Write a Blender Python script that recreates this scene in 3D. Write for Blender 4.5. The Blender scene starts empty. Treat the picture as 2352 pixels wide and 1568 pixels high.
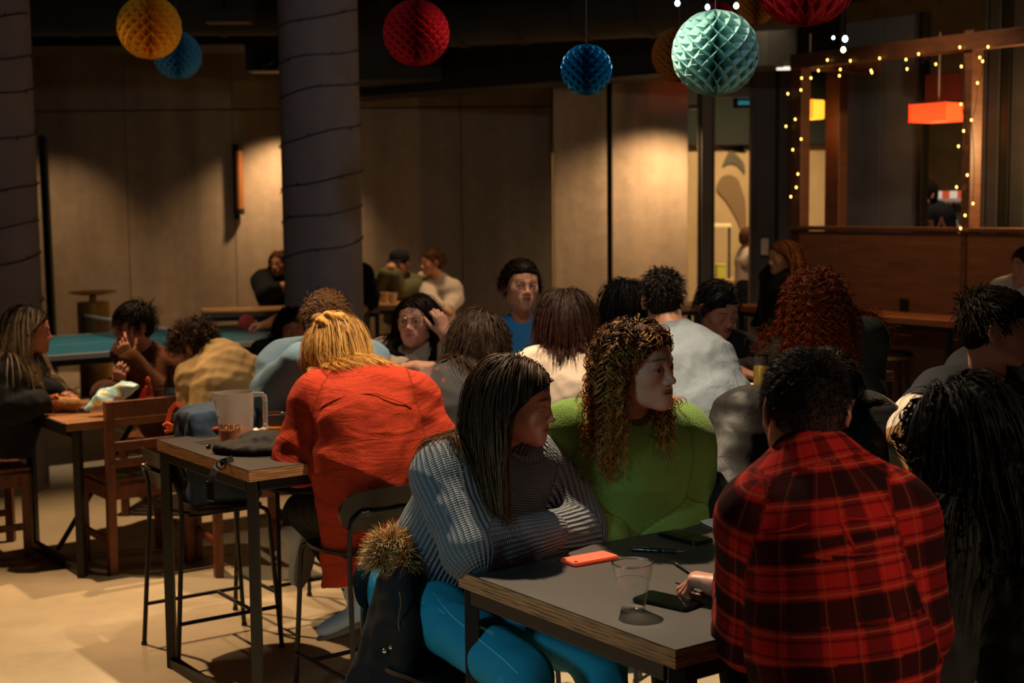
import bpy, bmesh, math, random
import numpy as np
from mathutils import Vector, Matrix

random.seed(7)
rng = np.random.default_rng(7)
SC = bpy.context.scene
COL = SC.collection

# ------------------------------------------------------------------ camera
F_PX, CAM_H, PITCH, ROLL = 3267.0, 1.8, 0.0975, -0.0101
_cp, _sp, _cr, _sr = math.cos(PITCH), math.sin(PITCH), math.cos(ROLL), math.sin(ROLL)
C_F = np.array([0, _cp, -_sp])
_r0 = np.array([1.0, 0, 0]); _u0 = np.array([0, _sp, _cp])
C_R = _cr * _r0 + _sr * _u0
C_U = -_sr * _r0 + _cr * _u0
cam_d = bpy.data.cameras.new('camera')
cam = bpy.data.objects.new('camera', cam_d); COL.objects.link(cam)
cam_d.sensor_width = 36.0; cam_d.lens = F_PX * 36.0 / 2352.0
cam_d.clip_end = 200
m = Matrix.Identity(4)
for i in range(3):
    m[i][0] = C_R[i]; m[i][1] = C_U[i]; m[i][2] = -C_F[i]
m.translation = (0, 0, CAM_H)
cam.matrix_world = m
cam_d.dof.use_dof = True; cam_d.dof.focus_distance = 3.9; cam_d.dof.aperture_fstop = 4.0
SC.camera = cam
SC.view_settings.view_transform = 'Standard'
SC.view_settings.look = 'None'
SC.view_settings.gamma = 1.0
SC.view_settings.use_curve_mapping = False
SC.view_settings.exposure = 0.0

def _ray(px, py):
    return C_F + C_R * ((px - 1176) / F_PX) + C_U * ((784 - py) / F_PX)
def aty(px, py, Y):
    """world point of depth Y seen in direction of a photo pixel"""
    d = _ray(px, py); return np.array([0, 0, CAM_H]) + d * (Y / d[1])
def atz(px, py, z):
    d = _ray(px, py); return np.array([0, 0, CAM_H]) + d * ((z - CAM_H) / d[2])

AX = np.array([math.cos(0.624), math.sin(0.624), 0.0])      # long side of every bar table
BX = np.array([math.sin(0.624), -math.cos(0.624), 0.0])     # short side
UPV = np.array([0, 0, 1.0])

# ------------------------------------------------------------------ world and lights
def lin(h):
    if isinstance(h, (tuple, list, np.ndarray)): return tuple(h[:3])
    h = h.lstrip('#'); o = []
    for i in (0, 2, 4):
        c = int(h[i:i + 2], 16) / 255
        o.append(c / 12.92 if c <= 0.04045 else ((c + 0.055) / 1.055) ** 2.4)
    return tuple(o)

world = bpy.data.worlds.new('world'); SC.world = world; world.use_nodes = True
world.node_tree.nodes['Background'].inputs[0].default_value = (0.31, 0.28, 0.28, 1)
world.node_tree.nodes['Background'].inputs[1].default_value = 0.10

def spot(name, loc, target, power, color, angle, blend=0.6, radius=0.05):
    l = bpy.data.lights.new(name, 'SPOT'); l.energy = power; l.color = color
    l.spot_size = math.radians(angle); l.spot_blend = blend; l.shadow_soft_size = radius
    o = bpy.data.objects.new(name, l); COL.objects.link(o); o.location = loc
    o.rotation_euler = (Vector(target) - Vector(loc)).to_track_quat('-Z', 'Y').to_euler()
    return o
def area(name, loc, target, power, color, sx, sy):
    l = bpy.data.lights.new(name, 'AREA'); l.energy = power; l.color = color
    l.shape = 'RECTANGLE'; l.size = sx; l.size_y = sy
    o = bpy.data.objects.new(name, l); COL.objects.link(o); o.location = loc
    o.rotation_euler = (Vector(target) - Vector(loc)).to_track_quat('-Z', 'Y').to_euler()
    return o
WARM = (1.0, 0.66, 0.36); WARM2 = (1.0, 0.78, 0.52); TEAL = (0.45, 0.85, 1.0)
LIGHTS = [
    ('floor_spot', (-2.75, 6.9, 3.7), (-1.7, 5.1, 0.0), 620, WARM, 66, 0.6, 0.03),
    ('table_spot', (-0.05, 4.75, 3.7), (0.0, 4.4, 0.9), 860, WARM2, 80, 0.7, 0.04),
    ('centre_spot', (0.35, 6.3, 3.7), (0.4, 6.2, 0.9), 230, WARM2, 84, 0.8, 0.05),
    ('left_table_spot', (-1.9, 8.0, 3.7), (-2.0, 7.5, 0.7), 470, WARM, 58, 0.8, 0.05),
    ('ping_pong_spot', (-3.0, 10.6, 3.7), (-3.0, 10.7, 0.76), 220, WARM2, 52, 0.8, 0.05),
    ('far_table_spot', (-1.0, 13.0, 3.6), (-0.95, 13.3, 0.9), 230, WARM, 36, 0.8, 0.05),
    ('far_left_spot', (-2.35, 12.6, 3.6), (-2.45, 12.8, 0.9), 210, WARM, 38, 0.8, 0.05),
    ('wall_spot_a', (-2.3, 15.0, 2.75), (-2.75, 15.5, 0.4), 220, WARM, 104, 1.0, 0.05),
    ('wall_spot_b', (1.50, 12.98, 2.62), (1.20, 13.6, 0.4), 210, WARM, 124, 1.0, 0.05),
    ('wall_spot_c', (-4.9, 14.4, 2.9), (-5.0, 15.5, 0.4), 90, WARM, 84, 1.0, 0.05),
    ('door_spot', (2.1, 11.6, 3.7), (2.15, 13.0, 1.0), 150, WARM2, 70, 1.0, 0.05),
    ('pedestal_spot', (-4.0, 12.9, 3.6), (-4.0, 13.6, 0.95), 90, WARM, 26, 0.9, 0.04),
    ('decoration_spot', (0.4, 1.6, 3.75), (0.3, 7.0, 2.8), 150, (0.85, 0.95, 1.0), 62, 0.9, 0.15),
    ('red_party_spot', (1.9, 12.6, 3.7), (1.55, 13.6, 2.62), 16, (1.0, 0.12, 0.06), 34, 1.0, 0.05),
    ('kiosk_wash', (2.4, 8.9, 3.7), (2.9, 10.0, 0.9), 140, WARM, 80, 1.0, 0.05),
    ('right_back_spot', (3.0, 0.6, 3.6), (1.05, 2.75, 1.15), 260, (1.0, 0.72, 0.52), 24, 0.9, 0.08),
]
for a in LIGHTS: spot(*a)
spot('cool_fill', (-2.5, 0.8, 2.7), (-0.25, 3.6, 0.65), 190, TEAL, 36, 0.8, 0.25)

# ------------------------------------------------------------------ materials
MATS = {}
def new_mat(name):
    mt = bpy.data.materials.new(name); mt.use_nodes = True
    nt = mt.node_tree; b = nt.nodes['Principled BSDF']
    return mt, nt, b
def _n(nt, t, **kw):
    n = nt.nodes.new(t)
    for k, v in kw.items():
        if k.startswith('_'): setattr(n, k[1:], v)
        else: n.inputs[k].default_value = v
    return n
def ramp(nt, src, stops):
    r = nt.nodes.new('ShaderNodeValToRGB'); el = r.color_ramp.elements
    while len(el) < len(stops): el.new(0.5)
    for e, (p, c) in zip(el, stops):
        e.position = p; e.color = (*lin(c), 1)
    nt.links.new(src, r.inputs[0]); return r.outputs[0]
def set_bump(nt, b, src, strength, dist=0.01):
    bp = _n(nt, 'ShaderNodeBump', Strength=strength, Distance=dist)
    nt.links.new(src, bp.inputs['Height']); nt.links.new(bp.outputs[0], b.inputs['Normal'])
def coords(nt, kind='Object', scale=(1, 1, 1), rot=(0, 0, 0)):
    tc = nt.nodes.new('ShaderNodeTexCoord'); mp = _n(nt, 'ShaderNodeMapping', Scale=scale, Rotation=rot)
    nt.links.new(tc.outputs[kind], mp.inputs[0]); return mp.outputs[0]

def plain(name, color, rough=0.6, metal=0.0, spec=0.5, noise=0.0, nscale=20, bump=0.0, sheen=0.0, alpha=1.0, trans=0.0, ior=1.45, emit=None, estr=0, kind='Object', coat=0.0):
    key = name
    if key in MATS: return MATS[key]
    mt, nt, b = new_mat(name)
    c = lin(color)
    b.inputs['Base Color'].default_value = (*c, 1)
    b.inputs['Roughness'].default_value = rough; b.inputs['Metallic'].default_value = metal
    b.inputs['Specular IOR Level'].default_value = spec; b.inputs['IOR'].default_value = ior
    b.inputs['Transmission Weight'].default_value = trans
    b.inputs['Coat Weight'].default_value = coat
    if sheen: b.inputs['Sheen Weight'].default_value = sheen
    if emit:
        b.inputs['Emission Color'].default_value = (*lin(emit), 1); b.inputs['Emission Strength'].default_value = estr
    if noise or bump:
        v = coords(nt, kind)
        nz = _n(nt, 'ShaderNodeTexNoise', Scale=nscale, Detail=4.0, Roughness=0.6); nt.links.new(v, nz.inputs['Vector'])
        if noise:
            lo = tuple(x * (1 - noise) for x in c); hi = tuple(min(1, x * (1 + noise)) for x in c)
            nt.links.new(ramp(nt, nz.outputs[0], [(0.3, lo), (0.7, hi)]), b.inputs['Base Color'])
        if bump: set_bump(nt, b, nz.outputs[0], bump)
    MATS[key] = mt; return mt

def concrete(name, base, streak=0.25, vertical=True, scale=1.0, rough=0.8):
    if name in MATS: return MATS[name]
    mt, nt, b = new_mat(name); c = lin(base)
    v = coords(nt, 'Object', (scale, scale, scale * (0.10 if vertical else 1)))
    n1 = _n(nt, 'ShaderNodeTexNoise', Scale=2.6, Detail=6.0, Roughness=0.55); nt.links.new(v, n1.inputs['Vector'])
    v2 = coords(nt, 'Object', (scale,) * 3)
    n2 = _n(nt, 'ShaderNodeTexNoise', Scale=9.0, Detail=8.0, Roughness=0.7); nt.links.new(v2, n2.inputs['Vector'])
    mx = _n(nt, 'ShaderNodeMix', _data_type='FLOAT'); mx.inputs[0].default_value = 0.35
    nt.links.new(n1.outputs[0], mx.inputs[2]); nt.links.new(n2.outputs[0], mx.inputs[3])
    lo = tuple(x * (1 - streak) for x in c); hi = tuple(min(1, x * (1 + streak)) for x in c)
    nt.links.new(ramp(nt, mx.outputs[0], [(0.32, lo), (0.5, c), (0.68, hi)]), b.inputs['Base Color'])
    b.inputs['Roughness'].default_value = rough
    set_bump(nt, b, n2.outputs[0], 0.12, 0.01)
    MATS[name] = mt; return mt

def wood(name, dark, light, scale=(1, 8, 8), rough=0.5, ring=3.0, kind='Object'):
    if name in MATS: return MATS[name]
    mt, nt, b = new_mat(name)
    v = coords(nt, kind, scale)
    nz = _n(nt, 'ShaderNodeTexNoise', Scale=ring, Detail=5.0, Roughness=0.6, Distortion=0.6); nt.links.new(v, nz.inputs['Vector'])
    nt.links.new(ramp(nt, nz.outputs[0], [(0.3, dark), (0.7, light)]), b.inputs['Base Color'])
    b.inputs['Roughness'].default_value = rough
    set_bump(nt, b, nz.outputs[0], 0.1, 0.004)
    MATS[name] = mt; return mt

def vcol_mat(name, rough=0.5, sss=0.0, spec=0.4, bump=0.0, bscale=300, sheen=0.0):
    """base colour read from the mesh colour attribute 'Col'"""
    if name in MATS: return MATS[name]
    mt, nt, b = new_mat(name)
    at = nt.nodes.new('ShaderNodeAttribute'); at.attribute_name = 'Col'
    nt.links.new(at.outputs[0], b.inputs['Base Color'])
    b.inputs['Roughness'].default_value = rough; b.inputs['Specular IOR Level'].default_value = spec
    if sss:
        b.inputs['Subsurface Weight'].default_value = sss
        b.inputs['Subsurface Radius'].default_value = (0.012, 0.005, 0.003); b.inputs['Subsurface Scale'].default_value = 0.6
    if sheen: b.inputs['Sheen Weight'].default_value = sheen
    if bump:
        nz = _n(nt, 'ShaderNodeTexNoise', Scale=bscale, Detail=2.0); nt.links.new(coords(nt), nz.inputs['Vector'])
        set_bump(nt, b, nz.outputs[0], bump, 0.002)
    MATS[name] = mt; return mt

# ------------------------------------------------------------------ objects
def link(o, parent=None):
    COL.objects.link(o)
    if parent is not None: o.parent = parent
    return o
def empty(name, loc):
    o = bpy.data.objects.new(name, None); o.empty_display_size = 0.1; o.location = tuple(loc); return link(o)
def tag(o, label=None, cat=None, group=None, kind=None):
    if label: o['label'] = label
    if cat: o['category'] = cat
    if group: o['group'] = group
    if kind: o['kind'] = kind
    return o
def thing(name, loc, label, cat, group=None):
    return tag(empty(name, loc), label, cat, group)

def mesh_np(name, V, faces_list, mat, parent=None, smooth=True, uv=None, col=None):
    """V (n,3) world coords; faces_list: list of int arrays (k,3)/(k,4); parent Empty keeps its own location"""
    V = np.asarray(V, np.float32)
    if parent is not None:
        p = parent; off = np.zeros(3)
        while p is not None:
            off = off + np.array(p.location); p = p.parent
        V = V - off.astype(np.float32)
    me = bpy.data.meshes.new(name)
    me.vertices.add(len(V)); me.vertices.foreach_set('co', V.ravel())
    loops = np.concatenate([f.ravel() for f in faces_list]).astype(np.int32)
    sizes = np.concatenate([np.full(len(f), f.shape[1], np.int32) for f in faces_list])
    starts = np.concatenate([[0], np.cumsum(sizes)[:-1]]).astype(np.int32)
    me.loops.add(len(loops)); me.loops.foreach_set('vertex_index', loops)
    me.polygons.add(len(sizes)); me.polygons.foreach_set('loop_start', starts)
    me.polygons.foreach_set('loop_total', sizes)
    me.polygons.foreach_set('use_smooth', np.full(len(sizes), smooth))
    me.update(calc_edges=True)
    if uv is not None:
        l = me.uv_layers.new(name='UVMap'); l.data.foreach_set('uv', np.asarray(uv, np.float32)[loops].ravel())
    if col is not None:
        a = me.color_attributes.new('Col', 'FLOAT_COLOR', 'POINT')
        c = np.ones((len(V), 4), np.float32); c[:, :3] = col; a.data.foreach_set('color', c.ravel())
    me.materials.append(mat)
    return link(bpy.data.objects.new(name, me), parent)

class MB:
    """collects simple solids in world coordinates, builds ONE mesh object"""
    def __init__(s): s.V = []; s.F = {3: [], 4: []}; s.n = 0
    def raw(s, V, faces):
        V = np.asarray(V, float)
        for f in faces:
            if len(f) in (3, 4): s.F[len(f)].append([i + s.n for i in f])
            else:
                for k in range(1, len(f) - 1): s.F[3].append([f[0] + s.n, f[k] + s.n, f[k + 1] + s.n])
        s.V.append(V); s.n += len(V); return s
    def box(s, c, h, ax=None, bev=0.0):
        """box centre c, half sizes h, axes rows ax; bevelled edges"""
        c = np.asarray(c, float); ax = np.eye(3) if ax is None else np.asarray(ax, float)
        if bev <= 0:
            P = [c + ax[0] * h[0] * i + ax[1] * h[1] * j + ax[2] * h[2] * k for i in (-1, 1) for j in (-1, 1) for k in (-1, 1)]
            s.raw(P, [(0, 1, 3, 2), (4, 6, 7, 5), (0, 4, 5, 1), (2, 3, 7, 6), (0, 2, 6, 4), (1, 5, 7, 3)])
        else:
            bm = bmesh.new(); bmesh.ops.create_cube(bm, size=2)
            for v in bm.verts: v.co = Vector((v.co.x * h[0], v.co.y * h[1], v.co.z * h[2]))
            bmesh.ops.bevel(bm, geom=list(bm.edges), offset=min(bev, 0.9 * min(h)), segments=2, affect='EDGES', profile=0.5)
            bm.verts.index_update()
            P = [c + ax[0] * v.co.x + ax[1] * v.co.y + ax[2] * v.co.z for v in bm.verts]
            s.raw(P, [[v.index for v in f.verts] for f in bm.faces]); bm.free()
        return s
    def bar(s, a, b, w, h=None, up=(0, 0, 1), bev=0.0):
        a = np.asarray(a, float); b = np.asarray(b, float); d = b - a; L = np.linalg.norm(d); d /= L
        up = np.asarray(up, float)
        if abs(d @ up) > 0.98: up = np.array([1.0, 0, 0]) if abs(d[0]) < 0.9 else np.array([0, 1.0, 0])
        x = np.cross(d, up); x /= np.linalg.norm(x); y = np.cross(x, d)
        return s.box((a + b) / 2, (L / 2, w / 2, (h or w) / 2), [d, x, y], bev)
    def tube(s, pts, r, n=8, closed=False, cap=True):
        pts = [np.asarray(p, float) for p in pts]; m_ = len(pts)
        rr = r if hasattr(r, '__len__') else [r] * m_
        T = []
        for i in range(m_):
            if closed: t = pts[(i + 1) % m_] - pts[i - 1]
            else: t = pts[min(i + 1, m_ - 1)] - pts[max(i - 1, 0)]
            T.append(t / (np.linalg.norm(t) + 1e-12))
        u = np.cross(T[0], [0, 0, 1.0])
        if np.linalg.norm(u) < 1e-3: u = np.cross(T[0], [1.0, 0, 0])
        u /= np.linalg.norm(u); V = []
        for i in range(m_):
            u = u - T[i] * (u @ T[i]); u /= np.linalg.norm(u); w = np.cross(T[i], u)
            for k in range(n):
                a = 2 * math.pi * k / n; V.append(pts[i] + rr[i] * (math.cos(a) * u + math.sin(a) * w))
        fs = []
        for i in range(m_ if closed else m_ - 1):
            for k in range(n):
                j = (i + 1) % m_
                fs.append((i * n + k, i * n + (k + 1) % n, j * n + (k + 1) % n, j * n + k))
        if cap and not closed:
            fs.append(list(range(n))[::-1]); fs.append([(m_ - 1) * n + k for k in range(n)])
        return s.raw(V, fs)
    def lathe(s, prof, c, n=24, ax=None, cap=True):
        """prof [(r,z)...] around axis z of frame ax at c"""
        c = np.asarray(c, float); ax = np.eye(3) if ax is None else np.asarray(ax, float); V = []
        for r, z in prof:
            for k in range(n):
                a = 2 * math.pi * k / n; V.append(c + ax[0] * r * math.cos(a) + ax[1] * r * math.sin(a) + ax[2] * z)
        fs = []
        for i in range(len(prof) - 1):
            for k in range(n): fs.append((i * n + k, i * n + (k + 1) % n, (i + 1) * n + (k + 1) % n, (i + 1) * n + k))
        if cap:
            fs.append(list(range(n))[::-1]); fs.append([(len(prof) - 1) * n + k for k in range(n)])
        return s.raw(V, fs)
    def prism(s, poly, o, ux, uy, n, th):
        """2-D polygon extruded by th along n"""
        o, ux, uy, n = (np.asarray(q, float) for q in (o, ux, uy, n)); k = len(poly)
        V = [o + ux * x + uy * y for x, y in poly] + [o + ux * x + uy * y + n * th for x, y in poly]
        bm = bmesh.new(); vs = [bm.verts.new(v) for v in V[:k]]
        f = bm.faces.new(vs); tr = bmesh.ops.triangulate(bm, faces=[f])['faces']; bm.verts.index_update()
        tris = [[v.index for v in t.verts] for t in tr]; bm.free()
        fs = [t[::-1] for t in tris] + [[i + k for i in t] for t in tris] + [(i, (i + 1) % k, (i + 1) % k + k, i + k) for i in range(k)]
        return s.raw(V, fs)
    def build(s, name, mat, parent=None, smooth=False, col=None, fix=True):
        F = [np.array(s.F[k]) for k in (3, 4) if s.F[k]]
        o = mesh_np(name, np.concatenate(s.V), F, mat, parent, smooth)
        if fix:
            bm = bmesh.new(); bm.from_mesh(o.data); bmesh.ops.recalc_face_normals(bm, faces=bm.faces); bm.to_mesh(o.data); bm.free()
        if smooth == 'auto' or smooth is True:
            try: o.data.set_sharp_from_angle(angle=math.radians(40))
            except Exception: pass
        return o

def text_obj(name, body, size, o, ux, uy, mat, parent=None, th=0.0006, align='LEFT', bold=0.0, sx=1.0):
    """flat printed lettering as a mesh lying at o with axes ux,uy"""
    cu = bpy.data.curves.new(name, 'FONT'); cu.body = body; cu.size = size; cu.align_x = align
    cu.extrude = th; cu.offset = bold
    t = bpy.data.objects.new(name, cu); COL.objects.link(t)
    dg = bpy.context.evaluated_depsgraph_get(); me = bpy.data.meshes.new_from_object(t.evaluated_get(dg))
    COL.objects.unlink(t); bpy.data.objects.remove(t)
    V = np.empty(len(me.vertices) * 3, np.float32); me.vertices.foreach_get('co', V); V = V.reshape(-1, 3)
    ux, uy = np.asarray(ux, float), np.asarray(uy, float); n = np.cross(ux, uy)
    W = np.asarray(o) + V[:, :1] * ux * sx + V[:, 1:2] * uy + V[:, 2:] * n
    tr = []; me.calc_loop_triangles()
    for t3 in me.loop_triangles: tr.append(tuple(t3.vertices))
    return mesh_np(name, W, [np.array(tr)], mat, parent, False)

def copy_tree(o, parent=None):
    c = o.copy(); COL.objects.link(c); c.parent = parent
    for ch in list(o.children): copy_tree(ch, c)
    return c

# ================================================================== setting
M_FLOOR = concrete('floor_concrete', '#b3a184', 0.16, False, 1.0, 0.42)
M_WALL = concrete('wall_concrete', '#93806a', 0.38, True, 1.0, 0.85)
M_COLUMN = concrete('column_concrete', '#7b7377', 0.16, False, 1.4, 0.8)
M_CEIL = plain('ceiling_black', '#191816', 0.9, noise=0.3, nscale=2)
M_DUCT = plain('duct_black', '#26231e', 0.7, noise=0.3, nscale=3)
M_BLACK = plain('black_steel', '#16140f', 0.45, spec=0.4, noise=0.2, nscale=30)
M_BLACKG = plain('black_gloss', '#0d0d0d', 0.25, spec=0.5)
M_GREYP = plain('grey_panel', '#4a4543', 0.6, noise=0.12, nscale=4)
M_DARKP = plain('dark_grey_panel', '#4c5058', 0.65, noise=0.12, nscale=6)
M_KWOOD = wood('kiosk_wood', '#4a2b1a', '#633b24', (3, 3, 14), 0.5, 2.0)
M_KPANEL = wood('kiosk_panel_wood', '#5c3620', '#75482b', (2, 2, 16), 0.55, 2.0)
M_GLASS = plain('door_glass', '#ffffff', 0.02, trans=1.0, ior=1.05, spec=0.3)

def struct(o):
    o['kind'] = 'structure'; return o
mb = MB().box((0, 8, -0.1), (10, 12, 0.1)); struct(mb.build('floor', M_FLOOR))
mb = MB().box((0, 8, 4.15), (10, 12, 0.1)); struct(mb.build('ceiling', M_CEIL))

# back wall: cast concrete panels, two rows, joints recessed
wx1 = aty(1268, 400, 15.5)[0]
wb = struct(MB().box(((-9 + wx1) / 2, 15.6, 2.0), ((wx1 + 9) / 2, 0.06, 2.05)).build('wall_back', plain('joint_dark', '#4b3d30', 0.9)))
x = -9.0; widths = [1.22, 1.18, 1.25, 1.2, 1.16, 1.24, 1.22, 1.2, 1.3]
i = 0
while x < wx1 - 0.05:
    w = min(widths[i % len(widths)], wx1 - x)
    for z0, z1 in ((0.0, 2.82), (2.83, 4.05)):
        MB().box((x + w / 2, 15.52 - 0.004 * (i % 3), (z0 + z1) / 2), (w / 2 - 0.004, 0.025, (z1 - z0) / 2 - 0.003)).build('concrete_panel', M_WALL, wb)
    x += w; i += 1
# lit wall on the right of it, in two panels with a dark slot
wr = struct(MB().box((aty(1425, 400, 13.75)[0], 13.8, 2.0), (0.62, 0.08, 2.05)).build('wall_right', plain('slot_black', '#12100d', 0.9)))
for a, b in ((1272, 1394), (1406, 1580)):
    xa, xb = aty(a, 400, 13.6)[0], aty(b, 400, 13.6)[0]
    MB().box(((xa + xb) / 2, 13.66, 2.0), ((xb - xa) / 2, 0.06, 2.05), bev=0.006).build('concrete_panel', M_WALL, wr)
# left side wall far away out of the light, keeps the room closed
struct(MB().box((-7.2, 8, 2.0), (0.1, 12, 2.1)).build('wall_left', plain('wall_dark', '#2a2622', 0.9)))
# dark bulkhead running to the right, and dropped beam on the left
p0, p1 = aty(800, 225, 15.2), aty(1640, 160, 12.4)
struct(MB().bar((p0[0], p0[1], 3.42), (p1[0] + .5, p1[1] - .45, 3.42), 0.5, 1.06).build('trim_1', M_DUCT))
struct(MB().box((-4.6, 13.2, 3.72), (3.1, 0.35, 0.5)).build('trim_2', M_DUCT))
struct(MB().box((-1.35, 14.2, 3.5), (0.7, 0.4, 0.52)).build('trim_3', M_DUCT))

def duct(a, b, r, label):
    a = np.array(a, float); b = np.array(b, float); t = thing('ventilation_duct', (a + b) / 2, label, 'duct', 'ceiling ducts')
    MB().tube([a + (b - a) * k / 6 for k in range(7)], r, 18).build('pipe', M_DUCT, t, True)
    d = (b - a) / np.linalg.norm(b - a)
    for k in range(1, 6):
        c = a + (b - a) * k / 6
        MB().tube([c - d * 0.03, c + d * 0.03], r * 1.05, 18).build('joint_ring', M_DUCT, t, True)
duct((-5.5, 12.0, 3.45), (-1.8, 12.3, 3.45), 0.22, 'black round ventilation duct under ceiling between the concrete columns')
duct((-0.9, 12.8, 3.42), (2.2, 11.1, 3.36), 0.26, 'black round ventilation duct behind the red and blue paper balls')
duct((-1.2, 9.6, 3.75), (3.4, 8.4, 3.7), 0.2, 'black ventilation duct high above the kiosk corner')

# ------------------------------------------------------------------ columns with unlit light wire
def column(px, Y, r, label, wire_label, z_off, turns, pitch):
    c = aty(px, 400, Y); c = np.array([c[0], Y, 0])
    t = thing('concrete_column', c, label, 'column')
    MB().lathe([(r, 0), (r, 4.05)], c, 48).build('shaft', M_COLUMN, t, True)
    w = thing('light_wire', (c[0], c[1], 1.5), wire_label, 'wire')
    pts = []; n = 40 * turns
    for k in range(n + 1):
        a = 2 * math.pi * k / 40; s = k / 40
        z = z_off + s * pitch + 0.008 * math.sin(3 * a + 1.3 * s) + 0.04 * math.sin(1.7 * s)
        rr = r + 0.006
        pts.append((c[0] + rr * math.cos(a), c[1] + rr * math.sin(a), z))
    MB().tube(pts, 0.004, 5).build('cable', M_BLACK, w, True)
    for k in range(2, n, 7):
        p = np.array(pts[k]); d = p - np.array([c[0], c[1], p[2]]); d /= np.linalg.norm(d)
        MB().tube([p, p + d * 0.012 + UPV * (0.02 if k % 2 else -0.02)], [0.004, 0.003], 5).build('bulb', M_BLACK, w)
column(738, 9.9, 0.272, 'thick round concrete column in the middle of the room', 'unlit black fairy light wire wound around the middle column', 1.25, 7, 0.27)
column(-20, 9.0, 0.272, 'round concrete column cut off by the left photo edge', 'unlit black fairy light wire wound around the left edge column', 1.2, 7, 0.26)
# black upright profile beside left column
a, b = aty(96, 312, 13.6), aty(121, 760, 13.6)
t = thing('black_post', (b[0], 13.6, 0), 'slim black upright post against the wall beside left column', 'post')
MB().bar((b[0], 13.6, 0), (b[0] - 0.02, 13.6, a[2]), 0.085, 0.06, bev=0.004).build('upright', M_BLACK, t)
MB().box((b[0], 13.6, 0.006), (0.09, 0.09, 0.006)).build('foot_plate', M_BLACK, t)

# ------------------------------------------------------------------ wall lamp, speaker, ceiling fittings
c = aty(550, 413, 15.42)
t = thing('wall_sconce', c, 'tall copper tube wall lamp mounted left of middle column', 'lamp')
MB().box(c + np.array([-0.045, 0.05, -0.02]), (0.03, 0.02, 0.40), bev=0.005).build('back_plate', M_BLACK, t)
MB().lathe([(0.042, -0.31), (0.042, 0.31)], c, 20).build('tube', plain('copper_tube', '#a56a3c', 0.45, 0.6), t, True)
for z in (-0.34, 0.34):
    MB().lathe([(0.046, z - 0.03), (0.046, z + 0.03)], c, 20).build('end_cap', M_BLACK, t, True)
c = aty(612, 130, 13.0)
t = thing('loudspeaker', c, 'black loudspeaker hanging high beside the middle column', 'speaker')
MB().box(c, (0.17, 0.13, 0.14), bev=0.02).build('cabinet', M_BLACK, t)
MB().lathe([(0.10, 0), (0.09, 0.012), (0.02, 0.004)], c + np.array([0, -0.131, 0]), 20, [[1, 0, 0], [0, 0, 1], [0, -1, 0]]).build('cone', M_BLACKG, t, True)
MB().bar(c + UPV * 0.14, c + UPV * 1.3, 0.03).build('bracket', M_BLACK, t)
c = aty(526, 38, 11.5)
t = thing('track_floodlight', c, 'dark rectangular floodlight fixture on ceiling left of column', 'lamp')
MB().box(c, (0.18, 0.1, 0.055), bev=0.01).build('housing', M_DUCT, t)
MB().box(c + np.array([0, -0.09, -0.058]), (0.165, 0.012, 0.006)).build('rim', plain('warm_rim', '#8a6a48', 0.5), t)
MB().bar(c + UPV * 0.05, (c[0], c[1], 4.05), 0.025).build('hanger', M_BLACK, t)
c = aty(1800, 157, 12.0)
t = thing('strip_light', c, 'small white strip light glowing above the glass door', 'lamp')
MB().box(c, (0.055, 0.03, 0.012), bev=0.003).build('diffuser', plain('strip_glow', '#fff0dd', 0.5, emit='#fff0dd', estr=1.2), t)
MB().box(c + UPV * 0.03, (0.07, 0.04, 0.018)).build('housing', M_BLACK, t)

# ------------------------------------------------------------------ glass door front right of the lit wall
DY = 13.0
def px_bar(name, pa, pb, y0, y1, mat, Y=DY, dep=0.05, parent=None, z0=0.0):
    xa, xb = aty(pa, 450, Y)[0], aty(pb, 450, Y)[0]
    return MB().box(((xa + xb) / 2, Y, (y0 + y1) / 2), ((xb - xa) / 2, dep, (y1 - y0) / 2), bev=0.004).build(name, mat, parent)
xa, xb = aty(1582, 450, DY)[0], aty(1822, 450, DY)[0]
dr = tag(empty('door_1', ((xa + xb) / 2, DY, 0)), kind='structure')
for pa, pb, mt, dp in ((1602, 1609, M_BLACK, .04), (1609, 1632, M_GREYP, .07), (1632, 1640, M_BLACK, .05), (1722, 1734, M_GREYP, .06), (1734, 1777, M_DARKP, .05), (1777, 1784, M_BLACK, .03), (1784, 1812, M_GREYP, .08), (1812, 1834, M_BLACK, .04)):
    px_bar('door_frame', pa, pb, 0, 2.95, mt, dep=dp, parent=dr)
px_bar('transom', 1640, 1722, 2.72, 2.82, M_GREYP, dep=.06, parent=dr)
px_bar('transom', 1582, 1602, 2.62, 2.66, M_GREYP, dep=.04, parent=dr)
px_bar('transom', 1582, 1834, 3.0, 3.2, M_BLACK, dep=.08, parent=dr)
px_bar('door_pane', 1640, 1722, 0.0, 2.72, M_GLASS, dep=.006, parent=dr)
px_bar('door_pane', 1582, 1602, 0.0, 2.62, M_GLASS, dep=.006, parent=dr)
px_bar('transom_pane', 1640, 1734, 2.82, 3.0, M_GLASS, dep=.006, parent=dr)
c = aty(1757, 566, DY - 0.09)
t = thing('card_reader', c, 'small white card reader box on grey pillar beside glass door', 'card reader')
MB().box(c, (0.034, 0.018, 0.075), bev=0.01).build('white_cover', plain('white_plastic', '#d8d0c8', 0.4), t)
MB().box(c + np.array([0.012, 0.022, -0.012]), (0.042, 0.016, 0.085), bev=0.008).build('back_box', M_BLACK, t)

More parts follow.
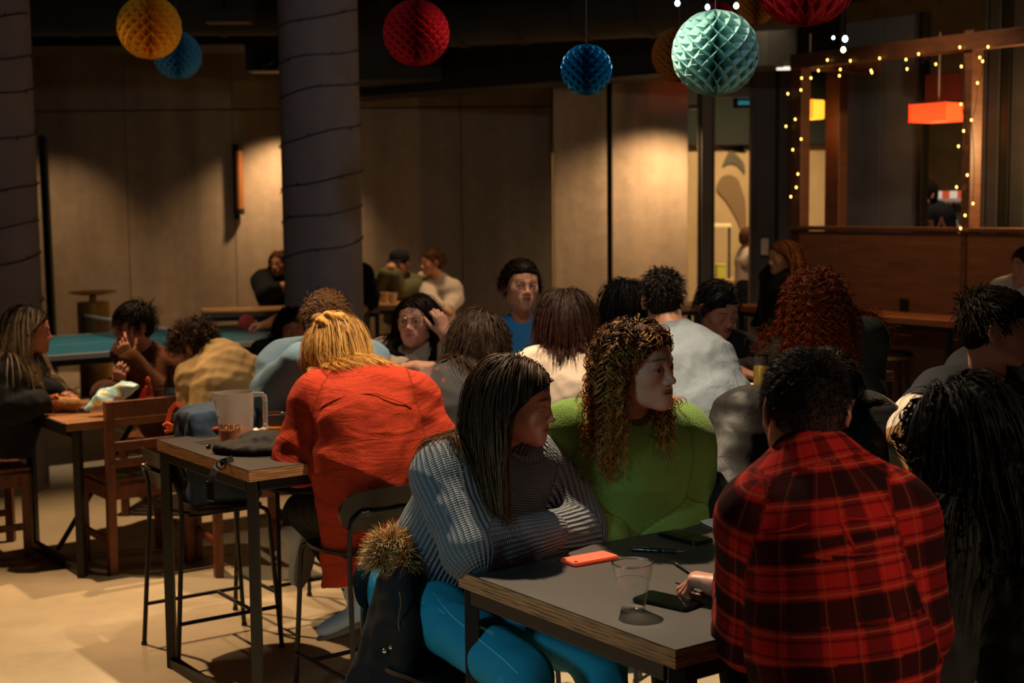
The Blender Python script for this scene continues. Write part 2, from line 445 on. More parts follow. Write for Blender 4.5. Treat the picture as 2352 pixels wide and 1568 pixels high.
t = thing('teal_reflection', aty(1718, 220, 13.6), 'blurred teal glowing sign behind the glass above the door', 'sign')  # added emitter that imitates a teal reflection in the glass, no real sign
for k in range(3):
    c = aty(1716, 206 + 15 * k, 13.6); MB().box(c, (.10 - .015 * abs(k - 1), .012, .018), bev=.004).build('tube', plain('teal_glow', '#2f7f88', .5, emit='#3fa6b0', estr=.35 + .4 * (k == 1)), t)  # emissive bars give the imitated reflection its glow, not lamp tubes
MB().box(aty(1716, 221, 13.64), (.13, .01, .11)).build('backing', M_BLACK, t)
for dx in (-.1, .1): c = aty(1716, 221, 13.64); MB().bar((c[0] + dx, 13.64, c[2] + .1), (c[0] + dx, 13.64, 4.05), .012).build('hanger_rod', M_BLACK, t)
# room behind the glass
M_FAR = plain('far_wall_paint', '#c9a878', 0.9, noise=0.12, nscale=2)
struct(MB().box((3.3, 17.2, 2.0), (3.2, 0.08, 2.05)).build('wall_far', M_FAR))
struct(MB().box((3.3, 17.0, 3.2), (3.2, 0.1, 0.75)).build('trim_4', plain('far_dark', '#2a2d24', 0.9)))
mur = thing('wall_mural', aty(1680, 430, 17.1), 'pale mural with dark curved letter shapes seen through the glass door', 'mural')
M_MUR = plain('mural_brown', '#8d6e4c', 0.9); M_MUR2 = plain('mural_olive', '#6d624c', 0.9)
def px_poly(name, pts, Y, mat, parent, th=0.02):
    P = [aty(a, b, Y) for a, b in pts]; o = P[0]
    return MB().prism([(p[0] - o[0], p[2] - o[2]) for p in P], o, (1, 0, 0), (0, 0, 1), (0, -1, 0), th).build(name, mat, parent)
def smooth_poly(pts, n=6):
    out = []; k = len(pts)
    for i in range(k):
        p0, p1, p2, p3 = (np.array(pts[(i + j) % k], float) for j in (-1, 0, 1, 2))
        for s in range(n):
            u = s / n
            out.append(tuple(0.5 * (2 * p1 + (p2 - p0) * u + (2 * p0 - 5 * p1 + 4 * p2 - p3) * u * u + (3 * p1 - p0 - 3 * p2 + p3) * u ** 3)))
    return out
px_poly('mural_shape', smooth_poly([(1646, 435), (1656, 408), (1676, 402), (1694, 412), (1703, 436), (1712, 470), (1712, 545), (1690, 500), (1668, 462)]), 17.1, M_MUR, mur)
px_poly('mural_shape', smooth_poly([(1659, 382), (1672, 352), (1680, 346), (1706, 372), (1710, 398), (1692, 380), (1674, 376)]), 17.1, M_MUR2, mur)
px_poly('mural_shape', [(1636, 330), (1650, 338), (1664, 345), (1680, 333), (1700, 330), (1712, 350), (1725, 330), (1725, 290), (1636, 290)], 17.1, M_MUR2, mur)
# kitchen shelf and counters behind the door
t = thing('serving_counter', aty(1690, 640, 15.6), 'blurred serving counter with bright shelf seen through the glass door', 'counter')
a, b = aty(1630, 640, 15.6), aty(1760, 640, 15.6)
MB().box(((a[0] + b[0]) / 2, 15.7, 0.45), ((b[0] - a[0]) / 2, 0.25, 0.45), bev=.01).build('base', plain('counter_base', '#6f6f66', 0.7), t)
MB().box(((a[0] + b[0]) / 2, 15.7, 0.92), ((b[0] - a[0]) / 2 + .03, 0.28, 0.025), bev=.008).build('worktop', plain('counter_top', '#b08b5a', 0.5), t)
c = aty(1656, 518, 15.6); MB().box(c, (0.10, 0.1, 0.02), bev=.005).build('shelf', plain('shelf_cream', '#e8cf95', 0.5), t)
MB().box((c[0] + 0.09, 15.6, (c[2] + 0.9) / 2), (0.012, 0.012, (c[2] - 0.9) / 2)).build('shelf_post', M_BLACK, t)
for k, (px, py, col, lab) in enumerate(((1655, 625, '#c9c24a', 'yellow green crate behind the glass door on the counter'), (1742, 640, '#b9c45a', 'lime green box at the right of the counter behind glass'))):
    c = aty(px, py, 15.5); t = thing('storage_crate', (c[0], c[1], 0.945), lab, 'crate')
    MB().box((c[0], c[1], 1.02), (0.05, 0.05, 0.075), bev=0.012).build('crate_body', plain('crate_' + col[1:], col, 0.6), t)
    MB().box((c[0], c[1], 1.102), (0.055, 0.055, 0.008), bev=0.004).build('crate_rim', plain('crate_' + col[1:], col, 0.6), t)
spot('kitchen_lamp', (2.6, 14.6, 3.2), (2.4, 16.6, 1.1), 330, (1.0, 0.75, 0.45), 110, 0.9, 0.1)

# ------------------------------------------------------------------ wooden kiosk on the right
K0 = np.array([2.19, 10.72, 0.0]); KD = BX; KN = AX            # along the front / away from the room
def kpt(px, py, off=0.0):
    d = _ray(px, py); P = K0 + KN * off; n = KN
    s = ((P - np.array([0, 0, CAM_H])) @ n) / (d @ n); return np.array([0, 0, CAM_H]) + d * s
def ks(px, off=0.0, py=500):  # distance along the front
    return (kpt(px, py, off) - K0) @ KD
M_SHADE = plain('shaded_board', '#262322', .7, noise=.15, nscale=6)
kiosk = thing('wooden_kiosk', K0 + KD * 0.8, 'brown wooden kiosk frame with window openings hung with fairy lights', 'kiosk')
def kbox(name, s0, s1, z0, z1, o0, o1, mat, bev=0.006, parent=kiosk):
    c = K0 + KD * (s0 + s1) / 2 + KN * (o0 + o1) / 2 + UPV * (z0 + z1) / 2
    return MB().box(c, ((s1 - s0) / 2, (o1 - o0) / 2, (z1 - z0) / 2), [KD, KN, UPV], bev).build(name, mat, parent)
s_l, s_l2, s_p, s_p2 = ks(1815), ks(1838), ks(2206), ks(2226)
Z_S = 1.60; Z_T = 2.78
kbox('corner_post', s_l, s_l2, 0, Z_T, 0, 0.10, M_KWOOD)
kbox('centre_post', s_p, s_p2, 0, Z_T + .12, 0, 0.12, M_KWOOD)
kbox('top_beam', s_l, 3.2, Z_T - .01, Z_T + .10, -0.02, 0.08, M_KWOOD)
kbox('sill', s_l, 3.2, Z_S - .03, Z_S, -0.015, 0.14, M_KWOOD)
pw = [s_l, s_l + 0.46, s_p + 0.02, s_p + 0.75, s_p + 1.5, 3.2]
for k in range(len(pw) - 1):
    for z0, z1 in ((0.05, 0.84), (0.846, Z_S - 0.035)):
        kbox('front_panel', pw[k] + .003, pw[k + 1] - .003, z0, z1, 0.0, 0.03, M_KPANEL, 0.003)
kbox('back_post', ks(1893, .5), ks(1925, .5), 0, Z_T, .5, .6, M_KWOOD)
kbox('side_beam', s_l, s_l2, Z_T - .01, Z_T + .08, 0.08, 1.2, M_KWOOD)
for a_, b_ in ((1936, 2020), (2021, 2106)):
    kbox('grey_panel', ks(a_, .9), ks(b_, .9), 0, 3.2, .9, .95, M_DARKP)
kbox('edge_strip', ks(2106, .9), ks(2118, .9), 0, 3.2, .88, .97, M_BLACK)
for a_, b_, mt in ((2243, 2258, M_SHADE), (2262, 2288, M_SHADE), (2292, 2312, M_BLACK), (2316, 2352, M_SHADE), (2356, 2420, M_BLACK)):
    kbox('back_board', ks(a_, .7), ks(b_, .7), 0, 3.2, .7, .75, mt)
kbox('red_shelf', ks(2118, .8), ks(2206, .8), 2.52, 2.72, .8, .9, plain('dark_red', '#5a2018', 0.6))
kbox('socket', ks(2073), ks(2092), 1.02, 1.10, -0.02, 0.0, M_BLACK, 0.004)
# warm lamp that lights the post's side and the sill
l = bpy.data.lights.new('kiosk_lamp', 'POINT'); l.energy = 60; l.color = (1, .62, .25); l.shadow_soft_size = .05
lo = bpy.data.objects.new('kiosk_lamp', l); COL.objects.link(lo); lo.location = tuple(kpt(2440, 330, 0.3))
# hanging lanterns
def lantern(pxa, pxb, pya, pyb, off, col, col2, label):
    a = kpt(pxa, pya, off); b = kpt(pxb, pyb, off); c = (a + b) / 2
    w = np.linalg.norm((b - a)[:2]) / 2; h = (a[2] - b[2]) / 2
    t = thing('paper_lantern', c, label, 'lantern', 'hanging lanterns in the kiosk')
    MB().box(c, (w, w * 0.8, h), [KD, KN, UPV], bev=0.012).build('shade', plain('lantern_' + col[1:], col, 0.6, emit=col, estr=1.5), t)
    e = 0.006
    for s_ in (-1, 1):
        for z_ in (-1, 1):
            MB().bar(c + KD * w * s_ - KN * w * .8 + UPV * h * z_ * .0 - UPV * h, c + KD * w * s_ - KN * w * .8 + UPV * h, e).build('edge_wire', plain('lantern_edge', col2, 0.6, emit=col2, estr=0.8), t)
    MB().tube([c + UPV * h, c + UPV * (h + 0.5)], 0.006, 6).build('cord', plain('cord_grey', '#8a7f74', 0.7), t)
    pl = bpy.data.lights.new('lantern_glow', 'POINT'); pl.energy = 2.0; pl.color = (1, .35, .1); pl.shadow_soft_size = .08
    po = bpy.data.objects.new('lantern_glow', pl); COL.objects.link(po); po.location = tuple(c - UPV * (h + .08))
lantern(1839, 1880, 232, 273, 0.25, '#ffb030', '#ff5a1a', 'glowing yellow cube lantern hanging in the left kiosk opening')
lantern(2115, 2197, 241, 278, 0.45, '#f0491c', '#e02a10', 'glowing red rectangular lantern hanging beside the kiosk post')
# street view behind the kiosk opening
c = kpt(2180, 446, 2.2); t = thing('striped_awning', c, 'red and white striped awning behind the kiosk post', 'awning')
L0 = ks(2128, 2.2); L1 = ks(2215, 2.2); n = 5
for k in range(n):
    s0, s1 = L0 + (L1 - L0) * k / n, L0 + (L1 - L0) * (k + 1) / n
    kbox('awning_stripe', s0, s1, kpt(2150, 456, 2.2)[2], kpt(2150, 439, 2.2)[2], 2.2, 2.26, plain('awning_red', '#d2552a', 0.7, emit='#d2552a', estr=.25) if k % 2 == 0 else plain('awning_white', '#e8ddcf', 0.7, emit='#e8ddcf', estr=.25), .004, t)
t = thing('graffiti_board', kpt(2190, 490, 2.35), 'pale board with dark graffiti scrawl below the striped awning', 'sign')
kbox('board', ks(2100, 2.35), ks(2225, 2.35), 0.9, kpt(2150, 456, 2.35)[2], 2.35, 2.39, plain('graffiti_base', '#b9a79a', 0.8), .004, t)
for k in range(7):
    px = 2177 + 5.5 * k; y0 = 468 + 4 * math.sin(k * 1.9); pts = [kpt(px + 4 * math.sin(u * 5 + k), y0 + u * (34 + 6 * math.cos(k)), 2.32) for u in np.linspace(0, 1, 8)]
    MB().tube(pts, 0.012, 5).build('scrawl', plain('graffiti_dark', '#3b3c34', 0.8), t, True)
M_LET = plain('pale_letters', '#c6a98f', 0.7)
text_obj('window_lettering', 'rts A', 0.115, kpt(2114, 521, 1.05), KD, UPV, M_LET, tag(empty('window_decal', kpt(2150, 521, 1.05)), 'pale lettering along the bottom of kiosk window opening', 'lettering'), 0.004, bold=0.002)
spot('street_lamp', tuple(kpt(2160, 150, 1.3)), tuple(kpt(2160, 480, 2.3)), 60, (1, .85, .7), 80, 0.9)
kb = struct(MB().box(K0 + KN * 5.0 + KD * 1.0 + UPV * 2, (5, 0.06, 2.1), [KD, KN, UPV]).build('wall_street', plain('street_wall', '#8d7a58', 0.9, noise=.3, nscale=3)))
spot('street_wash', tuple(K0 + KN * 3.0 + KD * 0.2 + UPV * 0.9), tuple(K0 + KN * 5 + KD * 0.2 + UPV * 1.7), 130, (1, .82, .5), 100, 1.0)

# fairy lights
BULBS = [(952,470),(1012,400),(1098,463),(1092,505),(1165,405),(1303,470),(1308,484),(1360,388),(1536,397),(1543,460),(1620,360),(1735,428),(1895,315),(1905,443),(1902,695),(1920,873),(1886,975),(1873,1247),(1945,1167),(1930,1436),(1900,1522)]
BULBS2 = [(902,520),(840,520),(835,600),(748,625),(797,795),(736,842),(837,927),(781,998),(815,1160),(804,1249),(768,1311)]
BULBS3 = [(2083,312),(2028,383),(2047,408),(2013,553),(1972,800),(1983,1357)]
M_BULB = plain('fairy_bulb', '#ffd27a', 0.4, emit='#ffc860', estr=7)
def fairy(bl, label):
    P = [kpt(1552 + a / 2.904, b / 2.904, -0.045) for a, b in bl]
    t = thing('fairy_lights', P[0], label, 'fairy lights', 'fairy light strings on the kiosk')
    path = []
    for a, b in zip(P[:-1], P[1:]):
        for u in np.linspace(0, 1, 6, endpoint=False): path.append(a + (b - a) * u + KN * 0.02 * math.sin(u * math.pi) - UPV * 0.01 * math.sin(u * math.pi))
    path.append(P[-1]); MB().tube(path, 0.003, 4).build('wire', M_BLACK, t, True)
    for p in P: MB().lathe([(0.002, .008), (.005, .005), (.0065, 0), (.0045, -.006), (.001, -.009)], p, 8).build('bulb', M_BULB, t, True)
fairy(BULBS, 'warm fairy light string along the kiosk top beam and centre post')
fairy(BULBS2, 'warm fairy light string winding down the kiosk corner post')
fairy(BULBS3, 'warm fairy light string on the orange lit side of kiosk post')

# ================================================================== bar tables
M_PLY = None
def ply_material():
    mt, nt, b = new_mat('plywood_edge')
    tc = nt.nodes.new('ShaderNodeTexCoord'); sx = nt.nodes.new('ShaderNodeSeparateXYZ'); nt.links.new(tc.outputs['Object'], sx.inputs[0])
    v = coords(nt, 'Object', (14, 14, 420))
    nz = _n(nt, 'ShaderNodeTexNoise', Scale=1.0, Detail=2.0); nt.links.new(v, nz.inputs['Vector'])
    mul = _n(nt, 'ShaderNodeMath', _operation='MULTIPLY'); mul.inputs[1].default_value = 2 * math.pi / 0.0085
    nt.links.new(sx.outputs[2], mul.inputs[0])
    sn = _n(nt, 'ShaderNodeMath', _operation='SINE'); nt.links.new(mul.outputs[0], sn.inputs[0])
    ma = _n(nt, 'ShaderNodeMath', _operation='MULTIPLY_ADD'); ma.inputs[1].default_value = 0.085; nt.links.new(sn.outputs[0], ma.inputs[0]); nt.links.new(nz.outputs[0], ma.inputs[2])
    nt.links.new(ramp(nt, ma.outputs[0], [(0.28, '#4a2e1a'), (0.42, '#765033'), (0.62, '#a87445'), (0.8, '#c08a55')]), b.inputs['Base Color'])
    b.inputs['Roughness'].default_value = 0.55; return mt
M_PLY = ply_material()
M_LAM = plain('black_laminate', '#362f2b', 0.42, spec=0.5, noise=0.06, nscale=8)
M_FRAME = plain('table_frame_steel', '#1b1814', 0.45, spec=0.4)

def bar_table(L, length, width, height, label, ax=AX, bx=BX, wood_top=None):
    """L: corner at the far-left; ax long axis, bx short axis towards the viewer"""
    L = np.array([L[0], L[1], 0.0]); c = L + ax * length / 2 + bx * width / 2
    t = thing('bar_table', c, label, 'table'); A3 = [ax, -bx, UPV]
    MB().box(c + UPV * (height - 0.022), (length / 2, width / 2, 0.0195), A3, bev=0.0015).build('plywood_core', wood_top or M_PLY, t)
    MB().box(c + UPV * (height - 0.0013), (length / 2, width / 2, 0.0013), A3).build('laminate_top', wood_top or M_LAM, t)
    g = 0.036; zt = height - 0.042; i_ = g / 2 + 0.006
    cs = [L + ax * (i_ if u == 0 else length - i_) + bx * (i_ if v == 0 else width - i_) for u in (0, 1) for v in (0, 1)]
    for p in cs: MB().bar(p, p + UPV * zt, g, bev=0.002).build('leg', M_FRAME, t)
    for a, b in ((0, 1), (2, 3), (0, 2), (1, 3)):
        d = (cs[b] - cs[a]); d /= np.linalg.norm(d)
        MB().bar(cs[a] + d * g / 2 + UPV * (zt - g / 2), cs[b] - d * g / 2 + UPV * (zt - g / 2), g, bev=0.002).build('apron', M_FRAME, t)
    for a, b in ((0, 1), (2, 3)):
        d = (cs[b] - cs[a]); d /= np.linalg.norm(d)
        MB().bar(cs[a] + d * g / 2 + UPV * g / 2, cs[b] - d * g / 2 + UPV * g / 2, g, bev=0.002).build('floor_bar', M_FRAME, t)
    return t
FGL = atz(1052, 1309, 0.9); FGF = atz(1548, 1495, 0.9)
LTL = atz(359.5, 1009, 0.9); LTF = atz(565, 1082, 0.9)
bar_table(FGL, 1.8, 0.79, 0.9, 'black topped bar table in the foreground with orange phone on it')
bar_table(LTL, 1.85, 0.82, 0.9, 'black topped bar table on the left carrying the beer pitcher')
bar_table((0.96, 6.26), 0.45, 0.55, 1.06, 'black bar table where a woman rests her hand beside a can')

# ================================================================== stools with backrest
M_SEAT = plain('stool_shell_black', '#070606', 0.32, spec=0.5)
def stool(c, face, label, group='black bar stools'):
    """c floor centre, face unit vector the sitter looks along"""
    f = np.array([face[0], face[1], 0.0]); f /= np.linalg.norm(f); s = np.array([f[1], -f[0], 0.0])   # s: sitter's right
    c = np.array([c[0], c[1], 0.0]); t = thing('bar_stool', c, label, 'stool', group)
    SH = 0.60; r = 0.0095
    def q(u, v, z): return c + s * u + f * v + UPV * z
    for sg in (-1, 1):
        # front leg bends into the seat rail; rear leg rises to the backrest
        MB().tube([q(sg * .185, .22, 0), q(sg * .165, .185, SH - .05), q(sg * .160, .175, SH - .025), q(sg * .15, .15, SH - .012), q(sg * .15, -.15, SH - .012)], r, 8).build('leg', M_FRAME, t, True)
        MB().tube([q(sg * .185, -.225, 0), q(sg * .172, -.185, SH - .02), q(sg * .172, -.19, SH + .08), q(sg * .165, -.205, SH + .13), q(sg * .14, -.222, SH + .155), q(0, -.24, SH + .16)], r, 8).build('leg', M_FRAME, t, True)
        MB().tube([q(sg * .181, .214, .17), q(sg * .181, -.218, .17)], r * .9, 8).build('side_rail', M_FRAME, t, True)
        for v in (.22, -.225): MB().lathe([(.013, 0), (.012, .012)], q(sg * .185, v, 0), 10).build('rubber_foot', M_BLACKG, t, True)
    MB().tube([q(-.181, 0.1, .17), q(.181, 0.1, .17)], r * .9, 8).build('foot_rail', M_FRAME, t, True)
    # seat: thin moulded shell, rounded square, front edge rolls down
    n = 14; V = []
    for k in range(2):
        for i in range(n + 1):
            for j in range(n + 1):
                u = -1 + 2 * i / n; v = -1 + 2 * j / n
                # squircle
                a = u * math.sqrt(max(0, 1 - 0.42 * v * v)); b = v * math.sqrt(max(0, 1 - 0.42 * u * u))
                z = SH + 0.008 - 0.012 * (1 - u * u) * (1 - v * v) - (0.028 * max(0, b - .55) ** 1.5 * 3) + 0.01 * max(0, -b - .6)
                V.append(q(a * .205, b * .205, z - (0.012 if k else 0)))
    def shell(V, name):
        m1 = n + 1; fs = []
        for i in range(n):
            for j in range(n):
                a = i * m1 + j; fs.append((a, a + 1, a + m1 + 1, a + m1)); o = m1 * m1; fs.append((o + a, o + a + m1, o + a + m1 + 1, o + a + 1))
        rim = [i * m1 for i in range(n + 1)] + [n * m1 + j for j in range(1, n + 1)] + [i * m1 + n for i in range(n - 1, -1, -1)] + [j for j in range(n - 1, 0, -1)]
        o = m1 * m1
        for a, b in zip(rim, rim[1:] + rim[:1]): fs.append((a, b, b + o, a + o))
        MB().raw(V, fs).build(name, M_SEAT, t, True)
    shell(V, 'seat')
    V = []
    for k in range(2):
        for i in range(n + 1):
            for j in range(n + 1):
                u = -1 + 2 * i / n; v = -1 + 2 * j / n
                a = u * math.sqrt(max(0, 1 - 0.3 * v * v)); b = v * math.sqrt(max(0, 1 - 0.3 * u * u))
                V.append(q(a * .205, -.212 - .02 * (b) + .05 * a * a - .012 * k - 0.01, SH + .16 + b * .078))
    shell(V, 'backrest')
    for sg in (-1, 1): MB().lathe([(.012, -.004), (.010, .004)], q(sg * .12, -.228, SH + .155), 10, [s, UPV, -f]).build('bolt', plain('bolt_steel', '#8a8580', .35, .9), t, True)
    return t
LTC = lambda a, b: np.array([LTL[0], LTL[1], 0]) + AX * a + BX * b
FTC = lambda a, b: np.array([FGL[0], FGL[1], 0]) + AX * a + BX * b
stool((-1.24, 5.70), (0.82, 0.57), 'black bar stool with a backpack on its seat at left table')
stool(LTC(0.43, 0.86), -BX, 'black bar stool under the woman in the red shirt')
stool(FTC(0.13, -0.24), (.45, -.89), 'black bar stool with the fur trimmed coat over its backrest')
stool(FTC(0.72, -0.30), BX, 'black bar stool under the woman in the green sweater')
stool(FTC(1.40, -0.30), BX, 'black bar stool under the person in the dark jacket with rings')
stool(FTC(0.22, 1.02), -BX, 'black bar stool under the man in the red plaid shirt')
stool(FTC(0.80, 1.05), -BX, 'black bar stool under the long haired person at right edge')
stool(LTC(0.74, -0.32), BX, 'black bar stool under the man in the light blue shirt')
stool(LTC(0.84, 0.99), -BX, 'black bar stool under the woman in the sheer black top')
stool((0.28, 5.43), (0.05, 1), 'black bar stool under the white shirted woman with bob hair')
stool((0.80, 5.52), (-0.1, 1), 'black bar stool under the man with the pale denim shirt')
stool((0.55, 7.05), (0.1, 1), 'black bar stool under the person with straight black hair')
stool((-1.42, 9.02), (0.1, -1), 'black bar stool under the dark haired person by the column')
stool((0.06, 6.85), (0.1, -1), 'black bar stool under the woman in the blue tee')
stool((-0.46, 6.62), (0.1, -1), 'black bar stool under the woman with round glasses')

# ================================================================== wooden table and chairs on the left
M_OAK = wood('reclaimed_wood', '#5d3a22', '#9a6a3f', (2, 2, 2), 0.5, 5)
M_CHW = wood('chair_brown_wood', '#4a2613', '#7d4524', (4, 4, 1.2), 0.45, 6)
WTC = atz(152, 973, 0.765); WTC = np.array([WTC[0], WTC[1], 0])
t = thing('wooden_table', WTC + AX * .9 - BX * .4, 'wooden plank table with black steel frame by left edge holding snacks', 'table')
wl, ww = 1.5, 0.80; npk = 6
PK = ['#8a5a34', '#a5713f', '#7c4d2c', '#96693f', '#6e4a33', '#a87843']
for k in range(npk):
    b0 = ww * k / npk; c = WTC + AX * wl / 2 - BX * (b0 + ww / npk / 2) + UPV * (0.765 - 0.02)
    MB().box(c, (wl / 2, ww / npk / 2 - .0015, 0.02), [AX, -BX, UPV], bev=.003).build('plank', wood('plank_%d' % k, tuple(x * .6 for x in lin(PK[k])), PK[k], (2, 2, 2), .45, 5), t)
MB().bar(WTC - AX * 0.008 - UPV * -.738, WTC - BX * ww - AX * 0.008 + UPV * .738, 0.014, 0.054).build('end_band', M_FRAME, t)
for u in (0.06, wl - .06):
    a = WTC + AX * u - BX * .03; b = WTC + AX * u - BX * (ww - .03)
    for p in (a, b): MB().bar(p, p + UPV * .72, .06, .035, bev=.002).build('leg', M_FRAME, t)
    MB().bar(a + UPV * .02, b + UPV * .02, .035, .04, bev=.002).build('floor_bar', M_FRAME, t)
    MB().bar(a + UPV * .705, b + UPV * .705, .035, .04, bev=.002).build('crossbar', M_FRAME, t)
MB().bar(WTC + AX * .06 - BX * ww / 2 + UPV * .06, WTC + AX * .5 - BX * ww / 2 + UPV * .70, .02).build('brace', M_FRAME, t)

def wood_chair(c, face, label, paint=False):
    f = np.array([face[0], face[1], 0.0]); f /= np.linalg.norm(f); s = np.array([f[1], -f[0], 0.0]); c = np.array([c[0], c[1], 0.0])
    t = thing('wooden_chair', c, label, 'chair', 'brown wooden chairs at the left table')
    q = lambda u, v, z: c + s * u + f * v + UPV * z
    w = .2; SHH = .46
    for sg in (-1, 1):
        MB().bar(q(sg * w, .19, 0), q(sg * w, .19, SHH - .02), .042, .042, bev=.003).build('leg', M_CHW, t)
        MB().bar(q(sg * w, -.2, 0), q(sg * w, -.225, .86), .042, .045, up=tuple(f), bev=.003).build('leg', M_CHW, t)
        MB().bar(q(sg * w, -.18, SHH - .055), q(sg * w, .17, SHH - .055), .022, .07, bev=.002).build('seat_rail', M_CHW, t)
        MB().bar(q(sg * w, -.18, .16), q(sg * w, .17, .16), .02, .035, bev=.002).build('stretcher', M_CHW, t)
    for v in (.19, -.2): MB().bar(q(-w + .02, v, SHH - .055), q(w - .02, v, SHH - .055), .022, .07, bev=.002).build('seat_rail', M_CHW, t)
    for k in range(5):
        v = -.155 + .082 * k
        MB().box(q(0, v, SHH), (.039, w + .012, .009), [f, s, UPV], bev=.003).build('seat_slat', M_CHW, t)
    for z, h in ((.815, .085), (.635, .045), (.55, .04)):
        MB().bar(q(-w + .02, -.222 + .02 * (0.86 - z), z), q(w - .02, -.222 + .02 * (0.86 - z), z), .02, h, bev=.003).build('back_slat', M_CHW, t)
    for sg in (-1, 1):
        for z in (.815, .635, .55): MB().lathe([(.006, 0), (.005, .003)], q(sg * w, -.247, z), 8, [s, UPV, -f]).build('bolt', plain('bolt_steel', '#8a8580', .35, .9), t)
    if paint:
        for u, col in ((-.1, '#7fae2a'), (.0, '#4fb6d8'), (.1, '#d9d4cc')):
            MB().box(q(u * 1.15, -.115, SHH + .0098), (.038, .05, .0008), [s, f, UPV]).build('paint_patch', plain('paint_' + col[1:], col, .6, noise=.25, nscale=60), t)
    return t
wood_chair(atz(310, 1300, 0)[:2] + np.array([-.02, .12]), -BX, 'empty brown wooden slat chair with green blue and white paint on seat', True)
wood_chair((-1.35, 7.05), (-.45, .89), 'brown wooden chair under the person in the tan shirt')
wood_chair((-2.05, 8.35), (-.1, -1), 'brown wooden chair under the person in the brown sweater')
wood_chair((-2.78, 7.3), (.8, .5), 'brown wooden chair under the woman with two-tone blond hair')

# ================================================================== ping pong table
PC = np.array([-3.02, 11.03, 0.0])
M_TT = plain('table_tennis_blue', '#2f7f92', 0.4, noise=.08, nscale=3)
M_WHITE = plain('white_line', '#e6dfd4', 0.5)
t = thing('ping_pong_table', PC, 'blue green ping pong table with white border and net behind left table', 'ping pong table')
hl, hw = 1.37, .7625
for sg in (-1, 1):
    MB().box(PC + AX * sg * (hl / 2) + UPV * .748, (hl / 2 - .003, hw, .012), [AX, BX, UPV], bev=.002).build('playing_surface', M_TT, t)
for sg in (-1, 1):
    MB().box(PC + BX * sg * (hw - .01) + UPV * .7605, (hl, .01, .0008), [AX, BX, UPV]).build('side_line', M_WHITE, t)
    MB().box(PC + AX * sg * (hl - .01) + UPV * .7605, (.01, hw, .0008), [AX, BX, UPV]).build('end_line', M_WHITE, t)
    MB().box(PC + BX * sg * (hw + .004) + UPV * .742, (hl, .004, .018), [AX, BX, UPV]).build('edge_band', M_WHITE, t)
    MB().bar(PC + BX * sg * (hw - .06) - AX * (hl - .1) + UPV * .705, PC + BX * sg * (hw - .06) + AX * (hl - .1) + UPV * .705, .03, .06).build('rail', M_FRAME, t)
MB().box(PC + UPV * .7605, (hl, .0025, .0008), [AX, BX, UPV]).build('centre_line', M_WHITE, t)
for u in (-1, 1):
    for v in (-1, 1):
        MB().bar(PC + AX * u * .95 + BX * v * .55, PC + AX * u * .95 + BX * v * .55 + UPV * .69, .05, bev=.003).build('leg', M_FRAME, t)
    MB().bar(PC + AX * u * .95 - BX * .55 + UPV * .35, PC + AX * u * .95 + BX * .55 + UPV * .35, .03).build('crossbar', M_FRAME, t)
for v in (-1, 1):
    MB().bar(PC + BX * v * .91 + UPV * .70, PC + BX * v * .91 + UPV * .915, .022).build('net_post', M_FRAME, t)
    MB().bar(PC + BX * v * .70 + UPV * .72, PC + BX * v * .91 + UPV * .72, .02).build('net_clamp', M_FRAME, t)
MB().bar(PC - BX * .91 + UPV * .905, PC + BX * .91 + UPV * .905, .006, .018).build('net_tape', M_WHITE, t)
net = MB()
for k in range(91): net.bar(PC + BX * (-.9 + .02 * k) + UPV * .765, PC + BX * (-.9 + .02 * k) + UPV * .897, .0022)
for k in range(7): net.bar(PC - BX * .9 + UPV * (.77 + .02 * k), PC + BX * .9 + UPV * (.77 + .02 * k), .0022)
nt_ = net.build('net_mesh', plain('net_dark', '#20242a', .8), t); nt_['kind'] = 'stuff'

# ================================================================== background tables, counter, pedestal
M_BTOP = wood('light_table_wood', '#8a6238', '#b5844c', (2, 6, 6), .45, 3)
def plain_table(L, ax, bx, l, w, h, label):
    return bar_table(L, l, w, h, label, ax, bx, M_BTOP)
bt = atz(447, 712, .9); plain_table(bt + np.array([0, .25, 0]), np.array([.97, .243, 0]), np.array([.243, -.97, 0]), 1.5, .6, .9, 'light wooden high table behind the ping pong table')
bt = atz(826, 700, .9); plain_table(bt + np.array([0, .5, 0]), np.array([1., 0, 0]), np.array([0, -1., 0]), .62, .62, .9, 'light wooden high table with two paper cups behind the column')
bt = atz(1335, 702, 1.0); plain_table(np.array([bt[0], bt[1] + .35, 0]), np.array([1., 0, 0]), np.array([0, -1., 0]), .9, .45, 1.0, 'wooden high table standing in front of the lit concrete wall')
ct = thing('wall_counter', K0 + KD * .6 - KN * .18, 'long wooden counter shelf on black legs along the kiosk front', 'counter')
MB().box(K0 + KD * 1.35 - KN * .2 + UPV * .985, (1.72, .19, .022), [KD, KN, UPV], bev=.004).build('counter_top', wood('counter_wood', '#7a4526', '#9c5c33', (2, 2, 8), .4, 3), ct)
for s_ in (-.3, .62, 1.6, 2.6):
    MB().bar(K0 + KD * s_ - KN * .34, K0 + KD * s_ - KN * .34 + UPV * .96, .045, bev=.003).build('leg', M_FRAME, ct)
MB().bar(K0 - KD * .35 - KN * .34 + UPV * .945, K0 + KD * 3.0 - KN * .34 + UPV * .945, .03, .035).build('rail', M_FRAME, ct)

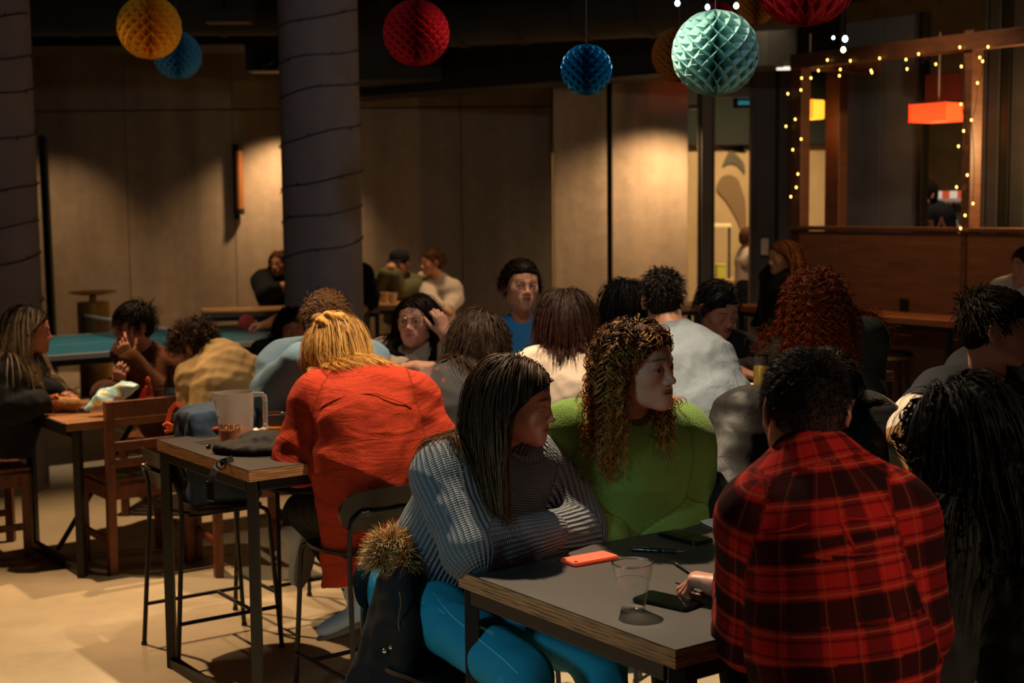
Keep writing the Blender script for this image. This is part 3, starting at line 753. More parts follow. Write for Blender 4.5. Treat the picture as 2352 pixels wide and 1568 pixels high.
def kiosk_stool(px, py, label):
    c = atz(px, py, .74); t = thing('round_stool', (c[0], c[1], 0), label, 'stool', 'metal stools at the kiosk counter')
    MB().lathe([(.16, .74), (.165, .755), (.15, .765), (.0, .768)], (c[0], c[1], 0), 24).build('seat_pad', M_SEAT, t, True)
    MB().lathe([(.168, .722), (.168, .742), (.15, .742), (.15, .722)], (c[0], c[1], 0), 24, cap=False).build('steel_band', plain('brushed_steel', '#b08a62', .35, .9), t, True)
    for k in range(4):
        a = math.pi / 4 + k * math.pi / 2; d = np.array([math.cos(a), math.sin(a), 0])
        MB().tube([np.array([c[0], c[1], .73]) + d * .13, np.array([c[0], c[1], 0]) + d * .2], .011, 8).build('leg', M_FRAME, t, True)
    MB().tube([np.array([c[0], c[1], .28]) + .175 * np.array([math.cos(a), math.sin(a), 0]) for a in np.linspace(0, 2 * math.pi, 24, endpoint=False)], .008, 6, closed=True).build('foot_ring', M_FRAME, t, True)
kiosk_stool(2042, 815, 'black stool with steel band standing at the kiosk counter')
kiosk_stool(1712, 720, 'black stool partly hidden in front of the glass door')

c = aty(213, 672, 13.6)
t = thing('brass_pedestal', (c[0], c[1], 0), 'brass pedestal with wide flat disc top near the back wall', 'pedestal')
M_BRASS = plain('brass', '#c2923c', .4, .25, noise=.15, nscale=6)
MB().lathe([(.05, c[2] - .025), (.18, c[2] - .012), (.225, c[2] + .004), (.225, c[2] + .012), (.12, c[2] + .02), (0, c[2] + .022)], (c[0], c[1], 0), 36).build('disc_top', M_BRASS, t, True)
MB().lathe([(.035, c[2] - .09), (.035, c[2] - .02)], (c[0], c[1], 0), 20).build('neck', M_BRASS, t, True)
MB().lathe([(.15, 0), (.15, c[2] - .09), (.14, c[2] - .085)], (c[0], c[1], 0), 32).build('drum', M_BRASS, t, True)

# ================================================================== implicit surfaces
def _smin(a, b, k):
    h = np.maximum(k - np.abs(a - b), 0) / k
    return np.minimum(a, b) - h * h * (k * 0.25)
class Sdf:
    def __init__(s): s.ops = []; s.bones = []
    def cone(s, a, b, r1, r2, k=0.02, flat=None, op='add', bone=None, tag_=0):
        a = np.asarray(a, np.float32); b = np.asarray(b, np.float32)
        R = max(r1, r2); lo = np.minimum(a, b) - R; hi = np.maximum(a, b) + R
        s.ops.append(('cone', (a, b, r1, r2, flat), op, k, lo, hi))
        if bone is not None: s.bones.append((a, b, (r1 + r2) / 2, bone, flat, tag_, r1, r2))
        return s
    def ell(s, c, rad, R=None, k=0.02, op='add'):
        c = np.asarray(c, np.float32); rad = np.asarray(rad, np.float32) * np.ones(3, np.float32); m_ = rad.max()
        s.ops.append(('ell', (c, rad, None if R is None else np.asarray(R, np.float32)), op, k, c - m_, c + m_)); return s
    def box(s, c, h, R=None, r=0.01, k=0.01, op='add'):
        c = np.asarray(c, np.float32); h = np.asarray(h, np.float32); m_ = np.linalg.norm(h) + r
        s.ops.append(('box', (c, h, None if R is None else np.asarray(R, np.float32), r), op, k, c - m_, c + m_)); return s
    def plane(s, pt, n, k=0.004, region=None):
        pt = np.asarray(pt, np.float32); n = np.asarray(n, np.float32); n = n / np.linalg.norm(n)
        if region is None: lo = np.full(3, -1e6); hi = np.full(3, 1e6)
        else: lo = np.asarray(region[0]) - region[1]; hi = np.asarray(region[0]) + region[1]
        s.ops.append(('plane', (pt, n), 'cut', k, lo, hi)); return s
    @staticmethod
    def _prim(kind, q, x, y, z):
        if kind == 'cone':
            a, b, r1, r2, flat = q; ba = b - a; bb = max(float(ba @ ba), 1e-9)
            dx, dy, dz = x - a[0], y - a[1], z - a[2]
            t = np.clip((dx * ba[0] + dy * ba[1] + dz * ba[2]) / bb, 0, 1)
            dx = dx - t * ba[0]; dy = dy - t * ba[1]; dz = dz - t * ba[2]
            d2 = dx * dx + dy * dy + dz * dz
            if flat is not None:
                n, f = flat; qn = dx * n[0] + dy * n[1] + dz * n[2]; d2 = d2 + qn * qn * (1 / (f * f) - 1)
            return np.sqrt(d2) - (r1 + (r2 - r1) * t)
        if kind == 'plane':
            p, n = q; return (x - p[0]) * n[0] + (y - p[1]) * n[1] + (z - p[2]) * n[2]
        c, rad, R = q[0], q[1], q[2]
        dx, dy, dz = x - c[0], y - c[1], z - c[2]
        if R is not None:
            dx, dy, dz = (R[0, 0] * dx + R[0, 1] * dy + R[0, 2] * dz, R[1, 0] * dx + R[1, 1] * dy + R[1, 2] * dz, R[2, 0] * dx + R[2, 1] * dy + R[2, 2] * dz)
        if kind == 'ell':
            k0 = np.sqrt((dx / rad[0]) ** 2 + (dy / rad[1]) ** 2 + (dz / rad[2]) ** 2)
            k1 = np.sqrt((dx / rad[0] ** 2) ** 2 + (dy / rad[1] ** 2) ** 2 + (dz / rad[2] ** 2) ** 2) + 1e-9
            return k0 * (k0 - 1) / k1
        ax, ay, az = np.abs(dx) - rad[0], np.abs(dy) - rad[1], np.abs(dz) - rad[2]
        return np.sqrt(np.maximum(ax, 0) ** 2 + np.maximum(ay, 0) ** 2 + np.maximum(az, 0) ** 2) + np.minimum(np.maximum(ax, np.maximum(ay, az)), 0) - q[3]
    @staticmethod
    def _comb(f, d, op, k):
        if op == 'add': return _smin(f, d, k)
        if op == 'sub': return -_smin(-f, d, k)
        return -_smin(-f, -d, k)
    def at(s, P):
        x, y, z = P[:, 0], P[:, 1], P[:, 2]; f = np.full(len(P), 0.5, np.float32)
        for kind, q, op, k, lo, hi in s.ops: f = s._comb(f, s._prim(kind, q, x, y, z), op, k)
        return f
    def grad(s, P, e=0.004):
        g = np.zeros_like(P)
        for i in range(3):
            o = np.zeros(3, P.dtype); o[i] = e; g[:, i] = s.at(P + o) - s.at(P - o)
        return g / (np.linalg.norm(g, axis=1, keepdims=True) + 1e-9)
    def moved(s, R, c, hs):
        """same solid with every primitive turned by R, scaled by hs and moved to c"""
        o = Sdf(); W = lambda p: (np.asarray(p, float) * hs) @ R.T + c
        for kind, q, op, k, lo, hi in s.ops:
            if kind == 'cone': o.cone(W(q[0]), W(q[1]), q[2] * hs, q[3] * hs, k * hs, None, op)
            else: o.ell(W(q[0]), q[1] * hs, R.T if q[2] is None else q[2] @ R.T, k * hs, op)
        return o
    def axes(s, coarse, regions):
        adds = [o for o in s.ops if o[2] == 'add']
        lo = np.min([o[4] for o in adds], 0) - 2.5 * coarse; hi = np.max([o[5] for o in adds], 0) + 2.5 * coarse; out = []
        for i in range(3):
            t = lo[i]; a = [t]
            hf = lambda u: min([coarse] + [r_[2] for r_ in regions if r_[0][i] <= u <= r_[1][i]])
            while t < hi[i]:
                st = min(hf(t), hf(t + hf(t)), hf(t + .5 * hf(t))); t += st; a.append(t)
            out.append(np.array(a, np.float32))
        return out
    def mesh_axes(s, ax):
        n = np.array([len(a) for a in ax]); f = np.full(tuple(n), 0.5, np.float32)
        for kind, q, op, k, l, u in s.ops:
            m_ = k + .02
            sl = tuple(slice(max(0, np.searchsorted(ax[i], l[i] - m_) - 1), min(n[i], np.searchsorted(ax[i], u[i] + m_) + 1)) for i in range(3))
            if any(q_.stop <= q_.start for q_ in sl): continue
            d = s._prim(kind, q, ax[0][sl[0]][:, None, None], ax[1][sl[1]][None, :, None], ax[2][sl[2]][None, None, :])
            f[sl] = s._comb(f[sl], d, op, k)
        V, Q = surface_nets(f, np.zeros(3), 1.0); W = np.empty_like(V)
        for i in range(3):
            i0 = np.clip(np.floor(V[:, i]).astype(int), 0, n[i] - 2); W[:, i] = ax[i][i0] + (V[:, i] - i0) * (ax[i][i0 + 1] - ax[i][i0])
        return W, Q
    def mesh(s, h, disp=None, band=0.03):
        adds = [o for o in s.ops if o[2] == 'add']
        lo = np.min([o[4] for o in adds], 0) - 2.5 * h - 0.004; hi = np.max([o[5] for o in adds], 0) + 2.5 * h + 0.004
        n = np.ceil((hi - lo) / h).astype(int) + 1
        ax = [np.float32(lo[i]) + np.float32(h) * np.arange(n[i], dtype=np.float32) for i in range(3)]
        f = np.full(tuple(n), 0.5, np.float32)
        for kind, q, op, k, l, u in s.ops:
            m_ = k + 2 * h + 0.01
            i0 = np.clip(np.floor((l - m_ - lo) / h), 0, n - 1).astype(int); i1 = np.clip(np.ceil((u + m_ - lo) / h) + 1, 1, n).astype(int)
            if np.any(i1 <= i0): continue
            sl = tuple(slice(a, b) for a, b in zip(i0, i1))
            d = s._prim(kind, q, ax[0][sl[0]][:, None, None], ax[1][sl[1]][None, :, None], ax[2][sl[2]][None, None, :])
            f[sl] = s._comb(f[sl], d, op, k)
        if disp is not None:
            ix = np.nonzero(np.abs(f) < band)
            P = np.stack([ax[0][ix[0]], ax[1][ix[1]], ax[2][ix[2]]], 1); f[ix] += disp(P).astype(np.float32)
        return surface_nets(f, lo, h)
    def bone_uv(s, V):
        """per-vertex: index of nearest bone, uv coordinates in metres around / along it, t along"""
        V = np.asarray(V, np.float32); best = np.full(len(V), 1e9, np.float32); bi = np.zeros(len(V), int); uv = np.zeros((len(V), 2), np.float32); T = np.zeros(len(V), np.float32)
        for j, (a, b, r, bone, flat, tg, r1, r2) in enumerate(s.bones):
            ref, voff, ur = bone; ba = b - a; L = np.linalg.norm(ba); n = ba / L
            q = V - a; t0 = q @ n / L; t = np.clip(t0, 0, 1); o = q - t[:, None] * ba
            d2 = (o * o).sum(1)
            if flat is not None: d2 = d2 + (o @ np.asarray(flat[0], np.float32)) ** 2 * (1 / flat[1] ** 2 - 1)
            d = np.sqrt(d2) - (r1 + (r2 - r1) * t)
            e1 = ref - n * (ref @ n); e1 = e1 / (np.linalg.norm(e1) + 1e-9); e2 = np.cross(n, e1)
            ang = np.arctan2(o @ e2, o @ e1); m_ = d < best
            best[m_] = d[m_]; bi[m_] = j; T[m_] = t[m_]
            uv[m_, 0] = (ang * (ur or r))[m_]; uv[m_, 1] = (voff + t0 * L)[m_]
        return bi, uv, T

def surface_nets(f, lo, h):
    s = f < 0; n = np.array(f.shape)
    c = s[:-1, :-1, :-1].astype(np.uint8)
    tot = np.zeros(tuple(n - 1), np.uint8)
    offs = [(i, j, k) for i in (0, 1) for j in (0, 1) for k in (0, 1)]
    for i, j, k in offs: tot += s[i:n[0] - 1 + i, j:n[1] - 1 + j, k:n[2] - 1 + k]
    act = np.nonzero((tot > 0) & (tot < 8)); M_ = len(act[0])
    if M_ == 0: return np.zeros((0, 3)), np.zeros((0, 4), int)
    vals = np.stack([f[act[0] + i, act[1] + j, act[2] + k] for i, j, k in offs], 1)
    pos = np.array(offs, np.float32); acc = np.zeros((M_, 3), np.float32); cnt = np.zeros(M_, np.float32)
    for a in range(8):
        for b in range(a + 1, 8):
            if np.abs(pos[a] - pos[b]).sum() != 1: continue
            va, vb = vals[:, a], vals[:, b]; cr = (va < 0) != (vb < 0)
            t = np.where(cr, va / np.where(np.abs(va - vb) < 1e-9, 1e-9, va - vb), 0)
            acc += np.where(cr[:, None], pos[a] + (pos[b] - pos[a]) * t[:, None], 0); cnt += cr
    V = (np.stack(act, 1) + acc / cnt[:, None]) * h + lo
    idx = np.full(tuple(n - 1), -1, np.int32); idx[act] = np.arange(M_, dtype=np.int32)
    Q = []
    for axis in range(3):
        a, b = [(1, 2), (2, 0), (0, 1)][axis]
        sl0 = [slice(None)] * 3; sl1 = [slice(None)] * 3
        sl0[axis] = slice(0, -1); sl1[axis] = slice(1, None)
        s0, s1 = s[tuple(sl0)], s[tuple(sl1)]; ch = s0 != s1
        e = np.array(np.nonzero(ch)).T
        e = e[(e[:, a] > 0) & (e[:, b] > 0) & (e[:, a] < n[a] - 1) & (e[:, b] < n[b] - 1)]
        da = np.zeros(3, int); da[a] = 1; db = np.zeros(3, int); db[b] = 1
        g = lambda q: idx[q[:, 0], q[:, 1], q[:, 2]]
        quad = np.stack([g(e - da - db), g(e - db), g(e), g(e - da)], 1)
        flip = ~s0[e[:, 0], e[:, 1], e[:, 2]]
        quad[flip] = quad[flip][:, ::-1]; Q.append(quad)
    Q = np.concatenate(Q); Q = Q[(Q >= 0).all(1)]
    return V.astype(np.float32), Q

def wrinkle(amp, freq, seed, axis=None, stretch=0.35):
    """smooth cloth-fold displacement made of warped sines"""
    r = np.random.default_rng(seed); W = []
    for i in range(7):
        d = r.normal(size=3)
        if axis is not None: d = d + np.asarray(axis) * 1.6 * (1 if r.random() > .3 else -1)
        d /= np.linalg.norm(d); W.append((d * freq * r.uniform(.6, 1.5), r.uniform(0, 6.28), r.normal(size=3) * freq * .45, r.uniform(0, 6.28)))
    def fn(P):
        o = 0
        for k, ph, kw, pw in W:
            w = np.sin(P @ kw + pw) * 1.5
            o = o + np.abs(np.sin((P @ k) * .5 + ph + w)) - .64
        return o * amp / 2.6
    return fn

def norm(v): v = np.asarray(v, float); return v / (np.linalg.norm(v) + 1e-12)
def head_matrix(heading, pitch=0, roll=0):
    h, p, r = (math.radians(a) for a in (heading, pitch, roll))
    Rz = np.array([[math.cos(h), math.sin(h), 0], [-math.sin(h), math.cos(h), 0], [0, 0, 1]])
    Rx = np.array([[1, 0, 0], [0, math.cos(p), -math.sin(p)], [0, math.sin(p), math.cos(p)]])
    Ry = np.array([[math.cos(r), 0, math.sin(r)], [0, 1, 0], [-math.sin(r), 0, math.cos(r)]])
    return Rz @ Rx @ Ry
def ik(a, tgt, l1, l2, hint):
    a = np.asarray(a, float); tgt = np.asarray(tgt, float); d = tgt - a; D = np.linalg.norm(d)
    if D > (l1 + l2) * .995: tgt = a + d / D * (l1 + l2) * .995; D = (l1 + l2) * .995; d = tgt - a
    n = d / D; x = (l1 * l1 - l2 * l2 + D * D) / (2 * D); hgt = math.sqrt(max(l1 * l1 - x * x, 0))
    hint = np.asarray(hint, float); hp = hint - n * (hint @ n); hp = norm(hp)
    return a + n * x + hp * hgt, tgt

# ------------------------------------------------------------------ head
SKIN_L, SKIN_M, SKIN_T = '#d9a184', '#c48a6b', '#a86f50'
def head_field(neck_l, open_eye=1.0, mouth=0.0, nose=1.0, jaw=1.0, ear=1.0, male=False):
    S = Sdf()
    S.ell((0, -.015, .028), (.074, .094, .087), k=.02).ell((0, .03, .035), (.062, .055, .055), k=.03).ell((0, .03, -.03), (.058, .055, .07), k=.03)
    for sg in (-1, 1):
        S.ell((sg * .037, .052, -.024), (.023, .023, .024), k=.03)
        S.cone((sg * .049 * jaw, .0, -.060), (sg * .012, .068, -.094), .016, .016, k=.03)
    S.ell((0, .079, -.096), (.02, .014, .015), k=.02).ell((0, .03, -.068), (.044, .046, .03), k=.03)
    S.ell((0, .076, -.062), (.03, .016, .022), k=.02)
    for sg in (-1, 1):
        S.cone((sg * .036, .076, .0175), (sg * .012, .085, .0145), .008, .008 + (.002 if male else 0), k=.014)
        S.ell((sg * .031, .096, -.002), (.021, .017, .013), k=.014, op='sub')
        S.ell((sg * .031, .0755, -.002), (.0145, .0145, .0142), k=.006)
    S.cone((0, .083, .008), (0, .102, -.030), .0075, .0085 * nose, k=.016)
    S.ell((0, .1055, -.0345), (.0095 * nose, .0095 * nose, .0085), k=.008)
    for sg in (-1, 1): S.ell((sg * .0115, .0955, -.038), (.0078, .009, .0072), k=.007)
    for sg in (-1, 1):
        S.cone((sg * .021, .0845, -.0615), (sg * .003, .0945, -.0578), .0028, .0046, k=.006)
        S.cone((sg * .019, .085, -.0655), (sg * .003, .0925, -.0690), .003, .0058, k=.006)
        S.cone((sg * .023, .0885, -.0635), (0, .1005, -.0632), .0012, .0018, k=.003, op='sub')
        S.ell((sg * .006, .1015, -.0445), (.0035, .004, .0025), k=.003, op='sub')
    if mouth: S.ell((0, .0965, -.0640), (.017, .016, .0085 * mouth), k=.003, op='sub')
    if open_eye > .05:
        for sg in (-1, 1): S.ell((sg * .031, .0925, -.0025), (.0138, .014, .0060 * open_eye), k=.0015, op='sub')
    if ear:
        for sg in (-1, 1):
            R = head_matrix(sg * -24, 0, 0).T
            S.ell((sg * (.0735 + .0065 * ear), -.018, -.008), (.0085, .0195, .0325), R, k=.009)
            S.ell((sg * (.081 + .0075 * ear), -.0125, -.003), (.006, .0105, .018), R, k=.005, op='sub')
    S.cone((0, -.022, -.055), neck_l, .050 if not male else .056, .053 if not male else .060, k=.03)
    return S
def face_colors(V, skin, brow, lips, open_eye=1.0, beard=None):
    x, y, z = V[:, 0], V[:, 1], V[:, 2]; c = np.tile(np.array(lin(skin), np.float32), (len(V), 1))
    def mixin(w, col):
        w = np.clip(w, 0, 1)[:, None]; c[:] = c * (1 - w) + np.array(lin(col), np.float32) * w
    ax = np.abs(x)
    blush = np.exp(-(((ax - .04) / .018) ** 2 + ((z + .03) / .018) ** 2)) * (y > .04)
    mixin(blush * .25, tuple(np.array(lin(skin)) * (1.0, .62, .55)))
    nosev = np.exp(-((ax / .012) ** 2 + ((z + .036) / .01) ** 2)) * (y > .08); mixin(nosev * .25, tuple(np.array(lin(skin)) * (1.0, .6, .55)))
    if beard is not None:
        bw = ((z < -.035) & (y > -.01) & (z > -.115)) * np.clip((-.03 - z) / .02, 0, 1); mixin(bw * .55, beard)
    lm = np.exp(-(((ax) / .021) ** 4)) * np.exp(-(((z + .0632) / .0082) ** 4)) * (y > .083); mixin(lm * .9, lips)
    zb = .0225 + .004 * (1 - ((ax - .030) / .022) ** 2)
    bm_ = np.exp(-((z - zb) / .0032) ** 2) * np.clip((ax - .010) / .004, 0, 1) * np.clip((.054 - ax) / .008, 0, 1) * (y > .045); mixin(bm_ * .85, brow)
    if open_eye > .05:
        e = ((ax - .031) / .0150) ** 2 + ((z + .0025) / (.0075 * open_eye + .001)) ** 2
        ln = np.exp(-((np.sqrt(e) - 1.0) / .16) ** 2) * (y > .072) * np.clip((z + .006) / .004, .25, 1)
    else:
        zl = -.0085 + .0035 * ((ax - .031) / .013) ** 2
        ln = np.exp(-((z - zl) / .0019) ** 2) * (np.abs(ax - .031) < .0145) * (y > .06)
    mixin(ln * .85, tuple(np.array(lin(brow)) * .4))
    soc = np.exp(-(((ax - .031) / .018) ** 2 + ((z - .001) / .012) ** 2)) * (y > .06); mixin(soc * .18, tuple(np.array(lin(skin)) * (.62, .48, .45)))
    return c

M_SKIN = vcol_mat('skin', 0.48, 0.12, 0.35, 0.06, 220)
M_EYE = vcol_mat('eyeball', 0.15, 0, 0.5)
M_HAIR = vcol_mat('hair', 0.55, 0, 0.07)

def eyes_mesh(root, R, c, hs, gaze=(0, 1, 0), iris='#3a2413'):
    g = norm(gaze); n = 14; m_ = 10
    for sg in (-1, 1):
        V = []; Q = []; Cc = []
        o = np.array([sg * .031, .0748, -.0025])
        a = norm(np.cross(g, [0, 0, 1])); b = np.cross(a, g)
        for i in range(m_ + 1):
            th = (i / m_) ** 1.6 * 2.2
            for j in range(n):
                ph = 2 * math.pi * j / n
                V.append(o + .0124 * (math.cos(th) * g + math.sin(th) * (math.cos(ph) * a + math.sin(ph) * b)))
                Cc.append((.004, .004, .004) if th < .22 else lin(iris) if th < .50 else (.30, .27, .25))
        for i in range(m_):
            for j in range(n): Q.append((i * n + j, i * n + (j + 1) % n, (i + 1) * n + (j + 1) % n, (i + 1) * n + j))
        mesh_np('eye', (np.array(V) * hs) @ R.T + c, [np.array(Q)], M_EYE, root, True, col=np.array(Cc))

# ------------------------------------------------------------------ hands
def hand_field(S, wrist, d, dorsal, thumb_sign, curl=(20, 30, 20), spread=4, thumb=(40, 20), scale=1.0, curls=None):
    """wrist position, finger direction d, dorsal = back of the hand normal; thumb_sign +1 puts the thumb on d x dorsal side"""
    d = norm(d); z = norm(dorsal - d * (np.asarray(dorsal) @ d)); x = np.cross(d, z) * thumb_sign; s = scale
    w = np.asarray(wrist, float)
    P = lambda a, b, c: w + (x * a + d * b + z * c) * s
    kn = [(.026, .086, 0), (.0085, .090, .003), (-.0095, .086, .001), (-.026, .077, -.003)]
    ln = [(.042, .026, .021), (.046, .029, .022), (.042, .027, .021), (.033, .021, .019)]
    rr = [.0088, .009, .0086, .0076]
    for (a, b, c), r in zip(kn, rr):
        S.cone(P(a * .45, .008, 0), P(a, b, c), .0165 * s, .0125 * s, k=.014 * s)
    S.cone(P(0, -.05, 0), P(0, .01, 0), .026 * s, .024 * s, k=.02 * s, flat=(z, .78))
    S.ell(P(.018, .03, -.008), (.018 * s,) * 3, k=.015 * s).ell(P(-.02, .035, -.007), (.016 * s,) * 3, k=.015 * s)
    for i in range(4):
        cu = curls[i] if curls else curl
        ang = 0; p = P(*kn[i]); sp_ = math.radians(spread * (1.2 - .8 * i))
        for jn in range(3):
            ang += math.radians(cu[jn]); dv = d * math.cos(ang) * math.cos(sp_) + x * math.sin(sp_) * math.cos(ang) - z * math.sin(ang)
            q = p + dv * ln[i][jn] * s
            S.cone(p, q, rr[i] * s * (1 - .06 * jn), rr[i] * s * (.92 - .08 * jn), k=.005 * s); p = q
    p = P(.022, .018, -.006); a0, a1 = (math.radians(t_) for t_ in thumb)
    dv = norm(d * math.cos(a0) + x * math.sin(a0) * .9 - z * .35); q = p + dv * .042 * s; S.cone(p, q, .0135 * s, .0105 * s, k=.014 * s); p = q
    for k, L_ in enumerate((.031, .025)):
        dv = norm(dv * math.cos(a1) + (d * .8 - x * .45 - z * .25) * math.sin(a1)); q = p + dv * L_ * s; S.cone(p, q, (.0105 - .0012 * k) * s, (.0095 - .0018 * k) * s, k=.005 * s); p = q
    return S

# ------------------------------------------------------------------ hair
def tubes_np(paths, rad, col, nside=3):
    """paths (S,N,3), rad (S,N), col (S,3)->mesh arrays"""
    S_, N_, _ = paths.shape
    T = np.gradient(paths, axis=1); T /= (np.linalg.norm(T, axis=2, keepdims=True) + 1e-9)
    ref = np.zeros_like(T); ref[..., 2] = 1; ref[np.abs(T[..., 2]) > .9] = (1, 0, 0)
    u = np.cross(T, ref); u /= (np.linalg.norm(u, axis=2, keepdims=True) + 1e-9); w = np.cross(T, u)
    V = []
    for k in range(nside):
        a = 2 * math.pi * k / nside; V.append(paths + rad[..., None] * (math.cos(a) * u + math.sin(a) * w))
    V = np.stack(V, 2).reshape(-1, 3)
    base = (np.arange(S_)[:, None] * N_ + np.arange(N_ - 1)[None, :]) * nside
    Q = []
    for k in range(nside):
        k2 = (k + 1) % nside; Q.append(np.stack([base + k, base + k2, base + nside + k2, base + nside + k], -1).reshape(-1, 4))
    C_ = np.repeat(col, N_ * nside, axis=0)
    return V, np.concatenate(Q), C_

def ribbons_np(paths, rad, col, c, r):
    """flat hair blades lying tangentially around c"""
    S_, N_, _ = paths.shape
    T = np.gradient(paths, axis=1); T /= (np.linalg.norm(T, axis=2, keepdims=True) + 1e-9)
    o = paths - c; o /= (np.linalg.norm(o, axis=2, keepdims=True) + 1e-9); o = o + r.normal(size=(S_, 1, 3)) * .35
    w = np.cross(T, o); w /= (np.linalg.norm(w, axis=2, keepdims=True) + 1e-9)
    V = np.stack([paths - rad[..., None] * w, paths + rad[..., None] * w], 2).reshape(-1, 3)
    b = ((np.arange(S_)[:, None] * N_ + np.arange(N_ - 1)[None, :]) * 2)
    Q = np.stack([b, b + 1, b + 3, b + 2], -1).reshape(-1, 4)
    return V, Q, np.repeat(col, N_ * 2, axis=0)

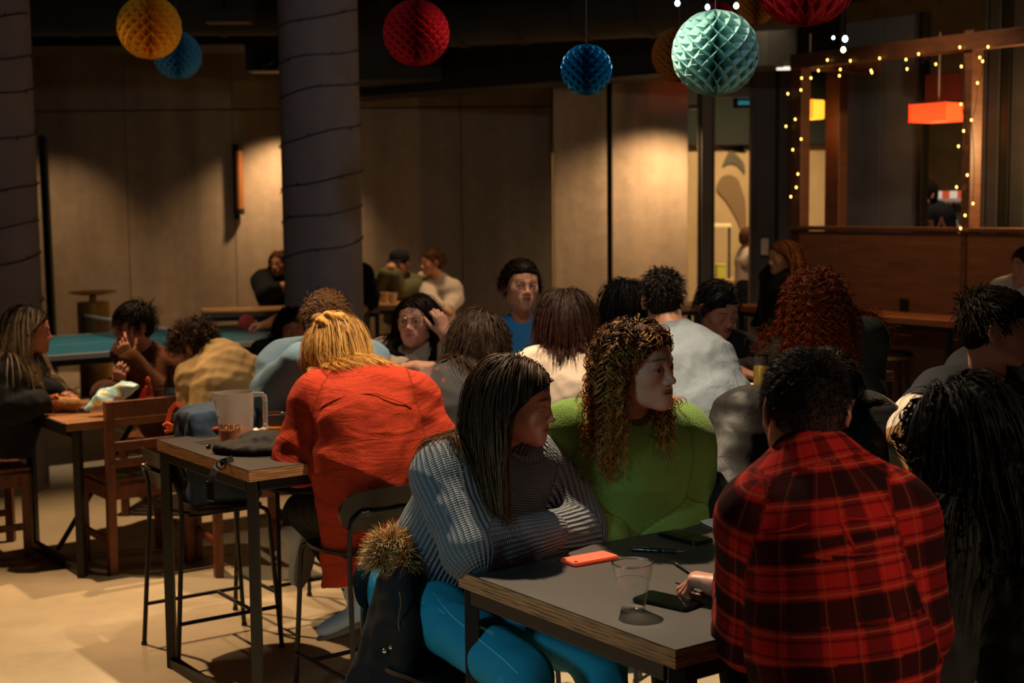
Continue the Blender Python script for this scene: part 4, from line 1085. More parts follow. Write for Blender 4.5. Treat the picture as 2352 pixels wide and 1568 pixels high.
def hairline(y): return np.interp(y, [-.12, -.05, -.015, .02, .05, .075, .1], [-.072, -.07, -.03, .0, .045, .066, .075])
def make_hair(root, R, c, hs, collider, st):
    """st: dict(color, tip, n, length, style, part, ...)  -> one 'hair' mesh"""
    r = np.random.default_rng(st.get('seed', 3)); style = st.get('style', 'long'); cap = st.get('cap', .012)
    # cap volume
    H = Sdf(); e0 = cap; e = cap * (.3 if st.get('n', 500) else 1)
    H.ell((0, -.017, .028), (.074 + e, .096 + e, .087 + e), k=.01)
    H.ell((0, .026, .05), (.062 + e * .8, .051 + e * .4, .044 + e), k=.03)
    if st.get('top'): H.ell((st.get('topx', 0), .01 + st.get('topy', 0), .075), (.056, .07, .03 + st['top']), k=.03)
    if style in ('short', 'crop'):
        H.ell((0, -.05, -.03), (.058 + e, .05 + e, .05), k=.03)
    else:
        H.ell((0, -.045, -.03), (.066 + e, .058 + e, .06), k=.03)
    for bc, br in st.get('buns', []): H.ell(bc, br, k=.008)
    fl = st.get('front', 0.0)
    H.ell((0, .122, -.034 - fl), (.074, .088, .096), k=.008, op='sub')
    if style in ('short', 'crop'):
        H.box((0, .068, -.105), (.2, .085, .085), None, .005, k=.02, op='sub')
        for sg in (-1, 1): H.ell((sg * .085, -.016, -.012), (.03, .026, .036), k=.006, op='sub')
        H.plane((0, 0, -.068), (0, .35, -1), k=.02)
    else:
        H.box((0, .085, -.13), (.2, .085, .09), None, .005, k=.02, op='sub')
        H.plane((0, 0, -.085), (0, 0, -1), k=.02)
    e = e0
    nf = wrinkle(st.get('capnoise', .002), 90, st.get('seed', 3))
    V, Q = H.mesh(st.get('capvox', .006) / hs, nf, .02)
    colr = np.array(lin(st['color'])); tip = np.array(lin(st.get('tip', st['color'])))
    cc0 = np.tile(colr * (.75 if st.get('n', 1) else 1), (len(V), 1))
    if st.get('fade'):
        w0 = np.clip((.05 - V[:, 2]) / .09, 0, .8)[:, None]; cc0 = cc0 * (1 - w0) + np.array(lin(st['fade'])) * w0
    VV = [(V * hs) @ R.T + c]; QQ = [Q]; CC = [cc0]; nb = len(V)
    n = st.get('n', 500)
    if n:
        i = np.arange(int(n * 2.2)) + .5; m_ = len(i)
        ph = np.arccos(1 - 1.75 * i / m_); th = math.pi * (1 + 5 ** .5) * i
        dirs = np.stack([np.cos(th) * np.sin(ph), np.sin(th) * np.sin(ph), np.cos(ph)], 1)
        rad = np.array([.074 + e * .7, .096 + e * .7, .087 + e * .7]); P = dirs * rad + np.array([0, -.017, .028])
        keep = P[:, 2] > hairline(P[:, 1]) - .004
        if st.get('minz') is not None: keep &= P[:, 2] > st['minz']
        P = P[keep]; dirs = dirs[keep]
        if len(P) > n: wt = 1 + 1.5 * (P[:, 2] > .06); sel = r.choice(len(P), n, replace=False, p=wt / wt.sum()); P = P[sel]; dirs = dirs[sel]
        P = P.astype(np.float32)
        for _ in range(3): P = P - H.grad(P) * (np.clip(H.at(P) + .002, -.03, .03))[:, None]
        n = len(P); N0 = dirs / rad; N0 /= np.linalg.norm(N0, axis=1, keepdims=True)
        part = st.get('part', 0.0); sx = np.sign(P[:, 0] - part); sx[sx == 0] = 1
        if style in ('long', 'curly', 'bob'):
            back = st.get('back', .45)
            ff = np.clip((P[:, 1] + .035) / .05, 0, 1); sd_ = np.clip(np.abs(P[:, 0]) / .08, 0, 1)
            D = np.stack([sx * (1.0 - .6 * sd_) * ff + (1 - ff) * P[:, 0] * 5, -back * np.ones(n), -.45 - .8 * sd_ - .8 * (1 - ff)], 1)
        else:
            fd = np.array(st.get('comb', (0, -1, .2))); D = np.tile(fd, (n, 1)) + r.normal(size=(n, 3)) * .35
        D = D - N0 * (D * N0).sum(1, keepdims=True); D /= np.linalg.norm(D, axis=1, keepdims=True)
        D = D + N0 * st.get('lift', .25); D /= np.linalg.norm(D, axis=1, keepdims=True)
        Pw = (P * hs) @ R.T + c; Dw = D @ R.T
        L = st['length'] * (1 + r.uniform(-.18, .12, n)) if np.isscalar(st['length']) else np.interp(P[:, 0] / .08, [-1, 1], st['length']) * (1 + r.uniform(-.18, .12, n))
        if style in ('short', 'crop'): L = L * np.clip((P[:, 2] + .045) / .09, .3, 1)
        if style == 'curly': L = L * np.where(r.random(n) < .4, r.uniform(.22, .6, n), 1.0)
        ns = st.get('steps', 18); step = L / ns; g = np.array(st.get('grav', (0, 0, -1)), float); inertia = st.get('inertia', .7)
        margin = r.uniform(.002, st.get('thick', .02), n); hm = r.uniform(.0, .7, n) * e
        wv = r.normal(size=(n, 3)) * st.get('frizz', .05)
        path = [Pw.copy()]; p = Pw.copy(); d = Dw.copy()
        pull = st.get('pull')            # (world point, strength, start fraction)
        for s_ in range(ns):
            f_ = s_ / ns
            d = d * inertia + g * (1 - inertia) + wv * (1 if s_ % 3 else -1)
            if pull is not None and f_ > pull[2]:
                q = np.asarray(pull[0]) - p; d = d + pull[1] * q / (np.linalg.norm(q, axis=1, keepdims=True) + .02)
            d /= np.linalg.norm(d, axis=1, keepdims=True); pn = p + d * step[:, None]
            # collide with skull (as ellipsoid) and body
            loc = ((pn - c) @ R) / hs; rl = np.array([.076, .097, .089]) + (e * .55 + hm)[:, None]; q = (loc - np.array([0, -.016, .027])) / rl; k_ = np.linalg.norm(q, axis=1)
            ins = k_ < 1
            if ins.any():
                loc[ins] = q[ins] / k_[ins][:, None] * rl[ins] + np.array([0, -.016, .027]); pn[ins] = (loc[ins] * hs) @ R.T + c
            # keep off the face: push strands back behind the cheek line
            if st.get('faceclear', True):
                loc = ((pn - c) @ R) / hs; yl = st.get('ylim', .022) + np.clip((loc[:, 2] - .0) / .06, 0, 1) * .05
                fa = (loc[:, 1] > yl) & (loc[:, 2] < .058) & (loc[:, 2] > -.14)
                loc[fa, 1] = yl[fa] + .12 * (loc[fa, 1] - yl[fa])
                fb = (loc[:, 1] > -.03) & (np.abs(loc[:, 0]) < .071) & (loc[:, 2] < .02) & (loc[:, 2] > -.12)
                sgn = np.where(P[:, 0] >= part, 1.0, -1.0); loc[fb, 0] = sgn[fb] * .072
                ch_ = fa | fb; pn[ch_] = (loc[ch_] * hs) @ R.T + c
            if collider is not None:
                dd = collider.at(pn.astype(np.float32)) - margin; ins = dd < 0
                if ins.any():
                    gr = collider.grad(pn[ins].astype(np.float32)); pn[ins] = pn[ins] + gr * (-dd[ins])[:, None]
            d = pn - p; d /= (np.linalg.norm(d, axis=1, keepdims=True) + 1e-9); p = pn; path.append(p.copy())
        path = np.stack(path, 1)
        if style in ('long', 'curly', 'bob') and st.get('mass', 200):
            mg = r.choice(n, min(n, st.get('mass', 200)), replace=False); MS = Sdf(); mr = min(.004, st.get('massr', .004))
            for g_ in mg:
                pp = path[g_]; ii = list(range(0, ns + 1, 2))
                for a_, b_ in zip(ii[:-1], ii[1:]):
                    ra, rb = (mr * (1 - .6 * (q_ / ns) ** 2) for q_ in (a_, b_)); MS.cone(pp[a_], pp[b_], ra, rb, k=.008)
            mv, mq = MS.mesh(st.get('mvox', .009), wrinkle(.0015, 120, 4), .02)
            tw = np.clip((np.linalg.norm(mv - c, axis=1) / max(np.max(L), .1) - st.get('tip0', .2) - .15) / .3, 0, 1)[:, None]
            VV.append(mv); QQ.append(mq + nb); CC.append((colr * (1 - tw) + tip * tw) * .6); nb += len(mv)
        rep = int(round(st.get('rep', 2) * st.get('dens', 1.35 if st.get('near') else .95))); clump = st.get('clump', .007)
        allp = []
        for k in range(rep):
            off = r.normal(size=(n, 1, 3)) * clump * (0 if k == 0 else 1); allp.append(path + off * np.linspace(.6, 1, ns + 1)[None, :, None])
        path = np.concatenate(allp); n2 = len(path)
        ow = path - c; ow[..., 2] *= np.where(ow[..., 2] > 0, 1.0, .15); ow /= (np.linalg.norm(ow, axis=2, keepdims=True) + 1e-9)
        path = path + ow * (r.uniform(.001, st.get('puff', .007), (n2, 1, 1)))
        if st.get('curl'):
            cr, pitch = st['curl']; up_ = 4 if st.get('fine', True) else 3
            tt = np.linspace(0, ns, ns * up_ + 1); i0 = np.clip(np.floor(tt).astype(int), 0, ns - 1); fr = (tt - i0)[None, :, None]
            path = path[:, i0] * (1 - fr) + path[:, i0 + 1] * fr
            T = np.gradient(path, axis=1); T /= (np.linalg.norm(T, axis=2, keepdims=True) + 1e-9)
            ref = np.array([.3, .5, .81]); u = np.cross(T, ref); u /= (np.linalg.norm(u, axis=2, keepdims=True) + 1e-9); w = np.cross(T, u)
            Ls = np.repeat(L[None], rep, 0).reshape(-1); sl = np.linspace(0, 1, path.shape[1])[None] * Ls[:, None]
            one = lambda lo_, hi_: np.tile(r.uniform(lo_, hi_, (n, 1)), (rep, 1))
            a = 2 * math.pi * sl / (pitch * one(.8, 1.25)) * np.sign(one(-1, 1)) + one(0, 6.28) + r.normal(size=(n2, 1)) * .8
            amp = cr * np.clip(sl / .05, .15, 1) * one(.6, 1.3)
            path = path + (np.cos(a) * amp)[..., None] * u + (np.sin(a) * amp)[..., None] * w
        wav = st.get('wave', 0)
        if wav:
            tt = np.linspace(0, 1, path.shape[1])[None]; a = tt * st.get('wavef', 9) + r.uniform(0, 6.28, (n2, 1)) * .35
            path = path + (np.sin(a) * wav * tt)[..., None] * (R @ np.array([1, .3, 0]))
        tt = np.linspace(0, 1, path.shape[1])[None]
        rr = min(st.get('r', .0022) * .8, .0022) * (1 - .75 * tt ** 2.2) * r.uniform(.7, 1.3, (n2, 1))
        v_ = r.uniform(.7, 1.35, (n2, 1)); cc = colr * v_
        v, q, cl = ribbons_np(path.astype(np.float32), rr.astype(np.float32), cc, c, r)
        if 'tip' in st:
            w = np.repeat(np.tile(np.clip((tt[0] - st.get('tip0', .2)) / .25, 0, 1), n2), 2)[:, None]; jit = np.repeat(r.uniform(.5, 1.3, n2), path.shape[1] * 2)[:, None]
            w = np.clip(w * jit, 0, 1); vv = np.repeat(v_, path.shape[1] * 2, axis=0); cl = cl * (1 - w) + tip * vv * w
        VV.append(v); QQ.append(q + nb); CC.append(cl)
    return mesh_np('hair', np.concatenate(VV), [np.concatenate(QQ)], M_HAIR, root, True, col=np.concatenate(CC))

# ------------------------------------------------------------------ fabrics
def fabric(name, color, rough=.85, weave=900, bump=.15, sheen=.03, var=.12, fold=0.0, fscale=14):
    if name in MATS: return MATS[name]
    mt, nt, b = new_mat(name); c = lin(color)
    v = coords(nt, 'UV'); nz = _n(nt, 'ShaderNodeTexNoise', Scale=weave, Detail=2.0); nt.links.new(v, nz.inputs['Vector'])
    n2 = _n(nt, 'ShaderNodeTexNoise', Scale=fscale, Detail=3.0, Distortion=.8); nt.links.new(coords(nt, 'UV', (1, .45, 1)), n2.inputs['Vector'])
    nt.links.new(ramp(nt, nz.outputs[0], [(.3, tuple(x * (1 - var) for x in c)), (.7, tuple(min(1, x * (1 + var)) for x in c))]), b.inputs['Base Color'])
    b.inputs['Roughness'].default_value = rough; b.inputs['Sheen Weight'].default_value = .06 if sheen > .3 else 0.0; b.inputs['Specular IOR Level'].default_value = .15
    b1 = _n(nt, 'ShaderNodeBump', Strength=bump, Distance=.002); nt.links.new(nz.outputs[0], b1.inputs['Height'])
    if fold:
        b2 = _n(nt, 'ShaderNodeBump', Strength=fold, Distance=.012); nt.links.new(n2.outputs[0], b2.inputs['Height']); nt.links.new(b2.outputs[0], b1.inputs['Normal'])
    nt.links.new(b1.outputs[0], b.inputs['Normal']); MATS[name] = mt; return mt
def knit(name, color, rib=.010, strength=.6, dark=.5, stitch=.006):
    """ribbed knit: ribs run along the limb (v), spaced around it (u)"""
    if name in MATS: return MATS[name]
    mt, nt, b = new_mat(name); c = lin(color)
    tc = nt.nodes.new('ShaderNodeTexCoord'); sx = nt.nodes.new('ShaderNodeSeparateXYZ'); nt.links.new(tc.outputs['UV'], sx.inputs[0])
    nzw = _n(nt, 'ShaderNodeTexNoise', Scale=18.0); nt.links.new(tc.outputs['UV'], nzw.inputs['Vector'])
    def wave(src, per, warp):
        a = _n(nt, 'ShaderNodeMath', _operation='MULTIPLY_ADD'); a.inputs[1].default_value = warp; nt.links.new(nzw.outputs[0], a.inputs[0]); nt.links.new(src, a.inputs[2])
        m_ = _n(nt, 'ShaderNodeMath', _operation='MULTIPLY'); m_.inputs[1].default_value = 2 * math.pi / per; nt.links.new(a.outputs[0], m_.inputs[0])
        s_ = _n(nt, 'ShaderNodeMath', _operation='SINE'); nt.links.new(m_.outputs[0], s_.inputs[0]); return s_.outputs[0]
    w1 = wave(sx.outputs[0], rib, .004); w2 = wave(sx.outputs[1], stitch, .003)
    ma = _n(nt, 'ShaderNodeMath', _operation='MULTIPLY_ADD'); ma.inputs[1].default_value = .35; nt.links.new(w2, ma.inputs[0]); nt.links.new(w1, ma.inputs[2])
    nt.links.new(ramp(nt, ma.outputs[0], [(0.0, tuple(x * dark for x in c)), (.6, c)]), b.inputs['Base Color'])
    bp = _n(nt, 'ShaderNodeBump', Strength=strength, Distance=rib * .5); nt.links.new(ma.outputs[0], bp.inputs['Height']); nt.links.new(bp.outputs[0], b.inputs['Normal'])
    b.inputs['Roughness'].default_value = .9; b.inputs['Specular IOR Level'].default_value = .15; MATS[name] = mt; return mt

# ------------------------------------------------------------------ person
def collar(root, center, up, fwd, r, h, mat, spread=.9, drop=.035, name='collar'):
    """folded shirt collar: band around the neck, open at the front"""
    up = norm(up); fwd = norm(fwd - up * (np.asarray(fwd) @ up)); rt = np.cross(fwd, up); V = []; n = 28
    prof = [(r, -.012), (r * .97, h * .6), (r * 1.0, h), (r * 1.10, h * .92), (r * 1.22, h - drop * .7), (r * 1.36, h - drop * 1.35), (r * 1.32, h - drop * 1.4), (r * 1.14, h * .5), (r * 1.04, -.012)]
    for i in range(n + 1):
        a = -math.pi * spread + 2 * math.pi * spread * i / n
        dv = -fwd * math.cos(a) + rt * math.sin(a); fr = (1 - math.cos(a)) / 2
        for rr, z in prof: V.append(np.asarray(center) + dv * rr + up * (z - .03 * fr) )
    m_ = len(prof); fs = []
    for i in range(n):
        for j in range(m_): fs.append((i * m_ + j, i * m_ + (j + 1) % m_, (i + 1) * m_ + (j + 1) % m_, (i + 1) * m_ + j))
    fs.append(list(range(m_))); fs.append([n * m_ + j for j in range(m_)][::-1])
    V = np.array(V); mb_ = MB().raw(V, fs); o = mb_.build(name, mat, root, True)
    l = o.data.uv_layers.new(name='UVMap'); co = np.empty(len(o.data.vertices) * 3, np.float32); o.data.vertices.foreach_get('co', co); co = co.reshape(-1, 3)
    li = np.empty(len(o.data.loops), np.int32); o.data.loops.foreach_get('vertex_index', li); uv = np.stack([co @ rt + .3 * (co @ fwd), co @ up], 1); l.data.foreach_set('uv', uv[li].astype(np.float32).ravel())
    return o

def person(label, pelvis, neck, head, look, face, top, hair, heading=0, arms=None, legs=None, pants=None, shoes=None, skin=SKIN_M,
           hs=1.0, sw=.17, vox=.010, hvox=.004, bulge=.0, male=False, build=1.0, group=None, shoulder_drop=.05, shoulders=None, extra=None, up_arm=.285, fore=.25, head_only=False):
    """pelvis/neck/head: world points; look=(heading,pitch,roll) of the head; heading of the chest in degrees clockwise from +Y"""
    pelvis, neck, head = (np.asarray(q, float) for q in (pelvis, neck, head))
    root = thing('person', (pelvis[0], pelvis[1], max(0.0, pelvis[2] - .14) if legs is None else 0.0), label, 'person', group)
    h_ = math.radians(heading); fwd = np.array([math.sin(h_), math.cos(h_), 0.0]); rt = np.array([math.cos(h_), -math.sin(h_), 0.0])
    axis = norm(neck - pelvis); fw = norm(fwd - axis * (fwd @ axis)); rt = norm(np.cross(fw, axis))
    e = top.get('infl', .012); B = build
    p0, p3 = pelvis, neck; p1 = pelvis + (neck - pelvis) * .36 - fw * bulge * .75; p2 = pelvis + (neck - pelvis) * .70 - fw * bulge
    up2 = norm(p3 - p2)
    if shoulders is None:
        shR = p3 - up2 * shoulder_drop + rt * sw; shL = p3 - up2 * shoulder_drop - rt * sw
    else: shR, shL = (np.asarray(q, float) for q in shoulders)
    # ---- arms
    arms = arms or {}
    chains = {}
    for sd, sh in (('R', shR), ('L', shL)):
        if sd in arms:
            a = arms[sd]
            if 'elbow' in a: el, wr = np.asarray(a['elbow'], float), np.asarray(a['wrist'], float)
            else: el, wr = ik(sh, a['wrist'], a.get('l1', up_arm), a.get('l2', fore), a.get('hint', -UPV))
            chains[sd] = (sh, el, wr)
        else:
            el = sh - UPV * up_arm * .96 + rt * (.06 if sd == 'R' else -.06); chains[sd] = (sh, el, el + fw * .12 - UPV * .18)
    # ---- garment field
    def torso(S, e, garment):
        w = 0 if garment else -.012
        f1 = (fw, top.get('flat', .76)); v1 = np.linalg.norm(p1 - p0); v2 = v1 + np.linalg.norm(p2 - p1)
        camr = norm(np.array([0, 0, 1.8]) - p2); ur = .15
        S.cone(p0, p1, (.155 + e) * B, (.132 + e + top.get('loose', 0)) * B, k=.05, flat=f1, bone=(camr, 0, ur), tag_=0)
        S.cone(p1, p2, (.132 + e + top.get('loose', 0)) * B, (.150 + e) * B, k=.05, flat=f1, bone=(camr, v1, ur), tag_=0)
        S.cone(p2, p3 - up2 * .055, (.150 + e) * B, (.085 + e) * B, k=.05, flat=(norm(fw - up2 * (fw @ up2)), .8), bone=(camr, v2, ur), tag_=0)
        for sd, sh in (('R', shR), ('L', shL)):
            S.cone(p2 + (p3 - p2) * .45 + (sh - p3) * .35, sh - (sh - p3) * .12, (.075 + e) * B, (.052 + e) * B, k=.05)
            S.cone(p3 - up2 * .012, sh, (.044 + e * .8) * B, (.046 + e) * B, k=.045)
        if top.get('bust'):
            for sg in (-1, 1): S.ell(p2 - axis * .02 + fw * (.085 + e) + rt * sg * .07, .055 + e * .4, k=.05)
    S = Sdf(); torso(S, e, True)
    sl = top.get('sleeve', 1.0)
    for sd, (sh, el, wr) in chains.items():
        camr = norm(np.array([0, 0, 1.8]) - el); r0 = .058 + e
        S.cone(sh, el, (.056 + e) * B, (.046 + e * 1.05) * B, k=.03, bone=(camr, 0, .06), tag_=1)
        if sl > .55:
            cuff = el + (wr - el) * min(1.0, (sl - .5) * 2); S.cone(el, cuff, (.046 + e * 1.05) * B, (.032 + e * top.get('cuff', .9)) * B, k=.02, bone=(camr, .285, .06), tag_=2)
    if top.get('neck') == 'crew': S.ell(p3 + up2 * .012, (.072, .072, .022), head_axes(up2, fw), k=.02)
    if top.get('neck') == 'turtle': S.cone(p3 - up2 * .0, p3 + up2 * .075 + fw * .012, .068, .062, k=.02, bone=(norm(np.array([0, 0, 1.8]) - p3), .6, .06), tag_=3)
    if top.get('neck') == 'hood':
        S.ell(p3 - fw * .065 + up2 * .03, (.105, .06, .065), head_axes(up2, fw), k=.03)
        for sg in (-1, 1): S.cone(p3 - fw * .05 + rt * sg * .085 + up2 * .05, p3 + fw * .075 + rt * sg * .045 - up2 * .03, .035, .024, k=.03)
    if top.get('neck') == 'scarf':
        S.cone(p3 + up2 * .01, p3 + up2 * .05, .085, .08, k=.03)
    if extra: extra(S, dict(p0=p0, p1=p1, p2=p2, p3=p3, fw=fw, rt=rt, up=up2, shR=shR, shL=shL, ch=chains))
    if top.get('vneck'): S.ell(p3 + fw * .10 + up2 * .0, (.045, .05, .075), head_axes(up2, fw), k=.01, op='sub')
    hem = top.get('hem', -.02); S.plane(p0 + axis * hem, -axis, .01, (p0, .45))
    dsp = wrinkle(top.get('wr', .007), top.get('wf', 34), top.get('seed', 5), top.get('waxis')) if top.get('wr', .007) else None
    V, Q = S.mesh(vox, dsp)
    bi, uv, T = S.bone_uv(V)
    col = None
    if top.get('colfn'): col = top['colfn'](V, np.array([b[5] for b in S.bones])[bi], uv, T, dict(p0=p0, p1=p1, p2=p2, p3=p3, fw=fw, rt=rt, up=up2, ch=chains))
    mesh_np(top.get('name', 'shirt'), V, [Q], top['mat'], root, True, uv=uv, col=col)
    if top.get('neck') == 'collar': collar(root, p3 - up2 * .004 + fw * .004, norm(up2 * .9 + fw * .15), fw, .064 * max(1, B * .95), top.get('ch', .042), top.get('cmat', top['mat']), drop=top.get('cdrop', .035))
    # ---- skin body: head, neck, hands in one mesh
    R = head_matrix(*look)
    nl = ((p3 - up2 * .05) - head) @ R / hs
    fo = dict(face or {}); oe = fo.get('open', 1.0)
    Hf = head_field(nl, oe, fo.get('mouth', 0), fo.get('nose', 1), fo.get('jaw', 1), fo.get('ear', 1), male)
    if fo.get('eyes') is False: hvox = max(hvox, .0075)
    BS = Hf.moved(R, head, hs); regs = [(head - .15 * hs, head + .15 * hs, hvox)]; eb = -.022
    # torso and arms under the clothes keep the body one continuous figure
    BS.cone(p3 - up2 * .10, p3, .035, .042, k=.03)
    for sd, (sh, el, wr) in chains.items():
        hd = arms.get(sd, {}).get('hand') if sd in arms else None; fa = norm(wr - el); cov = sl > .55
        if not cov or hd is not None or sl < .95:
            BS.cone(p3 - up2 * .06, sh, .03, .028, k=.02).cone(sh, el, .022 if cov else .046, .022 if cov else .041, k=.02)
            mf = el + (wr - el) * (max(0, (sl - .5) * 2 - .35) if cov else 0)
            if cov: BS.cone(el, mf, .022, .026, k=.02)
            BS.cone(mf, wr, .036 if not cov else .032, .0265, k=.02)
        if hd is not None:
            dv = norm(hd.get('dir', fa)); hv = hd.get('vox', hvox) * 1.25; cc_ = wr + dv * .07; regs.append((cc_ - .12, cc_ + .12, hv))
            hand_field(BS, wr, dv, hd.get('dorsal', UPV), hd.get('thumb_side', 1), hd.get('curl', (25, 35, 25)), hd.get('spread', 4), hd.get('thumb', (40, 20)), hd.get('scale', .95), hd.get('curls'))
    bv, bq = BS.mesh_axes(BS.axes(max(.02, hvox), regs))
    loc = ((bv - head) @ R) / hs; bc = np.tile(np.array(lin(skin), np.float32), (len(bv), 1)); hm = (np.linalg.norm(loc, axis=1) < .16) & (loc[:, 2] > -.125)
    bc[hm] = face_colors(loc[hm], skin, fo.get('brow', '#2a1a10'), fo.get('lips', '#a5574b'), oe, fo.get('beard'))
    mesh_np('body', bv, [bq], M_SKIN, root, True, col=bc)
    if oe > .05 and fo.get('eyes', True): eyes_mesh(root, R, head, hs, fo.get('gaze', (0, 1, 0)), fo.get('iris', '#3a2413'))
    if fo.get('mouth'):
        mesh_np('teeth', ((np.array([[sx_ * .011, .0865 + .002 * zz, -.0615 - .0035 * zz] for zz in (0, 1) for sx_ in (-1, -.5, 0, .5, 1)]) + np.array([[0, .004 * (1 - abs(sx_)), 0] for zz in (0, 1) for sx_ in (-1, -.5, 0, .5, 1)])) * hs) @ R.T + head, [np.array([(i, i + 1, i + 6, i + 5) for i in range(4)])], plain('teeth', '#cbbfae', .3), root)
    # ---- hair
    if hair:
        C_ = S if hair.get('collide', True) else None
        make_hair(root, R, head, hs, C_, hair)
    # ---- legs
    if legs is not None:
        for k, nm in enumerate(('R', 'L')):
            pass
        Lf = Sdf(); sp0 = p0
        Lf.cone(p0 - rt * .06, p0 + rt * .06, .125 * B, .125 * B, k=.04, bone=(norm(np.array([0, 0, 1.8]) - p0), 0, .12), tag_=0)
        ends = {}
        for sd, sg in (('R', 1), ('L', -1)):
            kn, an = (np.asarray(q, float) for q in legs[sd]); hp = p0 + rt * sg * .085 - axis * .02; camr = norm(np.array([0, 0, 1.8]) - kn)
            pe = (pants or {}).get('infl', .0)
            Lf.cone(hp, kn, (.092 + pe) * B, (.062 + pe) * B, k=.04, bone=(camr, 0, .08), tag_=1)
            an0 = an; an = an + (kn - an) * (pants or {}).get('crop', 0)
            Lf.cone(kn, an, (.060 + pe) * B, ((pants or {}).get('ankle', .042) + pe), k=.03, bone=(camr, .43, .08), tag_=2); ends[sd] = (kn, an0)
        v, q = Lf.mesh((pants or {}).get('vox', max(.013, vox * 1.1)), wrinkle((pants or {}).get('wr', .005), 45, 11))
        bi, uv, T = Lf.bone_uv(v)
        pcol = None
        if (pants or {}).get('colfn'): pcol = pants['colfn'](v, bi, uv, T)
        mesh_np('trousers', v, [q], pants['mat'], root, True, uv=uv, col=pcol)
        if shoes:
            for sd in ('R', 'L'):
                kn, an = ends[sd]; fdir = norm(shoes.get('dir_' + sd, fwd)); shoe(root, an, fdir, shoes['mat'], shoes.get('sole'), shoes.get('pitch_' + sd, 0))
    return root, dict(L=Lf if legs is not None else None, p3=p3, fw=fw, rt=rt, up=up2, R=R, head=head, ch=chains, hs=hs, S=S)

def seam(root, S, pts, r, mat, name='seam', n=24, off=.0):
    """stitched seam or fold lying on a garment surface"""
    P = np.array(pts, np.float32); k = len(P); tt = np.linspace(0, k - 1.001, n); i0 = tt.astype(int); fr = (tt - i0)[:, None]; p = P[i0] * (1 - fr) + P[i0 + 1] * fr
    for _ in range(5):
        d = S.at(p); p = p - S.grad(p) * (d - off)[:, None]
    return MB().tube(list(p), r, 6).build(name, mat, root, True)

def head_axes(up, fw):
    """rows x,y,z for an ellipsoid aligned to the torso"""
    up = norm(up); fw = norm(fw - up * (fw @ up)); return np.array([np.cross(fw, up), fw, up])

def shoe(root, ankle, fdir, mat, sole=None, pitch=0):
    a = np.asarray(ankle, float); f = norm([fdir[0], fdir[1], 0]); s = np.array([f[1], -f[0], 0]); p = math.radians(pitch)
    f2 = f * math.cos(p) - UPV * math.sin(p); u2 = UPV * math.cos(p) + f * math.sin(p)
    Rm = np.array([s, f2, u2]); S = Sdf()
    S.cone(a, a - u2 * .03, .046, .05, k=.02).ell(a - u2 * .055 + f2 * .05, (.046, .10, .032), Rm, k=.03).ell(a - u2 * .06 + f2 * .13, (.045, .065, .026), Rm, k=.02).ell(a - u2 * .045 - f2 * .03, (.04, .045, .045), Rm, k=.03)
    S.plane(a - u2 * .085, -u2, .003)
    v, q = S.mesh(.010); uv = np.stack([v @ s, v @ f2], 1)
    sh = mesh_np('shoe', v, [q], mat, root, True, uv=uv)
    G = Sdf(); G.ell(a - u2 * .085 + f2 * .06, (.053, .145, .018), Rm, k=.01)
    G.plane(a - u2 * .10, -u2, .002); v, q = G.mesh(.010); mesh_np('sole', v, [q], sole or plain('sole_rubber', '#b9b2a6', .7), sh, True)

def glasses(root, info, mat, shape='round', r=.021):
    R, c, hs = info['R'], info['head'], info['hs']; W = lambda p: (np.asarray(p) * hs) @ R.T + c
    m_ = MB()
    for sg in (-1, 1):
        pts = []
        for k in range(28):
            a = 2 * math.pi * k / 28; x, z = r * math.cos(a), r * .92 * math.sin(a); pts.append(W((sg * .032 + x, .0965 - .25 * abs(x) * (1 if x * sg > 0 else .2), -.004 + z)))
        m_.tube(pts, .0014 * hs, 6, closed=True)
        m_.tube([W((sg * .053, .091, .0)), W((sg * .072, .06, .0)), W((sg * .079, -.01, .0)), W((sg * .078, -.03, -.012))], .0013 * hs, 6)
    m_.tube([W((-.011, .098, -.002)), W((0, .102, .001)), W((.011, .098, -.002))], .0014 * hs, 6)
    return m_.build('glasses', mat, root, True)

